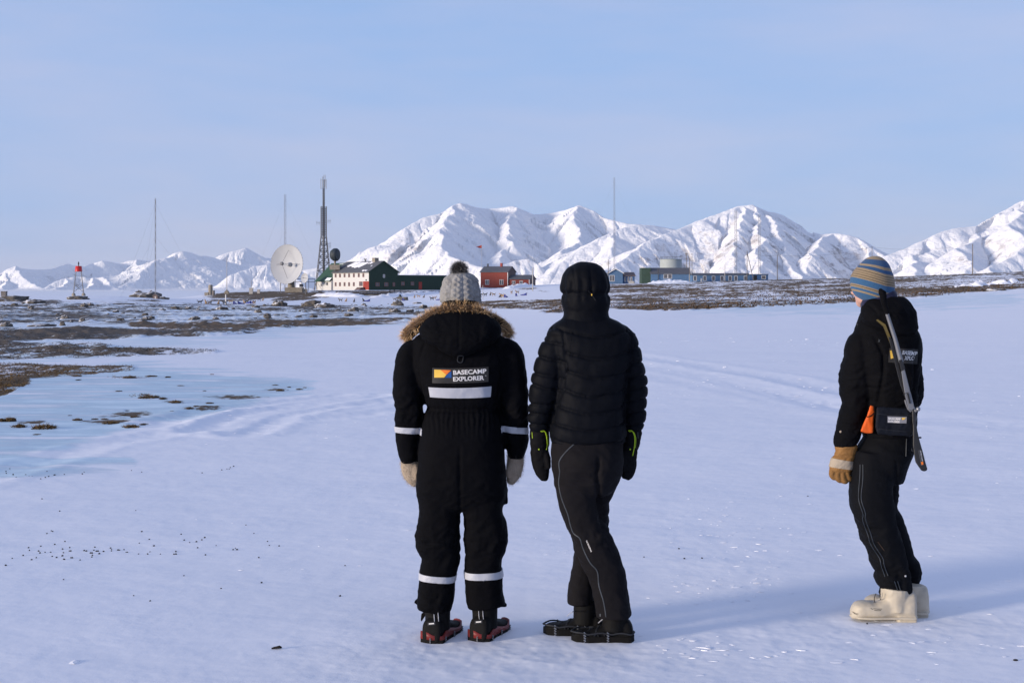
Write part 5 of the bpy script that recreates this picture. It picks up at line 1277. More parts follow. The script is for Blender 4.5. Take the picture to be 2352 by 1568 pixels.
# ---------------------------------------------------------------- first walker: black snowmobile suit, fur hood, bobble hat
def walker_suit():
    fg = Fig(1058, 1470, 6.42); s = fg.s
    armL = [(958, 792, 0, 18, 30), (942, 812, 0, 28, 40), (936, 848, 2, 31, 44), (936, 900, 6, 35, 42), (939, 932, 10, 33, 40), (936, 980, 18, 31, 36), (935, 1020, 26, 27, 31), (938, 1046, 30, 25, 28), (941, 1064, 32, 20, 23)]
    armR = [(1152, 790, 0, 18, 30), (1171, 808, 0, 28, 40), (1176, 840, 2, 31, 44), (1179, 900, 6, 35, 42), (1182, 936, 10, 32.5, 40), (1183, 985, 18, 31, 36), (1187, 1016, 26, 28, 31), (1185, 1040, 30, 22, 26), (1184, 1054, 32, 18, 22)]
    tors = [(752, 1010, 1106, -2, 34), (768, 963, 1148, -2, 46), (784, 947, 1167, -3, 56), (800, 948, 1167, -4, 62), (830, 948, 1168, -6, 70), (880, 962, 1154, -6, 70), (915, 974, 1147, -2, 64), (937, 980, 1144, 0, 60), (955, 974, 1150, -2, 64), (1000, 965, 1156, -6, 70), (1050, 961, 1160, -8, 75), (1100, 957, 1163, -6, 74), (1135, 957, 1164, -2, 66), (1158, 966, 1155, 0, 56), (1170, 1000, 1120, 0, 44)]
    legL = [(1010, 1120, 0, 50, 62), (1010, 1180, 0, 48, 56), (1005, 1225, 0, 50, 54), (1006, 1245, 0, 51, 54), (1013, 1278, 0, 45, 48), (1005, 1318, 0, 42, 47), (1002, 1361, 0, 42, 48), (997, 1390, 0, 40, 50), (996, 1399, 0, 39, 49)]
    legR = [(1111, 1120, 0, 50, 62), (1109, 1180, 0, 45, 56), (1116, 1216, 0, 50, 54), (1115, 1250, 0, 49, 54), (1110, 1280, 0, 43, 48), (1111, 1325, 0, 44, 47), (1112, 1361, 0, 43, 48), (1116, 1383, 0, 44, 50), (1117, 1391, 0, 45, 49)]
    # body inside the clothes
    m = MB(); trunk(m, fg, [(y, a, b, z, h) for y, a, b, z, h in tors if 760 < y < 1110], shrink=.66)
    for L_ in (armL, armR, legL, legR): limb(m, fg, L_, shrink=.55)
    m.tube([fg.p(1058, 790, 0), fg.p(1058, 730, 4), fg.p(1058, 690, 8)], [.09, .062, .055], 14)
    eyes = head(m, fg, 1058, 694, 8, 0.0, .95)
    for X, Y, a in ((941, 1085, armL), (1184, 1078, armR)):
        z = 34; m.tube([fg.p(X, Y - 40, z), fg.p(X, Y, z)], [.028, .035], 10); hx = 1 if X < 1058 else -1
        for i in range(4): m.tube([fg.p(X - 9 + 6 * i, Y, z - 4), fg.p(X - 8 + 6 * i, Y + 16, z - 2), fg.p(X - 7 + 6 * i, Y + 25 - abs(i - 1.5) * 3, z + 5)], .0085, 8)
        m.tube([fg.p(X + hx * 12, Y - 8, z), fg.p(X + hx * 16, Y + 10, z + 4)], .010, 8)
    for X in (1002, 1112): m.tube([fg.p(X, 1370), fg.p(X, 1425)], .03, 10)
    me = fuse(m, .008, 2, 'person'); root = link('person', me, F_SKIN); root.location = fg.base
    tag(root, 'person in black snowmobile suit with fur trimmed hood and grey bobble hat', 'person')
    eyes.build('eye', EYE, root)
    # suit
    m = MB(); trunk(m, fg, tors, se=2.7)
    for L_ in (armL, armR): limb(m, fg, L_)
    for L_ in (legL, legR): limb(m, fg, L_, se=2.6)
    m.add([fg.p(953, 1226, -14), fg.p(972, 1222, -16), fg.p(972, 1262, -16), fg.p(955, 1256, -14), fg.p(953, 1226, 20), fg.p(972, 1222, 22), fg.p(972, 1262, 22), fg.p(955, 1256, 20)], [(0, 1, 2, 3), (7, 6, 5, 4), (0, 4, 5, 1), (1, 5, 6, 2), (2, 6, 7, 3), (3, 7, 4, 0)])
    m.add([fg.p(1148, 1120, -8), fg.p(1166, 1118, -8), fg.p(1166, 1157, -8), fg.p(1148, 1157, -8), fg.p(1148, 1120, 30), fg.p(1166, 1118, 30), fg.p(1166, 1157, 30), fg.p(1148, 1157, 30)], [(0, 1, 2, 3), (7, 6, 5, 4), (0, 4, 5, 1), (1, 5, 6, 2), (2, 6, 7, 3), (3, 7, 4, 0)])
    m.add([fg.p(903, 856, -10), fg.p(915, 852, -14), fg.p(915, 905, -14), fg.p(902, 900, -10), fg.p(903, 856, 24), fg.p(915, 852, 28), fg.p(915, 905, 28), fg.p(902, 900, 24)], [(0, 1, 2, 3), (7, 6, 5, 4), (0, 4, 5, 1), (1, 5, 6, 2), (2, 6, 7, 3), (3, 7, 4, 0)])
    suit = fuse(m, .0065, 4, 'snowmobile_suit')
    co = mco(suit); X, Y = fg.XY(co); Z = co[:, 1] / s
    d = folds(fg, suit, .0035, .018, .05, 5, [(936, 945, 40, 40, .007), (1182, 950, 40, 40, .007), (1010, 1240, 60, 40, .006), (1110, 1235, 60, 45, .006), (1000, 1375, 60, 30, .004), (1060, 1120, 100, 40, .004)])
    inside = (X > 980) & (X < 1147)
    d -= .010 * np.exp(-((Y - 937) / 5) ** 2) * inside                                              # drawn in at the waist
    d += .0035 * np.sin(X * .55 + 2 * perlin(X * .05, Y * .03, 3)) * np.exp(-((Y - 960) / 26) ** 2) * inside
    d -= .008 * np.exp(-((X - 1059) / 3.0) ** 2) * sstep(1000, 1040, Y) * (Z < 0)                     # seat seam
    for sx, a in ((0, [(770, 985), (830, 962), (880, 968), (940, 976)]), (1, [(770, 1130), (830, 1155), (880, 1150), (940, 1147)])):
        ax = np.interp(Y, [q[0] for q in a], [q[1] for q in a]); d -= .007 * np.exp(-((X - ax) / 4) ** 2) * (Y < 935) * (Z < 0) * sstep(775, 800, Y)
    displace(suit, d); soften(suit, 1)
    so = link('snowmobile_suit', suit, F_SUIT, root)
    sk = Skin(fg, suit)
    # hood lying on the back
    m = MB(); trunk(m, fg, [(704, 1022, 1094, -22, 16), (712, 1008, 1106, -30, 26), (724, 990, 1126, -38, 40), (742, 972, 1146, -46, 48), (758, 966, 1152, -52, 50), (775, 974, 1146, -58, 47), (790, 992, 1126, -62, 40), (804, 1016, 1098, -64, 30), (815, 1040, 1072, -64, 17), (818, 1048, 1064, -64, 10)], se=2.3)
    limb(m, fg, [(1010, 722, -30, 10, 22), (975, 738, -8, 13, 24), (946, 762, 22, 13, 22), (934, 778, 44, 10, 16)]); limb(m, fg, [(1106, 722, -30, 10, 22), (1138, 736, -8, 13, 24), (1160, 752, 22, 12, 20), (1166, 762, 44, 9, 15)])
    hood = fuse(m, .006, 5, 'hood'); co = mco(hood); X, Y = fg.XY(co)
    displace(hood, folds(fg, hood, .004, .016, .035, 15, [(1000, 770, 40, 40, .005), (1110, 770, 40, 40, .004)]) - .004 * np.exp(-((X - 1058) / 2.2) ** 2) * (Y < 800))
    ho = link('hood', hood, F_SUIT, root)
    # fur
    arc = spline([(928, 776, 26), (938, 764, 10), (958, 745, -14), (984, 727, -34), (1014, 713, -46), (1056, 705, -52), (1100, 713, -46), (1130, 730, -32), (1152, 747, -10), (1165, 760, 14), (1168, 768, 28)], 5)
    m = MB(); ap = [fg.p(*r) for r in arc]; m.tube(ap, [9 * s] * len(ap), 10)
    m_ruff_core = fabric('ruff_backing', (.05, .028, .014), .9)
    ruff = m.build('fur_ruff', m_ruff_core, root)
    rg = random.Random(3); roots = []; dirs = []
    for i in range(5200):
        k = rg.uniform(0, len(ap) - 1.001); j = int(k); p = ap[j].lerp(ap[j + 1], k - j); t = (ap[j + 1] - ap[j]).normalized()
        a = rg.uniform(0, 2 * PI); u = t.cross(Vector((0, 1, 0))).normalized(); w = t.cross(u); e = u * math.cos(a) + w * math.sin(a)
        roots.append(p + e * 8.5 * s); q = e + Vector((0, 0, .35)) + t * rg.uniform(-.35, .35)
        if j < 4: q -= t * 1.0 * (1 - j / 4)
        if j > len(ap) - 6: q += t * 1.0
        dirs.append(q)
    fur('fur', roots, dirs, 12 * s, .0016, fur_mat('ruff_fur', (.30, .17, .075), (.74, .46, .21), (.92, .70, .45), .5), ruff, .30, 2, (0, 0, -.6))
    for a in ([(923, 758), (936, 747), (946, 752), (930, 772)], [(1154, 742), (1172, 752), (1170, 760), (1158, 764)]):
        m = MB(); vs = [fg.p(x, y, 18) for x, y in a] + [fg.p(x, y, 26) for x, y in a]; m.add(vs, [(0, 1, 2, 3), (7, 6, 5, 4)] + [(i, i + 4, (i + 1) % 4 + 4, (i + 1) % 4) for i in range(4)]); m.build('hood_tab', F_SUIT, root)
    m = MB(); trunk(m, fg, [(689, 1032, 1086, -18, 36), (692, 1020, 1096, -16, 40), (700, 1014, 1101, -14, 42), (730, 1000, 1116, -12, 46)], se=2.2); m.build('collar', F_SUIT, root)
    # hat: cabled dome with a pompom
    m = MB(); n = 200; rows = spline([(702, 1014, 1103, 0, 43), (697, 1013, 1104.5, 0, 45), (688, 1011.5, 1105, 0, 46), (670, 1012, 1104, 0, 46), (655, 1016, 1100, 0, 43), (643, 1019, 1098, 0, 40), (634, 1026, 1092, 0, 34), (628, 1036, 1083, 0, 25), (624.5, 1047, 1070, 0, 12), (623.5, 1054, 1063, 0, 5)], 12)
    vs = []
    for Y, a_, b_, z, hd in rows:
        for k in range(n):
            a = 2 * PI * k / n; g = a / (2 * PI) * 9; u = g - math.floor(g); v = Y / 15.0 + (0.5 if int(math.floor(g)) % 2 else 0)
            st1 = abs((u - .5) - .24 * math.sin(v * 2 * PI / 1.6)); st2 = abs((u - .5) + .24 * math.sin(v * 2 * PI / 1.6))
            over = math.cos(v * 2 * PI / 1.6)
            h = max(math.exp(-(st1 / .15) ** 2) * (1 + .25 * over), math.exp(-(st2 / .15) ** 2) * (1 - .25 * over)) * 3.4
            h += .5 * math.sin(a * 62) * math.sin(Y * 2.4) + (-1.2 if abs(u - .5) > .45 else 0)
            if Y > 694: h = .9 * math.sin(a * 40)
            h *= min(1, (Y - 626) / 16 + .1); cx = (a_ + b_) / 2; hw = (b_ - a_) / 2
            vs.append(fg.p(cx + math.cos(a) * (hw + h - 2), Y, z + math.sin(a) * (hd + h - 2)))
    M = len(rows); m.add(vs, [(i * n + k, i * n + (k + 1) % n, (i + 1) * n + (k + 1) % n, (i + 1) * n + k) for i in range(M - 1) for k in range(n)] + [tuple(range((M - 1) * n, M * n))], True)
    hat = m.build('knitted_hat', simple('grey_wool', (.25, .245, .24), .95, .22, 40, .5, 260, spec=.1, sheen=.1), root, 180)
    c = fg.p(1055, 619.5, -4); m = MB(); ball(m, c, 15 * s, 16); pp = m.build('pompom', simple('dark_fur_core', (.02, .017, .016), .9), hat)
    rg = np.random.RandomState(4); dd = rg.normal(size=(2600, 3)); dd /= np.linalg.norm(dd, axis=1)[:, None]
    fur('pompom_hair', np.array(c) + dd * 13.5 * s, dd, 11.5 * s, .0013, fur_mat('pompom_fur', (.012, .010, .010), (.055, .047, .045), (.36, .35, .35), .62), pp, .3, 5)
    # patch, tape, buckle
    lay_quad(sk, (993, 844.7), (1122, 842), (1122, 876.5), (992.6, 879.5), .004, 'back_patch', F_PATCH, so, (20, 8), (2, 2))
    lay_poly(sk, [(997.3, 848.5), (1011.5, 849), (1025, 860.5), (1020.3, 866.8), (997.3, 866.8)], .0062, 'logo', F_YELLOW, so)
    lay_poly(sk, [(1011.5, 849), (1036.2, 850), (1025, 860.5)], .0062, 'logo', F_ORANGE, so)
    lay_poly(sk, [(1036.7, 851.5), (1036.9, 867.5), (1021.5, 867.3), (1025.5, 861)], .0062, 'logo', F_BLUEP, so)
    lay_text(sk, 'BASECAMP', [(1041, 861), (1079, 859.2), (1117.5, 857)], 10.6, .0066, 'lettering', F_LETTER, so, .03)
    lay_text(sk, 'EXPLORER', [(1041, 875.7), (1077, 874.2), (1112, 872.4)], 10.4, .0066, 'lettering', F_LETTER, so, .03)
    lay_text(sk, 'TM', [(1114, 863.5), (1117, 863.3)], 1.6, .0066, 'lettering', F_LETTER, so, .01)
    lay_quad(sk, (983.8, 889), (1129, 887), (1127, 911.3), (987.5, 911.7), .005, 'reflective_strip', F_REFL, so, (30, 8), (3, 3))
    band_shell(fg, suit, [((905, 979), (966, 982), False), ((905, 992), (966, 996), True)], lambda x, y, z: x < 972, .004, 'reflective_strip', F_REFL, so)
    band_shell(fg, suit, [((1152, 976), (1216, 982), False), ((1152, 990), (1216, 997), True)], lambda x, y, z: x > 1151, .004, 'reflective_strip', F_REFL, so)
    band_shell(fg, suit, [((962, 1311), (1051, 1318), False), ((962, 1326), (1051, 1332), True)], lambda x, y, z: x < 1058, .004, 'reflective_strip', F_REFL, so)
    band_shell(fg, suit, [((1064, 1308.5), (1155, 1306), False), ((1064, 1324), (1155, 1321.5), True)], lambda x, y, z: x > 1060, .004, 'reflective_strip', F_REFL, so)
    skh = Skin(fg, suit, hood); lay_line(skh, [(1052, 818), (1051, 830), (1061, 832), (1064, 820), (1063, 817), (1053, 817)], 2.2, .004, 'buckle', F_GREYR, so)
    lay_quad(sk, (960, 1364), (1003, 1367), (1003, 1374), (960, 1371), .003, 'hook_tab', F_SUIT, so, (8, 2)); lay_quad(sk, (1082, 1352), (1150, 1352), (1150, 1363), (1082, 1363), .003, 'hook_tab', F_SUIT, so, (10, 2))
    for side, q in ((-1, [(962, 1372), (952, 1381), (956, 1384), (966, 1392)]), (1, [(1150, 1374), (1164, 1389), (1160, 1391), (1148, 1391)])):
        m = MB(); vs = [fg.p(x, y, -10) for x, y in q] + [fg.p(x, y, 12) for x, y in q]; m.add(vs, [(0, 1, 2, 3), (7, 6, 5, 4)] + [(i, i + 4, (i + 1) % 4 + 4, (i + 1) % 4) for i in range(4)]); m.build('hem_flap', F_SUIT, so)
    # mittens
    WOOL = simple('beige_wool', (.36, .29, .22), .95, .15, 30, .4, 160, spec=.1); WFUR = fur_mat('beige_fuzz', (.30, .24, .18), (.46, .38, .30), (.55, .47, .39), .6)
    for rows, th in (([(940, 1046, 30, 19, 20), (938, 1066, 33, 20, 17), (941, 1088, 33, 20, 16), (948, 1106, 31, 15, 14), (955, 1119, 29, 7, 8)], [(951, 1072, 26, 9, 9), (956, 1090, 20, 8, 8), (955, 1104, 18, 5, 5)]),
                     ([(1184, 1038, 30, 18, 20), (1184, 1062, 33, 19.5, 17), (1181, 1084, 33, 19, 16), (1176, 1102, 31, 14, 14), (1170, 1115, 29, 7, 8)], [(1174, 1070, 26, 9, 9), (1169, 1088, 20, 8, 8), (1169, 1100, 18, 5, 5)])):
        m = MB(); limb(m, fg, rows); limb(m, fg, th); me = fuse(m, .005, 4, 'mitten'); o = link('mitten', me, WOOL, root)
        r, d_ = mesh_points(me, 2200, 8); fur('wool_fuzz', r, d_ + np.array([0, 0, -.6]), .010, .0008, WFUR, o, .5, 6)
    # boots with red ice grips
    for X, Y, yaw, lo in ((990, 1473.5, 1.25, 1004), (1098, 1469.5, 1.2, 1107)):
        at_ = stood(fg, X, Y); bt = boot_shape(.29, .052, .11, .058, .165, .06)
        b = smooth_obj('winter_boot', bt, F_BOOT, root, .005, 4, at_, yaw)
        m = MB(); P = torus_band(.29, .054, 0, 0)[:-1]; 
        def ring_pts(z, k): return [Vector((q[0], q[1] * k, z)) for q in P]
        A, Bq = ring_pts(.020, 1.05), ring_pts(.062, 1.03); n = len(A)
        B2 = [Vector((p.x, p.y, .046 + .009 * math.sin(i * .63))) for i, p in enumerate(Bq)]
        m.add(A + B2 + [p * 1.0 for p in A], [], True); m.v = [tuple(p) for p in A + B2]; m.f = [(i, (i + 1) % n, (i + 1) % n + n, i + n) for i in range(n)]; m.sm = [True] * n
        g = m.build('ice_grip', F_RED, root); g.modifiers.new('thick', 'SOLIDIFY').thickness = .006; place(g.data, at_, yaw)
        m = MB(); m.add([tuple(Vector((q[0], q[1] * 1.03, zz))) for zz in (.0, .028) for q in P], [(i, (i + 1) % n, (i + 1) % n + n, i + n) for i in range(n)] + [tuple(range(n))], False); so_ = m.build('sole', F_SOLE, b); place(so_.data, at_, yaw)
        for i in range(0, n, 5):
            c = MB(); p = P[i]; 
            for zz in (.004, .014, .024): c.tube([(p[0] - .004, p[1] * 1.09, zz), (p[0] + .004, p[1] * 1.10, zz + .004)], .0035, 5)
            c.tube([(p[0], p[1] * 1.10, .0), (p[0], p[1] * 1.09, .03)], .0025, 5); co_ = c.build('chain', F_CHAIN, g); place(co_.data, at_, yaw)
        skb = Skin(fg, b.data)
        for dx in (-4, 5.5): lay_line(skb, [(lo + dx - 4, 1400 if lo < 1050 else 1397), (lo + dx - 3, 1412), (lo + dx - 2, 1426 if lo < 1050 else 1421)], 1.8, .002, 'heel_piping', F_REFL, b)
        y0 = Y - 47; lay_quad(skb, (X - 8, y0 + 2), (X + 10, y0), (X + 10, y0 + 8), (X - 8, y0 + 10), .002, 'heel_label', F_GREYR, b, (4, 2))
        lay_quad(skb, (X - 5, y0 + 4), (X + 7, y0 + 3), (X + 7, y0 + 5.5), (X - 5, y0 + 6.5), .0035, 'label_print', F_LETTER, b, (4, 1))
    m = MB(); m.add([fg.p(*q) for q in ((967, 1412, 6), (975, 1404, 6), (977, 1414, 6), (968, 1428, 6), (966, 1424, 6), (967, 1412, 14), (975, 1404, 14), (977, 1414, 14), (968, 1428, 14), (966, 1424, 14))], [(0, 1, 2, 3, 4), (9, 8, 7, 6, 5)] + [(i, i + 5, (i + 1) % 5 + 5, (i + 1) % 5) for i in range(5)]); m.build('boot_strap', F_SOLE, root)
walker_suit()

# ---------------------------------------------------------------- second walker: down jacket with the hood up
def walker_down():
    fg = Fig(1340, 1470, 6.336); s = fg.s
    tors = [(722, 1300, 1392, 2, 38), (734, 1290, 1408, 0, 46), (748, 1268, 1434, -2, 52), (764, 1256, 1448, -3, 58), (790, 1266, 1450, -4, 64), (830, 1276, 1446, -5, 66), (870, 1282, 1440, -4, 66), (910, 1280, 1435, -3, 64), (955, 1271, 1433, -2, 66), (989, 1264, 1438, -2, 68), (1006, 1264, 1438, -2, 67), (1016, 1268, 1432, -2, 63)]
    armL = [(1296, 757, 0, 16, 30), (1278, 778, 0, 26, 38), (1266, 816, 2, 32, 42), (1260, 864, 8, 37, 42), (1251, 904, 12, 36, 39), (1242, 950, 18, 29, 33), (1240, 975, 22, 26, 29), (1239, 990, 24, 22, 25)]
    armR = [(1420, 757, 0, 16, 30), (1437, 778, 0, 25, 36), (1449, 818, 4, 25, 40), (1457, 858, 10, 27, 40), (1460, 887, 14, 29, 38), (1458, 923, 20, 29, 34), (1459, 950, 24, 28, 31), (1458, 975, 27, 24, 28), (1456, 990, 28, 19, 23)]
    hips = [(990, 1268, 1434, 0, 60), (1010, 1267, 1433, -2, 62), (1040, 1265, 1432, -8, 68), (1075, 1267, 1430, -10, 70), (1105, 1273, 1422, -6, 64), (1128, 1284, 1405, 0, 52), (1142, 1305, 1385, 4, 36)]
    near = [(1320, 1075, -4, 51, 60), (1322, 1110, -4, 49, 56), (1330, 1160, -2, 45, 50), (1344, 1205, 0, 41, 47), (1358, 1238, 0, 45, 46), (1378, 1280, -2, 46, 44), (1394, 1320, -2, 43, 44), (1403, 1365, -2, 42, 46), (1409, 1402, -2, 41, 48), (1410, 1414, -2, 40, 47)]
    farl = [(1384, 1075, 22, 46, 50), (1383, 1110, 30, 38, 46), (1374, 1153, 40, 29, 42), (1372, 1186, 48, 31, 40), (1364, 1220, 56, 33, 40), (1358, 1262, 64, 31, 38), (1348, 1310, 70, 30, 38), (1340, 1350, 72, 30, 40), (1337, 1388, 72, 31, 42), (1337, 1400, 72, 31, 42)]
    m = MB(); trunk(m, fg, [r for r in tors if r[0] > 740], shrink=.62); trunk(m, fg, hips[:4], shrink=.62)
    for L_ in (armL, armR, near, farl): limb(m, fg, L_, shrink=.5)
    m.tube([fg.p(1346, 770, 0), fg.p(1346, 720, 2), fg.p(1345, 690, 4)], [.09, .062, .055], 14); eyes = head(m, fg, 1345, 671, 4, .45, .93)
    for X, Y, z, hx in ((1240, 1055, 28, 1), (1447, 1055, 32, -1)):
        m.tube([fg.p(X, Y - 70, z), fg.p(X, Y, z)], [.027, .034], 10)
        for i in range(4): m.tube([fg.p(X - 9 + 6 * i, Y, z - 4), fg.p(X - 7 + 6 * i, Y + 18, z - 1), fg.p(X - 6 + 6 * i, Y + 28 - abs(i - 1.5) * 3, z + 4)], .008, 8)
        m.tube([fg.p(X + hx * 12, Y - 8, z), fg.p(X + hx * 14, Y + 8, z + 4)], .009, 8)
    for q in ((1408, 1390, -2, 1425), (1337, 1380, 72, 1412)): m.tube([fg.p(*q[:3]), fg.p(q[0], q[3], q[2])], .028, 10)
    me = fuse(m, .008, 2, 'person'); root = link('person', me, F_SKIN); root.location = fg.base
    tag(root, 'person in black quilted down jacket with the hood up and dark trousers', 'person'); eyes.build('eye', EYE, root)
    # quilted jacket
    m = MB(); trunk(m, fg, tors, se=2.5)
    for L_ in (armL, armR): limb(m, fg, L_)
    jk = fuse(m, .0055, 4, 'down_jacket'); co = mco(jk); X, Y = fg.XY(co); Z = co[:, 1] / s
    lx = np.interp(Y, [732, 785, 848, 904, 950, 989, 1016], [1290, 1294, 1299, 1287, 1272, 1263, 1263]); rx = np.interp(Y, [740, 772, 825, 861, 930, 983, 1006], [1430, 1448, 1447, 1438, 1431, 1437, 1438])
    left, right = (X < lx) & (Y > 768), (X > rx) & (Y > 768); cx = (lx + rx) / 2; hw = (rx - lx) / 2; q = np.clip(np.abs((X - cx) / hw), 0, 1.2)
    wob = 2.2 * perlin(X * .03, Y * .03, 8)
    Yt = Y + np.where(Z < 0, -(1 - q ** 1.5) * 17 + 9, 0) + wob
    St = np.array([680, 720, 765, 815, 857, 900, 938, 976, 1013, 1050.]); Sl = np.array([740, 782, 822, 860, 888, 928, 951, 975, 995]); Sr = np.array([755, 797, 834, 866, 893, 920, 948, 978, 996])
    sl_ = Y - .20 * (X - 1250) * (Y < 900) + wob; sr_ = Y + .22 * (X - 1458) + wob
    t = np.where(left, np.interp(sl_, Sl, np.arange(len(Sl))), np.where(right, np.interp(sr_, Sr, np.arange(len(Sr))), np.interp(Yt, St, np.arange(len(St)))))
    fr = np.abs(t - np.round(t)); prof = np.sqrt(np.clip(1 - ((1 - fr * 2) ** 2), 0, 1)); sidea = np.where(left | right, .0080, .0055); prof = np.where((left | right) & (t < 1), .45, prof) 
    d = sidea * (prof - .75) - .0075 * np.exp(-(fr / .06) ** 2)
    d += .0012 * np.sin(X * .55 + 6 * perlin(X * .06, Y * .06, 9)) * np.exp(-(fr / .18) ** 2)                  # puckered stitching
    d += .005 * fbm(X * .03, Y * .03 + Z * .02, 2, 12)
    d -= .006 * (np.exp(-((X - lx) / 3.5) ** 2) + np.exp(-((X - rx) / 3.5) ** 2)) * (Z < 4) * sstep(740, 770, Y) * (1 - sstep(940, 980, Y))
    displace(jk, d); soften(jk, 1); jo = link('down_jacket', jk, F_PUFF, root)
    lay_line(Skin(fg, jk), [(1313, 735), (1312, 770), (1308, 810), (1303, 850)], 1.2, .001, 'seam', F_PUFF, jo)
    # hood
    m = MB(); trunk(m, fg, [(601.5, 1332, 1356, 4, 12), (604, 1322, 1366, 4, 26), (612, 1308, 1380, 4, 42), (624, 1297, 1391, 4, 52), (640, 1290, 1398, 4, 57), (656, 1287.5, 1400.5, 4, 58), (668, 1288.5, 1400, 4, 57), (674, 1292, 1398, 4, 54), (682, 1291, 1400.5, 4, 55), (692, 1290, 1402, 4, 55), (704, 1291, 1401, 4, 53), (716, 1294, 1398, 4, 50), (728, 1293, 1400, 2, 49), (742, 1280, 1414, 0, 48)], se=2.3, n=80)
    hd = fuse(m, .005, 4, 'jacket_hood'); co = mco(hd); X, Y = fg.XY(co); Z = co[:, 1] / s; a = np.arctan2(Z - 4, X - 1345)
    g = np.sin(a * 15 + 1.5 * perlin(a * 2, Y * .03, 4)); up = np.exp(-((Y - 662) / 30) ** 2) * (Y < 674) + .7 * np.exp(-((Y - 684) / 12) ** 2) * (Y >= 674)
    d = .0055 * g * up * (.5 + .8 * np.abs(perlin(a * 3, Y * .02, 6))) - .005 * np.exp(-((Y - 674 - 1.5 * g) / 2.6) ** 2) - .002 * np.exp(-((Y - 716 - 2 * g) / 2.5) ** 2) + .004 * fbm(X * .04, Y * .05, 3, 13)
    d -= .006 * np.exp(-((X - 1318 - (Y - 640) * .12) / 2) ** 2) * (Y > 606) * (Y < 672) * (Z < 0) + .006 * np.exp(-((X - 1354 - (Y - 640) * .06) / 2) ** 2) * (Y < 672) * (Z < 0)
    displace(hd, d); soften(hd, 3); hoo = link('jacket_hood', hd, F_PUFF, root); skh = Skin(fg, hd)
    lay_line(skh, [(1352, 669), (1357, 674), (1364, 684), (1368, 690)], 1.4, .004, 'toggle_cord', F_GREYR, hoo); m = MB(); ball(m, skh.at(1359.3, 677, .008), (.0028, .003, .005), 10); m.build('cord_toggle', F_YELLOW, hoo)
    # trousers
    m = MB(); trunk(m, fg, hips, se=2.3); limb(m, fg, near, se=2.4); limb(m, fg, farl, se=2.4); tr = fuse(m, .006, 4, 'trousers'); co = mco(tr); X, Y = fg.XY(co); Z = co[:, 1] / s
    d = folds(fg, tr, .0050, .015, .045, 25, [(1395, 1195, 30, 40, .007), (1350, 1230, 60, 26, .006), (1340, 1090, 50, 22, .004), (1300, 1265, 40, 30, .004)], -.3)
    cxl = np.interp(Y, [1030, 1077, 1163, 1210], [1372, 1368, 1374, 1384]); d -= .017 * np.exp(-((X - cxl) / 4) ** 2) * sstep(1030, 1060, Y) * (1 - sstep(1180, 1215, Y)) * (Z < 20)
    d += .010 * blob(X, Y, 1338, 1050, 26, 24) * (Z < 0) + .009 * blob(X, Y, 1400, 1050, 20, 24) * (Z < 0)
    d -= .006 * np.exp(-((Y - 1066 - .004 * (X - 1340) ** 2 * .4) / 3) ** 2) * (np.abs(X - 1335) < 40) * (Z < 0)
    displace(tr, d); soften(tr, 2); to = link('trousers', tr, F_PANT, root); sk = Skin(fg, tr)
    zp = [(1177.1 + .3295 * a, 1004.9 + .3295 * b) for a, b in ((432, 42), (375, 95), (325, 165), (330, 240), (322, 320), (345, 430), (385, 530), (402, 600), (425, 665), (470, 700), (490, 765), (540, 870), (592, 930), (602, 1030), (635, 1140), (652, 1248))]
    lay_line(sk, zp, 2.8, .0003, 'zip', F_ZIP, to)
    lay_text(sk, 'NORRØNA', [(1345.5, 1241.5), (1357, 1267.5)], 3.4, .0028, 'lettering', F_LETTER, to, .02)
    lay_quad(sk, (1377, 1409), (1380, 1409), (1380, 1415), (1377, 1415), .003, 'hem_snap', F_ZIP, to, (2, 2))
    # mitts with lime pull cords
    for gl, mt, th, cord in (([(1240, 984, 24, 22, 25), (1240, 1000, 25, 23, 26), (1240, 1022, 27, 22.5, 24), (1240, 1030, 27, 20, 21)], [(1240, 1026, 27, 20, 20), (1240, 1050, 28, 21, 19), (1245, 1080, 27, 18.5, 17), (1250, 1100, 25, 12, 13), (1251, 1108, 24, 6, 7)], [(1252, 1040, 20, 9, 10), (1259, 1060, 16, 7.5, 9), (1260, 1078, 15, 6, 7)], [(1241, 990), (1250, 989), (1255, 1000), (1257, 1020), (1255, 1032)]),
                             ([(1456, 984, 28, 20, 23), (1455, 1000, 29, 22, 25), (1452, 1020, 30, 21, 24), (1450, 1028, 30, 19, 21)], [(1449, 1024, 30, 19, 20), (1446, 1050, 31, 20, 19), (1444, 1078, 30, 20, 18), (1441, 1096, 28, 15, 14), (1438, 1104, 27, 8, 9)], [(1436, 1040, 22, 8, 10), (1432, 1062, 18, 8, 9), (1432, 1082, 16, 6, 7)], [(1443, 989), (1452, 989), (1458, 1004), (1457, 1026), (1453, 1046)])):
        m = MB(); limb(m, fg, gl); limb(m, fg, mt); limb(m, fg, th); me = fuse(m, .005, 3, 'mitten'); displace(me, folds(fg, me, .003, .03, .08, 35)); o = link('mitten', me, F_GLOVE, root); skm = Skin(fg, me)
        lay_line(skm, cord, 2.0, .004, 'pull_cord', F_LIME, o); c0 = cord[-1]
        lay_line(skm, [(x + 2.5, y + 2) for x, y in cord[:-1]], 1.1, .003, 'pull_cord', F_LIME, o)
        x0 = gl[1][0] - (18 if gl[0][0] < 1300 else -10); lay_line(skm, [(x0, 992), (x0 + 1, 1006)], 1.6, .003, 'cuff_mark', F_LIME if gl[0][0] < 1300 else F_ZIP, o)
        lay_quad(skm, (gl[3][0] - 4, 1030), (gl[3][0] - 1, 1030), (gl[3][0] - 1, 1033), (gl[3][0] - 4, 1033), .003, 'cuff_mark', F_LIME, o, (1, 1))
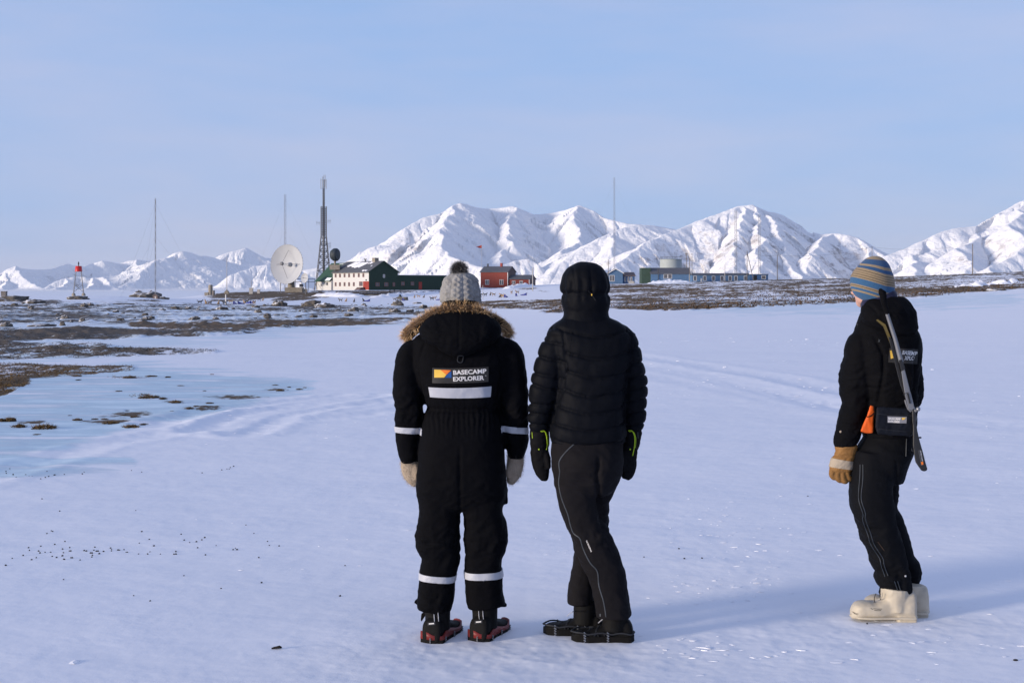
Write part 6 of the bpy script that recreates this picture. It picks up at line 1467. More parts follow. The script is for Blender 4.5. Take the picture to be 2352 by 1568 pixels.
    # boots with chain grips
    for X, Y, yaw, z in ((1452, 1470, 3.07, 0), (1384, 1454.5, 3.0, 72)):
        at_ = stood(fg, X, Y); L_ = .275
        b = smooth_obj('winter_boot', boot_shape(L_, .05, .10, .058, .17, .062), F_BOOT, root, .005, 4, at_, yaw)
        P = torus_band(L_, .05, 0, 0)[:-1]; n = len(P)
        m = MB(); m.add([(q[0], q[1] * 1.04, zz) for zz in (.0, .03) for q in P], [(i, (i + 1) % n, (i + 1) % n + n, i + n) for i in range(n)] + [tuple(range(n))], False); o = m.build('sole', F_SOLE, b); place(o.data, at_, yaw)
        A = [Vector((q[0], q[1] * 1.06, .040 + .008 * abs(math.sin(q[0] / L_ * 9)))) for q in P]
        m = MB(); m.tube(A + [A[0]], .004, 6); g = m.build('ice_grip', F_GREYR, root); place(g.data, at_, yaw)
        for x0, x1 in ((.80, .55), (.62, .45)):
            c = MB(); hm = .057 if x0 > .7 else .070
            for q0, q1 in ((x0, x1), (x1, x0)): c.tube([(L_ * q0, -.054, .035), (L_ * (q0 * .8 + q1 * .2), -.036, hm - .012), (L_ * (q0 + q1) / 2, 0, hm), (L_ * (q0 * .2 + q1 * .8), .036, hm - .012), (L_ * q1, .054, .035)], .0035, 6); o = c.build('grip_strap', F_GREYR, g); place(o.data, at_, yaw)
        for t_ in (.40, .78):
            w = np.interp(t_, [0, .06, .28, .45, .74, .9, 1.0], [.45, .95, .88, .92, 1.06, .88, .2]) * .05
            for sd in (-1, 1):
                c = MB()
                for zz in np.arange(.0, .055, .011): c.tube([(L_ * t_ - .005, sd * (w * 1.12 + .001), zz), (L_ * t_ + .004, sd * w * 1.13, zz + .007)], .0032, 5)
                o = c.build('chain', F_CHAIN, g); place(o.data, at_, yaw)
        skb = Skin(fg, b.data); hx = X - 62 if z == 0 else X - 66; hy = Y - 52 if z == 0 else Y - 52
        lay_line(skb, [(hx - 16, hy + 12), (hx - 8, hy + 5), (hx, hy)], 2.0, .004, 'lace_tab', F_REFL, b)
walker_down()

# ---------------------------------------------------------------- third walker: guide with a rifle across the back
def walker_guide():
    fg = Fig(2035, 1426, 6.71); s = fg.s
    tors = [(704, 1990, 2068, 6, 36), (716, 1980, 2080, 4, 44), (735, 1972, 2094, 2, 50), (762, 1962, 2108, 0, 56), (790, 1960, 2114, -2, 60), (830, 1966, 2114, -3, 62), (870, 1978, 2110, -3, 60), (910, 1988, 2104, -1, 56), (950, 1988, 2103, 0, 57), (990, 1984, 2104, 0, 60), (1004, 1985, 2102, 0, 58)]
    armL = [(1985, 772, -2, 22, 32), (1974, 792, -2, 30, 40), (1973, 832, 2, 36, 43), (1970, 860, 6, 40, 43), (1969, 893, 8, 39, 40), (1967, 930, 4, 33, 36), (1957, 960, 0, 31, 33), (1949, 988, -4, 29, 30), (1942, 1012, -6, 28, 28), (1942, 1022, -6, 27, 27)]
    armR = [(2084, 772, 6, 22, 32), (2092, 790, 8, 28, 38), (2090, 825, 14, 26, 42), (2094, 858, 22, 29, 42), (2097, 905, 30, 30, 40), (2090, 930, 34, 26, 36), (2072, 944, 60, 24, 30), (2045, 952, 100, 22, 26), (2025, 958, 120, 20, 22)]
    hips = [(985, 1990, 2100, 0, 54), (1005, 1984, 2100, 0, 58), (1036, 1964, 2097, -2, 62), (1062, 1955, 2086, -2, 62), (1085, 1954, 2080, 0, 56), (1110, 1954, 2074, 4, 46)]
    near = [(2004, 1040, -8, 46, 54), (1999, 1075, -10, 46, 54), (1999, 1144, -10, 50, 50), (2009, 1192, -10, 46, 46), (2018, 1220, -8, 46, 45), (2032, 1250, -6, 42, 42), (2038, 1275, -4, 43, 42), (2048, 1299, -2, 38, 40), (2051, 1321, 0, 42, 42), (2059, 1338, 0, 35, 38), (2057, 1356, 0, 37, 38), (2057, 1364, 0, 37, 38)]
    farl = [(2052, 1040, 26, 40, 48), (2050, 1075, 34, 33, 46), (2046, 1110, 42, 31, 44), (2043, 1172, 54, 31, 42), (2058, 1209, 58, 32, 41), (2078, 1262, 62, 31, 40), (2087, 1292, 64, 29, 39), (2099, 1318, 66, 33, 42), (2101, 1338, 66, 31, 40), (2096, 1356, 66, 27, 34)]
    m = MB(); trunk(m, fg, [r for r in tors if r[0] > 720], shrink=.62); trunk(m, fg, hips[:5], shrink=.62)
    for L_ in (armL, armR, near, farl): limb(m, fg, L_, shrink=.5)
    m.tube([fg.p(2032, 760, 0), fg.p(2026, 715, 4), fg.p(2018, 680, 6)], [.09, .062, .056], 14); eyes = head(m, fg, 2008, 656, 8, 1.05, .95)
    ball(m, fg.p(1985, 682, -2), (.030, .030, .034)); ball(m, fg.p(1978, 680, 8), (.024, .04, .04))
    Xh, Yh, zh = 1932, 1058, -8
    m.tube([fg.p(1942, 1010, -6), fg.p(Xh, Yh, zh)], [.027, .033], 10)
    for i in range(4): m.tube([fg.p(Xh - 14 + 8 * i, Yh + 12, zh - 5), fg.p(Xh - 13 + 8 * i, Yh + 26, zh - 6), fg.p(Xh - 8 + 7 * i, Yh + 36 - abs(i - 2) * 2, zh + 2)], .0078, 8)
    m.tube([fg.p(2040, 953, 104), fg.p(2012, 960, 124)], [.026, .033], 10)
    for i in range(4): m.tube([fg.p(2010, 952 + 5 * i, 124), fg.p(1998, 953 + 5 * i, 128), fg.p(1992, 955 + 5 * i, 120)], .008, 8)
    m.tube([fg.p(2012, 950, 120), fg.p(2004, 944, 112)], .009, 8)
    for q in ((2057, 1340, 0, 1385), (2097, 1335, 66, 1378)): m.tube([fg.p(*q[:3]), fg.p(q[0], q[3], q[2])], .035, 10)
    me = fuse(m, .008, 2, 'person'); root = link('person', me, F_SKIN); root.location = fg.base
    tag(root, 'person in black jacket and striped woollen hat with a rifle on the back', 'person'); eyes.build('eye', EYE, root)
    # jacket
    m = MB(); trunk(m, fg, tors, se=2.4)
    for L_ in (armL, armR): limb(m, fg, L_)
    jk = fuse(m, .0062, 4, 'shell_jacket'); co = mco(jk); X, Y = fg.XY(co); Z = co[:, 1] / s
    d = folds(fg, jk, .004, .016, .05, 45, [(1972, 880, 44, 40, .007), (1950, 985, 40, 24, .006), (2098, 900, 26, 50, .007), (2040, 930, 60, 24, .005), (1970, 800, 40, 24, .003)], .35)
    ex = np.interp(Y, [760, 812, 856, 914, 960], [1990, 2012, 2013, 2005, 1992]); d -= .012 * np.exp(-((X - ex) / 4) ** 2) * sstep(765, 800, Y) * (1 - sstep(950, 990, Y)) * (Z < 0)
    ex2 = np.interp(Y, [770, 850, 930], [2092, 2086, 2080]); d -= .008 * np.exp(-((X - ex2) / 4) ** 2) * sstep(775, 800, Y) * (Z < 10)
    d -= .012 * np.exp(-((X - 2087) / 2.2) ** 2) * np.exp(-((Y - 820) / 26) ** 2) * (Z < 0)                      # fold that swallows part of the lettering
    displace(jk, d); jo = link('shell_jacket', jk, F_JACK, root)
    m = MB(); trunk(m, fg, [(682, 1990, 2072, -8, 30), (688, 1982, 2080, -10, 38), (700, 1976, 2090, -14, 46), (716, 1973, 2097, -20, 52), (735, 1973, 2100, -24, 52), (752, 1990, 2099, -28, 46), (765, 2022, 2092, -34, 34), (772, 2040, 2080, -36, 18)], se=2.2)
    hd = fuse(m, .006, 5, 'hood'); displace(hd, folds(fg, hd, .006, .018, .04, 55, [(2010, 715, 30, 20, .006)], -.5)); ho = link('hood', hd, F_JACK, root)
    m = MB(); trunk(m, fg, [(666, 1986, 2054, 2, 34), (672, 1981, 2058, 0, 38), (690, 1977, 2062, -4, 40), (705, 1976, 2064, -6, 40), (716, 1980, 2062, -6, 38)], se=2.1); nk = fuse(m, .005, 3, 'neck_gaiter'); displace(nk, folds(fg, nk, .004, .01, .09, 57)); link('neck_gaiter', nk, F_NAVY, root)
    m = MB(); m.tube([fg.p(1974, 738, -4), fg.p(1969, 746, -8), fg.p(1967, 752, -8), fg.p(1971, 754, -8)], .003, 6); m.tube([fg.p(1967, 741, -6), fg.p(1969, 746, -7)], .006, 8); m.build('hood_toggle', F_GREYR, ho)
    # striped hat
    m = MB(); n = 120; rows = spline([(690, 1977, 2046, 0, 36), (682, 1968, 2050, 0, 40), (672, 1960, 2053, 0, 44), (660, 1955, 2054, 0, 47), (648, 1953.5, 2053.5, 0, 48), (634, 1955, 2051, 0, 47), (620, 1963, 2046, 0, 43), (608, 1974, 2041, 0, 36), (598, 1984, 2033, 0, 26), (591, 1994, 2024, 0, 15), (588, 2004, 2014, 0, 6)], 14)
    vs = []; st = []
    for Y, a_, b_, z, hdp in rows:
        for k in range(n):
            a = 2 * PI * k / n; cx = (a_ + b_) / 2; hw = (b_ - a_) / 2; Xv = cx + math.cos(a) * hw; zv = math.sin(a) * hdp; 
            p = fg.p(Xv, Y + .10 * (2010 - Xv) * -.0, zv); vs.append(p)
            dx = Xv - 2021 - (Y - 640) * .05; back = 1 if zv < 0 else -.2; st.append(Y + (.32 * -min(dx, 0) if back > 0 else .32 * 62) * min(1, (Y - 585) / 30) * 1.0 - .13 * max(dx, 0))
    M = len(rows); m.add(vs, [(i * n + k, i * n + (k + 1) % n, (i + 1) * n + (k + 1) % n, (i + 1) * n + k) for i in range(M - 1) for k in range(n)] + [tuple(range((M - 1) * n, M * n))], True)
    mt, N, L, B = mat_new('striped_wool'); g = attr_node(N, 'stripe'); cr = N.new('ShaderNodeValToRGB'); cr.color_ramp.interpolation = 'CONSTANT'
    T, BL, DK, LB = (.33, .25, .155, 1), (.026, .085, .20, 1), (.06, .045, .033, 1), (.042, .125, .255, 1)
    stops = [(580, T), (598, BL), (614, T), (621, BL), (629.5, T), (635, DK), (636.3, T), (641, DK), (642.3, T), (646.5, DK), (647.8, T), (652, DK), (653.3, T), (656.5, LB), (671, T), (674, DK), (675.2, T), (678.5, LB), (684, T), (688, LB)]
    for i, (y, c) in enumerate(stops):
        e = cr.color_ramp.elements[i] if i < 2 else cr.color_ramp.elements.new((y - 580) / 120); e.position = (y - 580) / 120; e.color = c
    nf = N.new('ShaderNodeTexCoord'); kn = noise_node(N, L, nf.outputs['Object'], 320, 2); mr = math_node(N, L, 'MULTIPLY', math_node(N, L, 'SUBTRACT', g, 580), 1 / 120)
    L.new(mr, cr.inputs['Fac']); L.new(mix_node(N, L, math_node(N, L, 'MULTIPLY', kn, .55), cr.outputs['Color'], (.02, .02, .025)), B.inputs['Base Color']); B.inputs['Roughness'].default_value = .95; B.inputs['Specular IOR Level'].default_value = .1; B.inputs['Sheen Weight'].default_value = .15
    bp = N.new('ShaderNodeBump'); bp.inputs['Strength'].default_value = .5; bp.inputs['Distance'].default_value = .004; L.new(kn, bp.inputs['Height']); L.new(bp.outputs['Normal'], B.inputs['Normal'])
    hat = m.build('striped_hat', mt, root, 180); attr(hat.data, 'stripe', np.array(st))
    for y0 in (): pass
    # trousers
    m = MB(); trunk(m, fg, hips, se=2.3); limb(m, fg, near, se=2.4); limb(m, fg, farl, se=2.4); tr = fuse(m, .006, 4, 'trousers'); co = mco(tr); X, Y = fg.XY(co); Z = co[:, 1] / s
    d = folds(fg, tr, .0035, .014, .05, 65, [(1985, 1205, 40, 26, .009), (2000, 1260, 50, 30, .006), (2040, 1310, 50, 24, .008), (2050, 1350, 50, 16, .007), (2070, 1150, 24, 50, .005), (2100, 1320, 40, 20, .004)], -.25)
    cx = np.interp(Y, [1050, 1150, 1206, 1272, 1306, 1340], [2042, 2050, 2058, 2081, 2086, 2094]); d -= .009 * np.exp(-((X - cx) / 3.5) ** 2) * sstep(1045, 1070, Y) * (Z < 30)
    displace(tr, d); soften(tr, 1); to = link('trousers', tr, F_PANT3, root); sk = Skin(fg, tr)
    z6 = lambda P: [(1866.2 + .3112 * a, 976.1 + .3112 * b) for a, b in P]
    lay_line(sk, z6([(352, 290), (350, 380), (340, 500), (345, 570), (375, 660), (370, 700), (410, 810), (430, 880), (495, 980), (505, 1030), (535, 1115)]), 2.2, .0015, 'zip', F_ZIP3, to)
    lay_line(sk, z6([(372, 290), (372, 400), (360, 510), (365, 570), (392, 650), (390, 690), (430, 800), (455, 880), (520, 980), (528, 1030), (558, 1110)]), 2.2, .0015, 'zip', F_ZIP3, to)
    lay_line(sk, z6([(605, 1150), (640, 1250)]), 2.0, .003, 'zip', F_ZIP3, to); lay_line(sk, z6([(628, 1150), (660, 1250)]), 2.0, .003, 'zip', F_ZIP3, to); lay_line(sk, z6([(695, 40), (690, 230)]), 1.6, .003, 'pocket_edge', F_ZIP, to)
    m = MB(); q = sk.at(1866.2 + .3112 * 687, 976.1 + .3112 * 1112, .002); ball(m, q, .005, 8); m.build('hem_snap', F_REFL, to)
    lay_line(sk, z6([(482, 860), (530, 925)]), 1.4, .002, 'leg_print', simple('brown_print', (.05, .03, .02), .7), to)
    # patch and lettering
    sj = Skin(fg, jk, hd)
    lay_quad(sj, (2043, 799), (2109, 802), (2107, 836), (2040, 832), .0035, 'back_patch', F_PATCH, jo, (18, 8))
    lay_quad(sj, (2044, 805), (2050, 804), (2052, 822), (2046, 824), .0055, 'logo', F_YELLOW, jo, (3, 4))
    lay_text(sj, 'BASEMP', [(2072, 814), (2088, 815), (2106, 817)], 9.5, .007, 'lettering', F_LETTER, jo, .03, .12)
    lay_text(sj, 'XPLO', [(2077, 826.5), (2088, 827), (2100, 827)], 9.5, .007, 'lettering', F_LETTER, jo, .03, .12)
    lay_text(sj, '™', [(2098, 820.5), (2101, 820.5)], 1.6, .007, 'lettering', F_LETTER, jo, .0)
    lay_line(sj, [(2018, 779), (2021, 785), (2019, 782), (2022, 780), (2019, 782), (2017, 786)], 1.0, .003, 'star_print', F_ZIP, jo)
    m = MB(); ball(m, sj.at(1931, 991, .003), (.006, .003, .006), 8); m.build('cuff_button', F_PALEL, jo)
    m = MB(); m.add([fg.p(*q) for q in ((1920, 1002, -16), (1913, 1012, -14), (1915, 1016, -14), (1924, 1012, -16), (1920, 1002, -8), (1913, 1012, -6), (1915, 1016, -6), (1924, 1012, -8))], [(0, 1, 2, 3), (7, 6, 5, 4), (0, 4, 5, 1), (1, 5, 6, 2), (2, 6, 7, 3), (3, 7, 4, 0)]); m.build('cuff_tab', F_JACK, jo)
    # glove: cuff, back band, curled fingers, thumb
    m = MB(); limb(m, fg, [(1943, 1014, -6, 22, 21), (1942, 1028, -7, 25, 23), (1940, 1042, -8, 23, 21), (1936, 1050, -8, 24, 19), (1932, 1064, -8, 27, 18), (1929, 1076, -8, 26, 17), (1929, 1082, -8, 22, 15)])
    for pts, r in (([(1910, 1074, -10), (1907, 1086, -16), (1913, 1094, -14), (1920, 1092, -6)], .0155), ([(1921, 1077, -12), (1919, 1092, -18), (1926, 1100, -14), (1931, 1096, -6)], .0160), ([(1932, 1078, -12), (1931, 1094, -18), (1938, 1103, -13), (1942, 1098, -5)], .0158), ([(1943, 1076, -10), (1942, 1090, -15), (1949, 1098, -11), (1951, 1093, -4)], .0145), ([(1948, 1054, -2), (1953, 1066, 2), (1954, 1078, 0), (1951, 1087, -4)], .0150)):
        P = spline(pts, 4); m.tube([fg.p(*q) for q in P], [r] * (len(P) - 3) + [r * .95, r * .85, r * .6], 12)
    gl = fuse(m, .0038, 3, 'work_glove'); co = mco(gl); X, Y = fg.XY(co); displace(gl, folds(fg, gl, .0025, .03, .09, 75) - .004 * np.exp(-((Y - 1043) / 2) ** 2)); go = link('work_glove', gl, F_TAN, root)
    band_shell(fg, gl, [((1905, 1049), (1960, 1058), False), ((1905, 1070), (1960, 1077), True)], lambda x, y, z: True, .0025, 'knuckle_band', F_PALEL, go)
    band_shell(fg, gl, [((1915, 1022), (1968, 1022), False), ((1915, 1028), (1968, 1028), True)], lambda x, y, z: True, .002, 'cuff_binding', F_TAN, go)
    m = MB(); limb(m, fg, [(2030, 957, 118, 20, 20), (2012, 960, 124, 19, 17), (1998, 962, 127, 17, 16), (1990, 962, 124, 10, 11)]); limb(m, fg, [(2014, 948, 118, 8, 8), (2002, 942, 110, 7, 7)]); g2 = fuse(m, .005, 3, 'work_glove'); link('work_glove', g2, F_TAN, root)
    # big white rubber boots
    for X, Y, yaw, z in ((2099, 1428, 3.10, 0), (2128, 1419, 3.0, 66)):
        at_ = stood(fg, X, Y); L_ = .300; me = MB(); n = 24
        S = spline([(-.03, .5, .6, 0), (.0, .82, .95, 0), (.08, .95, 1.0, 0), (.18, .97, 1.0, 0), (.30, .93, .98, 0), (.40, .95, .86, 0), (.52, 1.02, .68, 0), (.62, 1.08, .585, 0), (.74, 1.12, .60, 0), (.86, 1.08, .59, 0), (.95, .86, .50, 0), (1.0, .45, .30, 0)], 4); vs = []
        for t, w, h, _ in S:
            hh = .135 * h
            for k in range(n):
                a = 2 * PI * k / n; c, q = math.cos(a), math.sin(a); c = math.copysign(abs(c) ** .7, c); q = math.copysign(abs(q) ** .62, q); vs.append((t * L_, c * .060 * w, .012 + hh / 2 + q * hh / 2))
        M = len(S); me.add(vs, [(i * n + k, i * n + (k + 1) % n, (i + 1) * n + (k + 1) % n, (i + 1) * n + k) for i in range(M - 1) for k in range(n)] + [tuple(range(n - 1, -1, -1)), tuple(range((M - 1) * n, M * n))], True)
        me.tube([(.09, 0, .05), (.088, 0, .12), (.084, 0, .158)], [.064, .068, .070], 20)
        me.box(-.004, .085, -.054, .054, 0, .03)
        b = fuse(me, .0048, 5, 'rubber_boot'); place(b, at_, yaw)
        co = mco(b); displace(b, .0035 * fbm(co[:, 0] * 16, co[:, 2] * 22 + co[:, 1] * 9, 3, 85)); bo = link('rubber_boot', b, F_BUNNY, root)
        P = torus_band(L_, .060, 0, 0)[:-1]; k_ = len(P)
        mm = MB(); mm.tube([Vector((q[0] * .99, q[1] * 1.06, .024)) for q in P] + [Vector((P[0][0] * .99, P[0][1], .024))], .006, 8); w_ = mm.build('welt', F_BUNNY, bo); place(w_.data, at_, yaw)
        sb = Skin(fg, b)
        if z == 0:
            for q in ([(1958, 1404), (1972, 1409)], [(1961, 1407), (1970, 1411)], [(2006, 1397), (2026, 1397.5)], [(2008, 1400.5), (2024, 1401)], [(2000, 1430 - 34), (2005, 1398)]): lay_line(sb, [q[0], ((q[0][0] + q[1][0]) / 2, (q[0][1] + q[1][1]) / 2 + .6), q[1]], 1.7, -.0008, 'scuff', F_SCUFF, bo)
            lay_line(sb, [(2012, 1362), (2008, 1372), (2009, 1383)], 2.0, .002, 'lace', F_SCUFF, bo); lay_line(sb, [(2020, 1360), (2022, 1376)], 1.8, .002, 'lace', F_SCUFF, bo)
    # belt bag
    fg.persp = True; m = MB()
    def slab(m, c4, z0, z1):
        vs = [fg.p(x, y, z0) for x, y in c4] + [fg.p(x, y, z1) for x, y in c4]; n = len(c4); m.add(vs, [tuple(range(n)), tuple(range(2 * n - 1, n - 1, -1))] + [(i, i + n, (i + 1) % n + n, (i + 1) % n) for i in range(n)])
    slab(m, [(2014, 934), (2096, 938), (2101, 950), (2098, 994), (2092, 1003), (2016, 996), (2011, 980)], -88, -52); bg = fuse(m, .005, 5, 'belt_bag'); displace(bg, folds(fg, bg, .005, .02, .05, 95)); bo = link('belt_bag', bg, F_BAG); bo.location = fg.base; tag(bo, 'dark belt bag with a small pale label at the back of the guide', 'bag'); sbg = Skin(fg, bg)
    lay_quad(sbg, (2038.5, 955.5), (2083, 957), (2082, 972), (2038, 970), .0025, 'bag_label', simple('pale_grey_label', (.20, .20, .22), .6), bo, (10, 4)); lay_text(sbg, 'BASECAMP', [(2040.5, 963.2), (2069, 964.5)], 5.2, .0045, 'lettering', F_LETTER, bo, .04); lay_text(sbg, 'EXPLORER', [(2040, 969.6), (2067, 971)], 4.8, .0045, 'lettering', F_LETTER, bo, .04); lay_poly(sbg, [(2071, 959), (2080.5, 959.5), (2077, 963), (2072, 964)], .0048, 'logo', F_YELLOW, bo, 2)
    lay_line(sbg, [(2014, 950), (2050, 953), (2096, 954)], 1.5, .002, 'zip', F_GREYR, bo); lay_line(sbg, [(2016, 984), (2050, 988), (2096, 992)], 1.4, .001, 'piping', F_GREYR, bo)
    m = MB(); slab(m, [(1999, 931), (2007, 932), (2009, 945), (2005, 994), (1990, 994), (1977, 990), (1980, 980), (1992, 955)], -66, -36); og = fuse(m, .0045, 4, 'orange_pouch'); displace(og, folds(fg, og, .004, .03, .05, 96)); oo = link('orange_pouch', og, F_ORG); oo.location = fg.base; tag(oo, 'bright orange pouch hanging between sleeve and belt bag', 'pouch'); sog = Skin(fg, og); lay_line(sog, [(1991, 957), (2000, 955), (2007, 948)], 2.2, .002, 'strap', F_GLOVE, oo)
    # rifle
    rf = empty('rifle', fg.base); tag(rf, 'steel barrelled rifle with black stock slung muzzle up across the guide', 'rifle')
    zb = -96
    def flat(name, poly, z0, z1, mat, bev=.004):
        m = MB(); slab(m, poly, z0, z1); o = m.build(name, mat, rf, 60); b = o.modifiers.new('b', 'BEVEL'); b.width = bev; b.segments = 3; return o
    m = MB(); m.tube([fg.p(2021, 664, zb + 8), fg.p(2027, 672, zb), fg.p(2031, 695, zb), fg.p(2038, 722, zb)], [.008, .018, .016, .012], 12); cv = fuse(m, .004, 3, 'muzzle_cover'); displace(cv, folds(fg, cv, .004, .03, .09, 97)); link('muzzle_cover', cv, F_JACK, rf)
    m = MB(); m.tube([fg.p(2036.5, 718, zb), fg.p(2056, 778, zb), fg.p(2070, 831, zb)], [.0085, .0095, .011], 18); m.build('barrel', F_BARREL, rf)
    flat('fore_stock', [(2040, 772), (2049, 778), (2066, 838), (2080, 890), (2092, 930), (2086, 934), (2068, 884), (2056, 838)], zb + 3, zb + 17, F_STOCK)
    flat('sight_block', [(2064, 827), (2072, 825), (2079, 846), (2077, 850), (2070, 852)], zb - 7, zb + 6, F_STOCK)
    flat('receiver', [(2070, 852), (2078, 848), (2086, 880), (2091, 900), (2078, 904)], zb - 7, zb + 6, F_BARREL)
    flat('bolt_housing', [(2078, 904.5), (2091, 899), (2097, 922), (2101, 938), (2094, 942), (2087, 940)], zb - 6, zb + 6, F_BARREL, .003)
    flat('ejection_slot', [(2083, 903), (2087, 902), (2092, 925), (2089, 927)], zb - 8.5, zb - 5.9, F_STOCK, .0008)
    m = MB(); m.tube([fg.p(2079, 918, zb), fg.p(2081, 926, zb), fg.p(2086, 939, zb), fg.p(2091, 944, zb), fg.p(2100, 939, zb)], .0045, 8); m.build('trigger_guard', F_BARREL, rf)
    m = MB(); m.tube([fg.p(2099, 936, zb), fg.p(2103, 944, zb - 4), fg.p(2108, 940, zb - 10)], .0055, 8); ball(m, fg.p(2109, 939, zb - 11), .0105, 12); m.build('bolt_handle', F_CHAIN, rf)
    stock = [(2094, 936), (2104.3, 940), (2104.0, 973.6), (2110.9, 1006.5), (2119.6, 1037), (2126, 1062.5), (2130.4, 1076.8), (2128.4, 1080.5), (2121.8, 1082.3), (2115.8, 1080), (2103, 1061.4), (2100.4, 1050.5), (2099.3, 1039.5), (2096.6, 1023), (2096.6, 984.6)]
    m = MB(); slab(m, stock, zb - 4, zb + 16); sm_ = fuse(m, .004, 5, 'stock'); so = link('stock', sm_, F_STOCK, rf); ss = Skin(fg, sm_)
    lay_quad(ss, (2108.5, 1034), (2115, 1032), (2121, 1068), (2115, 1069), .002, 'sticker', simple('pale_sticker', (.055, .055, .06), .5), so, (3, 8)); lay_text(ss, 'BASECAMP', [(2113.3, 1035), (2117.5, 1059)], 2.6, .0035, 'lettering', F_REFL, so, .02); lay_text(ss, 'EXPLORER', [(2110, 1035.5), (2114.5, 1059.5)], 2.2, .0035, 'lettering', F_ZIP, so, .02); lay_quad(ss, (2115.3, 1060.5), (2120, 1059.5), (2121, 1066), (2116.5, 1067), .0036, 'logo', F_ORANGE, so, (2, 2))
    m = MB(); m.tube([fg.p(2110, 1004.5, zb + 4), fg.p(2116, 1004.5, zb + 4)], .004, 8); m.tube([fg.p(2098, 1036, zb + 6), fg.p(2094, 1034, zb + 6), fg.p(2095, 1030, zb + 8)], .003, 6); m.build('sling_swivel', F_GREYR, rf)
    ssl = Skin(fg, jk, hd); lay_quad(ssl, (2012, 735), (2016, 733), (2034, 745), (2029, 750), .006, 'sling', F_OLIVE, rf, (8, 2)); lay_quad(ssl, (2028, 748), (2034, 745), (2051, 788), (2044, 789), .006, 'sling', F_OLIVE, rf, (3, 10)); lay_line(ssl, [(2046, 788), (2050, 797), (2053, 803)], 2.0, .006, 'sling_hook', F_ZIP, rf)
    m = MB(); m.tube([fg.p(2101, 945, zb + 2), fg.p(2103, 962, zb + 2), fg.p(2099, 984, zb + 2)], .0045, 6); m.build('sling_chain', F_CHAIN, rf); fg.persp = False
walker_guide()
# ---------------------------------------------------------------- small things on the ground
def at_pic(X, Y):
    """ground point that shows at picture place (X, Y), on the walked-on plain"""
    d = F * CH / (Y - HZ)
    for _ in range(3): g = float(base_z(np.array([(X - CX) / F * d]), np.array([d]))[0]); d = F * (CH - g) / (Y - HZ)
    return Vector(((X - CX) / F * d, d, ground_z((X - CX) / F * d, d)))
def pellets():
    A = [(34,530),(72,488),(136,471),(168,425),(173,441),(186,496),(213,484),(227,445),(235,456),(240,416),(265,451),(276,345),(302,329),(310,333),(298,451),(307,476),(322,406),(333,483),(351,217),(247,143),(368,433),(373,454),(367,473),(375,494),(380,494),(382,390),(410,424),(408,444),(416,444),(418,485),(426,485),(471,497),(495,442),(508,445),(533,457),(542,457),(540,480),(543,470),(552,440),(558,422),(567,446),(577,446),(584,461),(609,448),(650,428),(656,437),(655,445),(694,440),(703,440),(729,437),(742,452),(750,452),(374,613),(786,710),(798,211),(834,336),(819,400),(878,380),(905,416),(882,450),(868,463),(815,462),(943,463),(1023,464),(1035,463),(1034,449),(1065,351),(1083,385),(1115,398),(1155,395),(1162,427),(1187,384),(1204,371),(1208,467),(1271,415),(1300,665),(1081,591),(1384,429),(1371,437),(1394,437),(1446,294),(1493,345),(1522,483),(1538,630),(1573,392),(1584,413),(1641,416),(2000,708),(2029,531),(883,742)]
    P = [(.3906 * a, 1091 + .3905 * b) for a, b in A]
    P += [(.3418 * a, 660.3 + .3418 * b) for a, b in [(40,1240),(66,1221),(42,1253),(88,1262),(108,1279),(172,1263),(195,1273),(216,1273),(315,1241),(305,1278),(327,1272),(365,1263),(374,1261),(432,1258),(553,1255),(565,1241),(273,1287),(883,1227),(952,1238),(1490,1224),(1525,1218),(1540,1218),(1548,1210),(1570,1203),(1358,1243)]]
    P += [(1435.5 + .3897 * a, 1091 + .3897 * b) for a, b in [(112,484),(318,437),(350,494),(454,492),(1078,126),(1427,881)]]
    bm = bmesh.new(); bmesh.ops.create_icosphere(bm, subdivisions=2, radius=1.0)
    for v in bm.verts: v.co *= 1 + .2 * mnoise.noise(v.co * 2); v.co.x *= 1.35
    me = bpy.data.meshes.new('dropping'); bm.to_mesh(me); bm.free(); me.materials.append(simple('dark_dropping', (.012, .009, .008), .8))
    for p in me.polygons: p.use_smooth = True
    r = random.Random(2)
    for X, Y in P:
        o = bpy.data.objects.new('dropping', me); COL.objects.link(o); k = r.uniform(.0034, .0054) * (1.25 if Y < 1110 else 1); o.scale = (k, k, k * .9); o.location = at_pic(X, Y) + Vector((0, 0, k * .6)); o.rotation_euler = (0, 0, r.uniform(0, 3))
        tag(o, 'tiny dark dropping lying on the snow', 'dropping', 'reindeer droppings dotted over the snow')
    m = MB(); m.tube([(-.024, 0, 0), (-.012, .002, .002), (.002, 0, .004), (.012, -.002, .006), (.022, 0, .003)], [.003, .005, .006, .007, .003], 8); m.tube([(.0, -.004, .008), (.01, -.004, .009), (.018, -.002, .007)], [.003, .005, .003], 7)
    o = m.build('twig', me.materials[0]); o.location = at_pic(636, 1491) + Vector((0, 0, .004)); o.rotation_euler = (0, 0, .1); tag(o, 'dark twig like scrap on the snow at the bottom left of the fur hooded walker', 'twig')
    m = MB(); ball(m, (0, 0, 0), (.011, .007, .004), 10); o = m.build('pebble', me.materials[0]); o.location = at_pic(2332.6, 1522) + Vector((0, 0, .003)); tag(o, 'small dark pebble on the snow in the bottom right corner', 'pebble')
pellets()
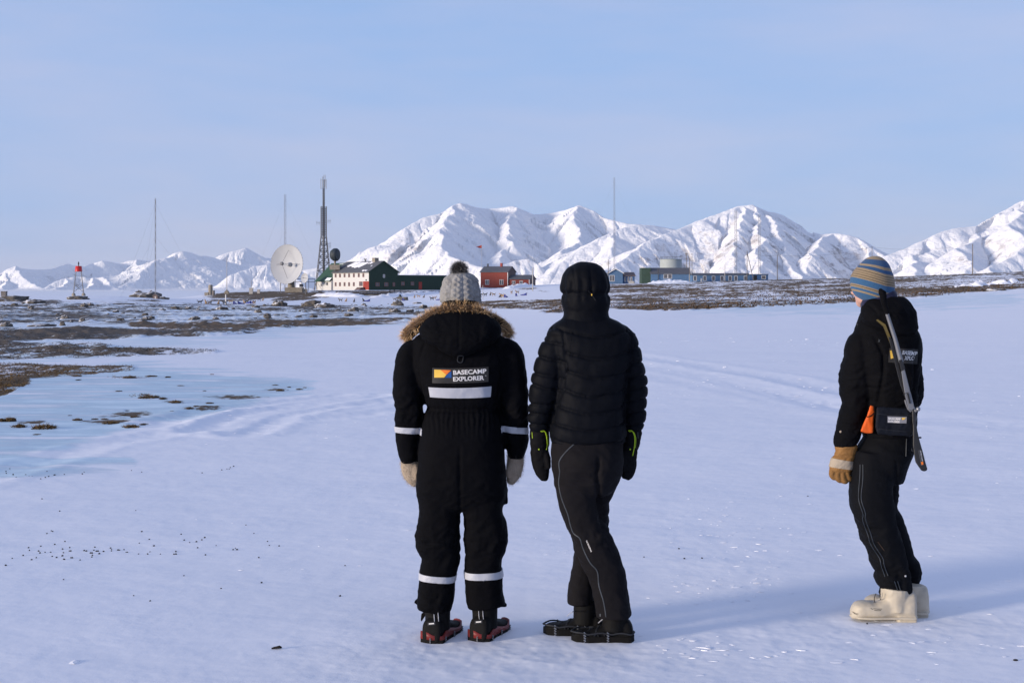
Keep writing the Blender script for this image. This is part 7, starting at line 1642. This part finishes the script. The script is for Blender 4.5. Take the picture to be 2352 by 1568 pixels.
def crumbs():
    rg = np.random.RandomState(9); t = (1 + 5 ** .5) / 2
    V = np.array([(-1, t, 0), (1, t, 0), (-1, -t, 0), (1, -t, 0), (0, -1, t), (0, 1, t), (0, -1, -t), (0, 1, -t), (t, 0, -1), (t, 0, 1), (-t, 0, -1), (-t, 0, 1)]) / 1.9
    Fc = np.array([(0, 11, 5), (0, 5, 1), (0, 1, 7), (0, 7, 10), (0, 10, 11), (1, 5, 9), (5, 11, 4), (11, 10, 2), (10, 7, 6), (7, 1, 8), (3, 9, 4), (3, 4, 2), (3, 2, 6), (3, 6, 8), (3, 8, 9), (4, 9, 5), (2, 4, 11), (6, 2, 10), (8, 6, 7), (9, 8, 1)])
    pts = []
    def spray(n, cx, cy, rx, ry, k=1.0):
        for _ in range(int(n * .45)): pts.append((rg.normal(cx, rx), rg.normal(cy, ry), k))
    spray(70, 1700, 1250, 60, 40); spray(60, 1705, 1330, 60, 40); spray(60, 1720, 1180, 90, 40); spray(60, 1650, 1360, 90, 25); spray(50, 1900, 1280, 160, 90); spray(60, 1620, 1490, 80, 22, 1.1); spray(40, 2200, 1430, 120, 60); spray(50, 2000, 1500, 260, 40); spray(40, 1200, 1240, 120, 60, .8); spray(50, 600, 1240, 160, 30, .8); spray(60, 1000, 1180, 200, 60, .8); spray(30, 1790, 1130, 100, 30); spray(40, 2180, 1180, 110, 90, .8)
    spray(220, 1750, 880, 160, 30, .9); spray(150, 560, 985, 170, 16, .9); spray(90, 1800, 785, 220, 8, 1.3); spray(60, 2240, 960, 80, 40, 1.2)
    pts += [(170, 1522, 2.2), (2005, 1460, 1.6), (1590, 1472, 2.0), (1600, 1492, 2.4), (1620, 1488, 2.0), (2290, 1120 - 15, 2.0), (2105, 1121, 2.2)]
    co = []; fs = []
    for X, Y, k in pts:
        if not (700 < Y < 1580): continue
        p = at_pic(X, Y); d = p.y; r = (.0035 + .0060 * rg.rand() ** 2.2) * k * max(1, d / 13)
        A = V * np.array([r * rg.uniform(1.2, 4.0), r * rg.uniform(.8, 1.8), r * rg.uniform(.18, .42)]) * (1 + .3 * rg.normal(size=(12, 1))); a = rg.uniform(-.6, .6)
        A = np.stack([A[:, 0] * math.cos(a) - A[:, 1] * math.sin(a), A[:, 0] * math.sin(a) + A[:, 1] * math.cos(a), A[:, 2] + .06 * A[:, 0]], 1)
        fs.append(Fc + len(co) * 12); co.append(A + np.array(p) + np.array([0, 0, r * .05]))
    me = mesh_np('snow_crumbs', np.concatenate(co), np.concatenate(fs), False); o = link('snow_crumbs', me, M_SNOW); tag(o, 'loose crumbs of crusted snow strewn over the trodden plain', 'snow crumbs', kind='stuff')
crumbs()
GRASS = fur_mat('dry_moss', (.028, .018, .008), (.15, .085, .028), (.26, .17, .06), .72)
def clumps():
    rg = np.random.RandomState(12); kinds = []
    for k in range(4):
        n = 260; a = rg.uniform(0, 2 * np.pi, n); r = np.sqrt(rg.rand(n)); R = np.stack([r * np.cos(a) * .5, r * np.sin(a) * .5, .02 + .10 * (1 - r)], 1)
        D = np.stack([rg.normal(0, .8, n), rg.normal(0, .8, n), rg.uniform(.3, 1, n)], 1)
        mm = MB()
        for (bx_, by_, br) in [(rg.uniform(-.3, .3), rg.uniform(-.3, .3), rg.uniform(.12, .28)) for _ in range(9)]: ball(mm, (bx_ * 1.5, by_, -.02), (br * rg.uniform(.5, 1.5), br * .8, br * rg.uniform(.25, .9)), 7)
        nb = len(mm.v)
        for (px, py, pz), dv in zip(R, D):
            dv = dv / np.linalg.norm(dv); sd = np.cross(dv, rg.normal(size=3)); sd /= np.linalg.norm(sd); L1 = .22 * rg.uniform(.5, 1.2); p0 = np.array((px, py, pz)); p1 = p0 + dv * L1
            mm.add([p0 - sd * .02, p0 + sd * .02, p1], [(0, 1, 2)])
        me_ = bpy.data.meshes.new('moss_clump'); me_.from_pydata(mm.v, [], mm.f); me_.update(); nv = len(mm.v)
        attr(me_, 'tip', np.array([.12] * nb + [.2, .2, 1.0] * ((nv - nb) // 3))); attr(me_, 'rnd', rg.rand(nv)); me_.materials.append(GRASS); kinds.append(me_)
    P = [(342, 915, 40), (403, 927, 30), (20, 967, 46), (44, 981, 40), (102, 985, 56), (256, 973, 38), (301, 982, 34), (284, 954, 18), (311, 958, 24), (178, 965, 26), (434, 940, 26), (644, 897, 26), (688, 894, 16), (664, 889, 12), (632, 884, 12), (482, 928, 20), (85, 1000, 14), (298, 870, 30), (347, 866, 22), (386, 868, 16), (487, 860, 10), (415, 886, 14), (272, 899, 14), (375, 918, 24), (218, 963, 18), (240, 963, 14), (160, 953, 8), (397, 945, 14), (420, 940, 12), (330, 975, 14), (450, 935, 14), (700, 890, 12), (176, 866, 18), (180, 874, 14), (470, 897, 10)]
    for i, (X, Y, w) in enumerate(P):
        o = bpy.data.objects.new('moss_clump', kinds[i % 4]); COL.objects.link(o); p = at_pic(X, Y); k = w * p.y / F; o.location = p; o.scale = (k * rg.uniform(.7, 1.1), k * rg.uniform(.6, 1.6), k * rg.uniform(.5, 1.0)); o.rotation_euler = (0, 0, i * 1.7)
        tag(o, 'tuft of brown moss poking out of the blue ice', 'moss', 'moss tufts frozen into the ice')
clumps()
def growth():
    """uncountable dry grass on the bare patches, and shore pebbles"""
    rg = np.random.RandomState(21)
    def scatter(n, X0, X1, Y0, Y1, tmin, hmul, name, lab, mat, width, pw=1):
        X = rg.uniform(X0, X1, n); Y = rg.uniform(Y0, Y1, n); d = np.geomspace(11, 430, 640)
        D = np.empty(n)
        for b in range(0, n, 4000):
            xs = (X[b:b + 4000, None] - CX) / F * d[None]; yy = HZ + F * (CH - base_z(xs, np.broadcast_to(d, xs.shape))) / d
            D[b:b + 4000] = d[np.argmax(yy <= Y[b:b + 4000, None], 1)] * np.exp(rg.uniform(-.006, 0, len(xs)))
        D = D + rg.uniform(-.08, .08, n) * D ** 1.3 * .05; x = (X - CX) / F * D; z0 = base_z(x, D); t, w, ic, _, _ = ground_masks(x, D, z0)
        pat = .55 + .9 * fbm(x * .5, D * .5, 3, 91) * np.clip(30 / D, .35, 1) + .8 * fbm(x * .09, D * .09, 3, 93)
        ok = (t > tmin) & (rg.rand(n) < np.clip(pat + (t - .55), 0, 1)); x, D, t, w = x[ok], D[ok], t[ok], w[ok]; z = base_z(x, D) + relief(x, D, t, w)
        R = np.stack([x, D, z - .004], 1); m = len(x); dr = np.stack([rg.normal(0, .7, m), rg.normal(0, .7, m), rg.uniform(.35, 1, m)], 1)
        o = fur(name, R, dr, hmul, width, mat, None, .3, 31); tag(o, lab, 'grass', kind='stuff'); return o
    scatter(22000, -90, 345, 832, 922, .30, .055, 'tundra_grass', 'dry orange brown moss and grass in the near left patches', GRASS, .010)
    DG = fur_mat('dark_grass', (.020, .014, .009), (.075, .050, .028), (.13, .095, .055), .7)
    scatter(36000, -90, 1040, 730, 826, .30, .045, 'tundra_grass', 'dark dry stubble in the bands of the left flats', DG, .020)
    scatter(30000, 1060, 2400, 640, 724, .50, .20, 'tundra_grass', 'brown heath on the rise at the right', fur_mat('brown_heath', (.034, .021, .012), (.120, .074, .038), (.18, .115, .062), .7), .11)
growth()
# ---------------------------------------------------------------- the air
def haze():
    m = MB(); m.box(-48000, 48000, -48000, 48000, -60, 1150); o = m.build('haze', None)
    mt = bpy.data.materials.new('haze'); mt.use_nodes = True; nt = mt.node_tree; nt.nodes.clear()
    out = nt.nodes.new('ShaderNodeOutputMaterial'); v = nt.nodes.new('ShaderNodeVolumePrincipled'); v.inputs['Color'].default_value = (.80, .88, 1.0, 1); v.inputs['Density'].default_value = 0.9e-5
    nt.links.new(v.outputs['Volume'], out.inputs['Volume']); o.data.materials.append(mt); tag(o, kind='stuff')
haze()
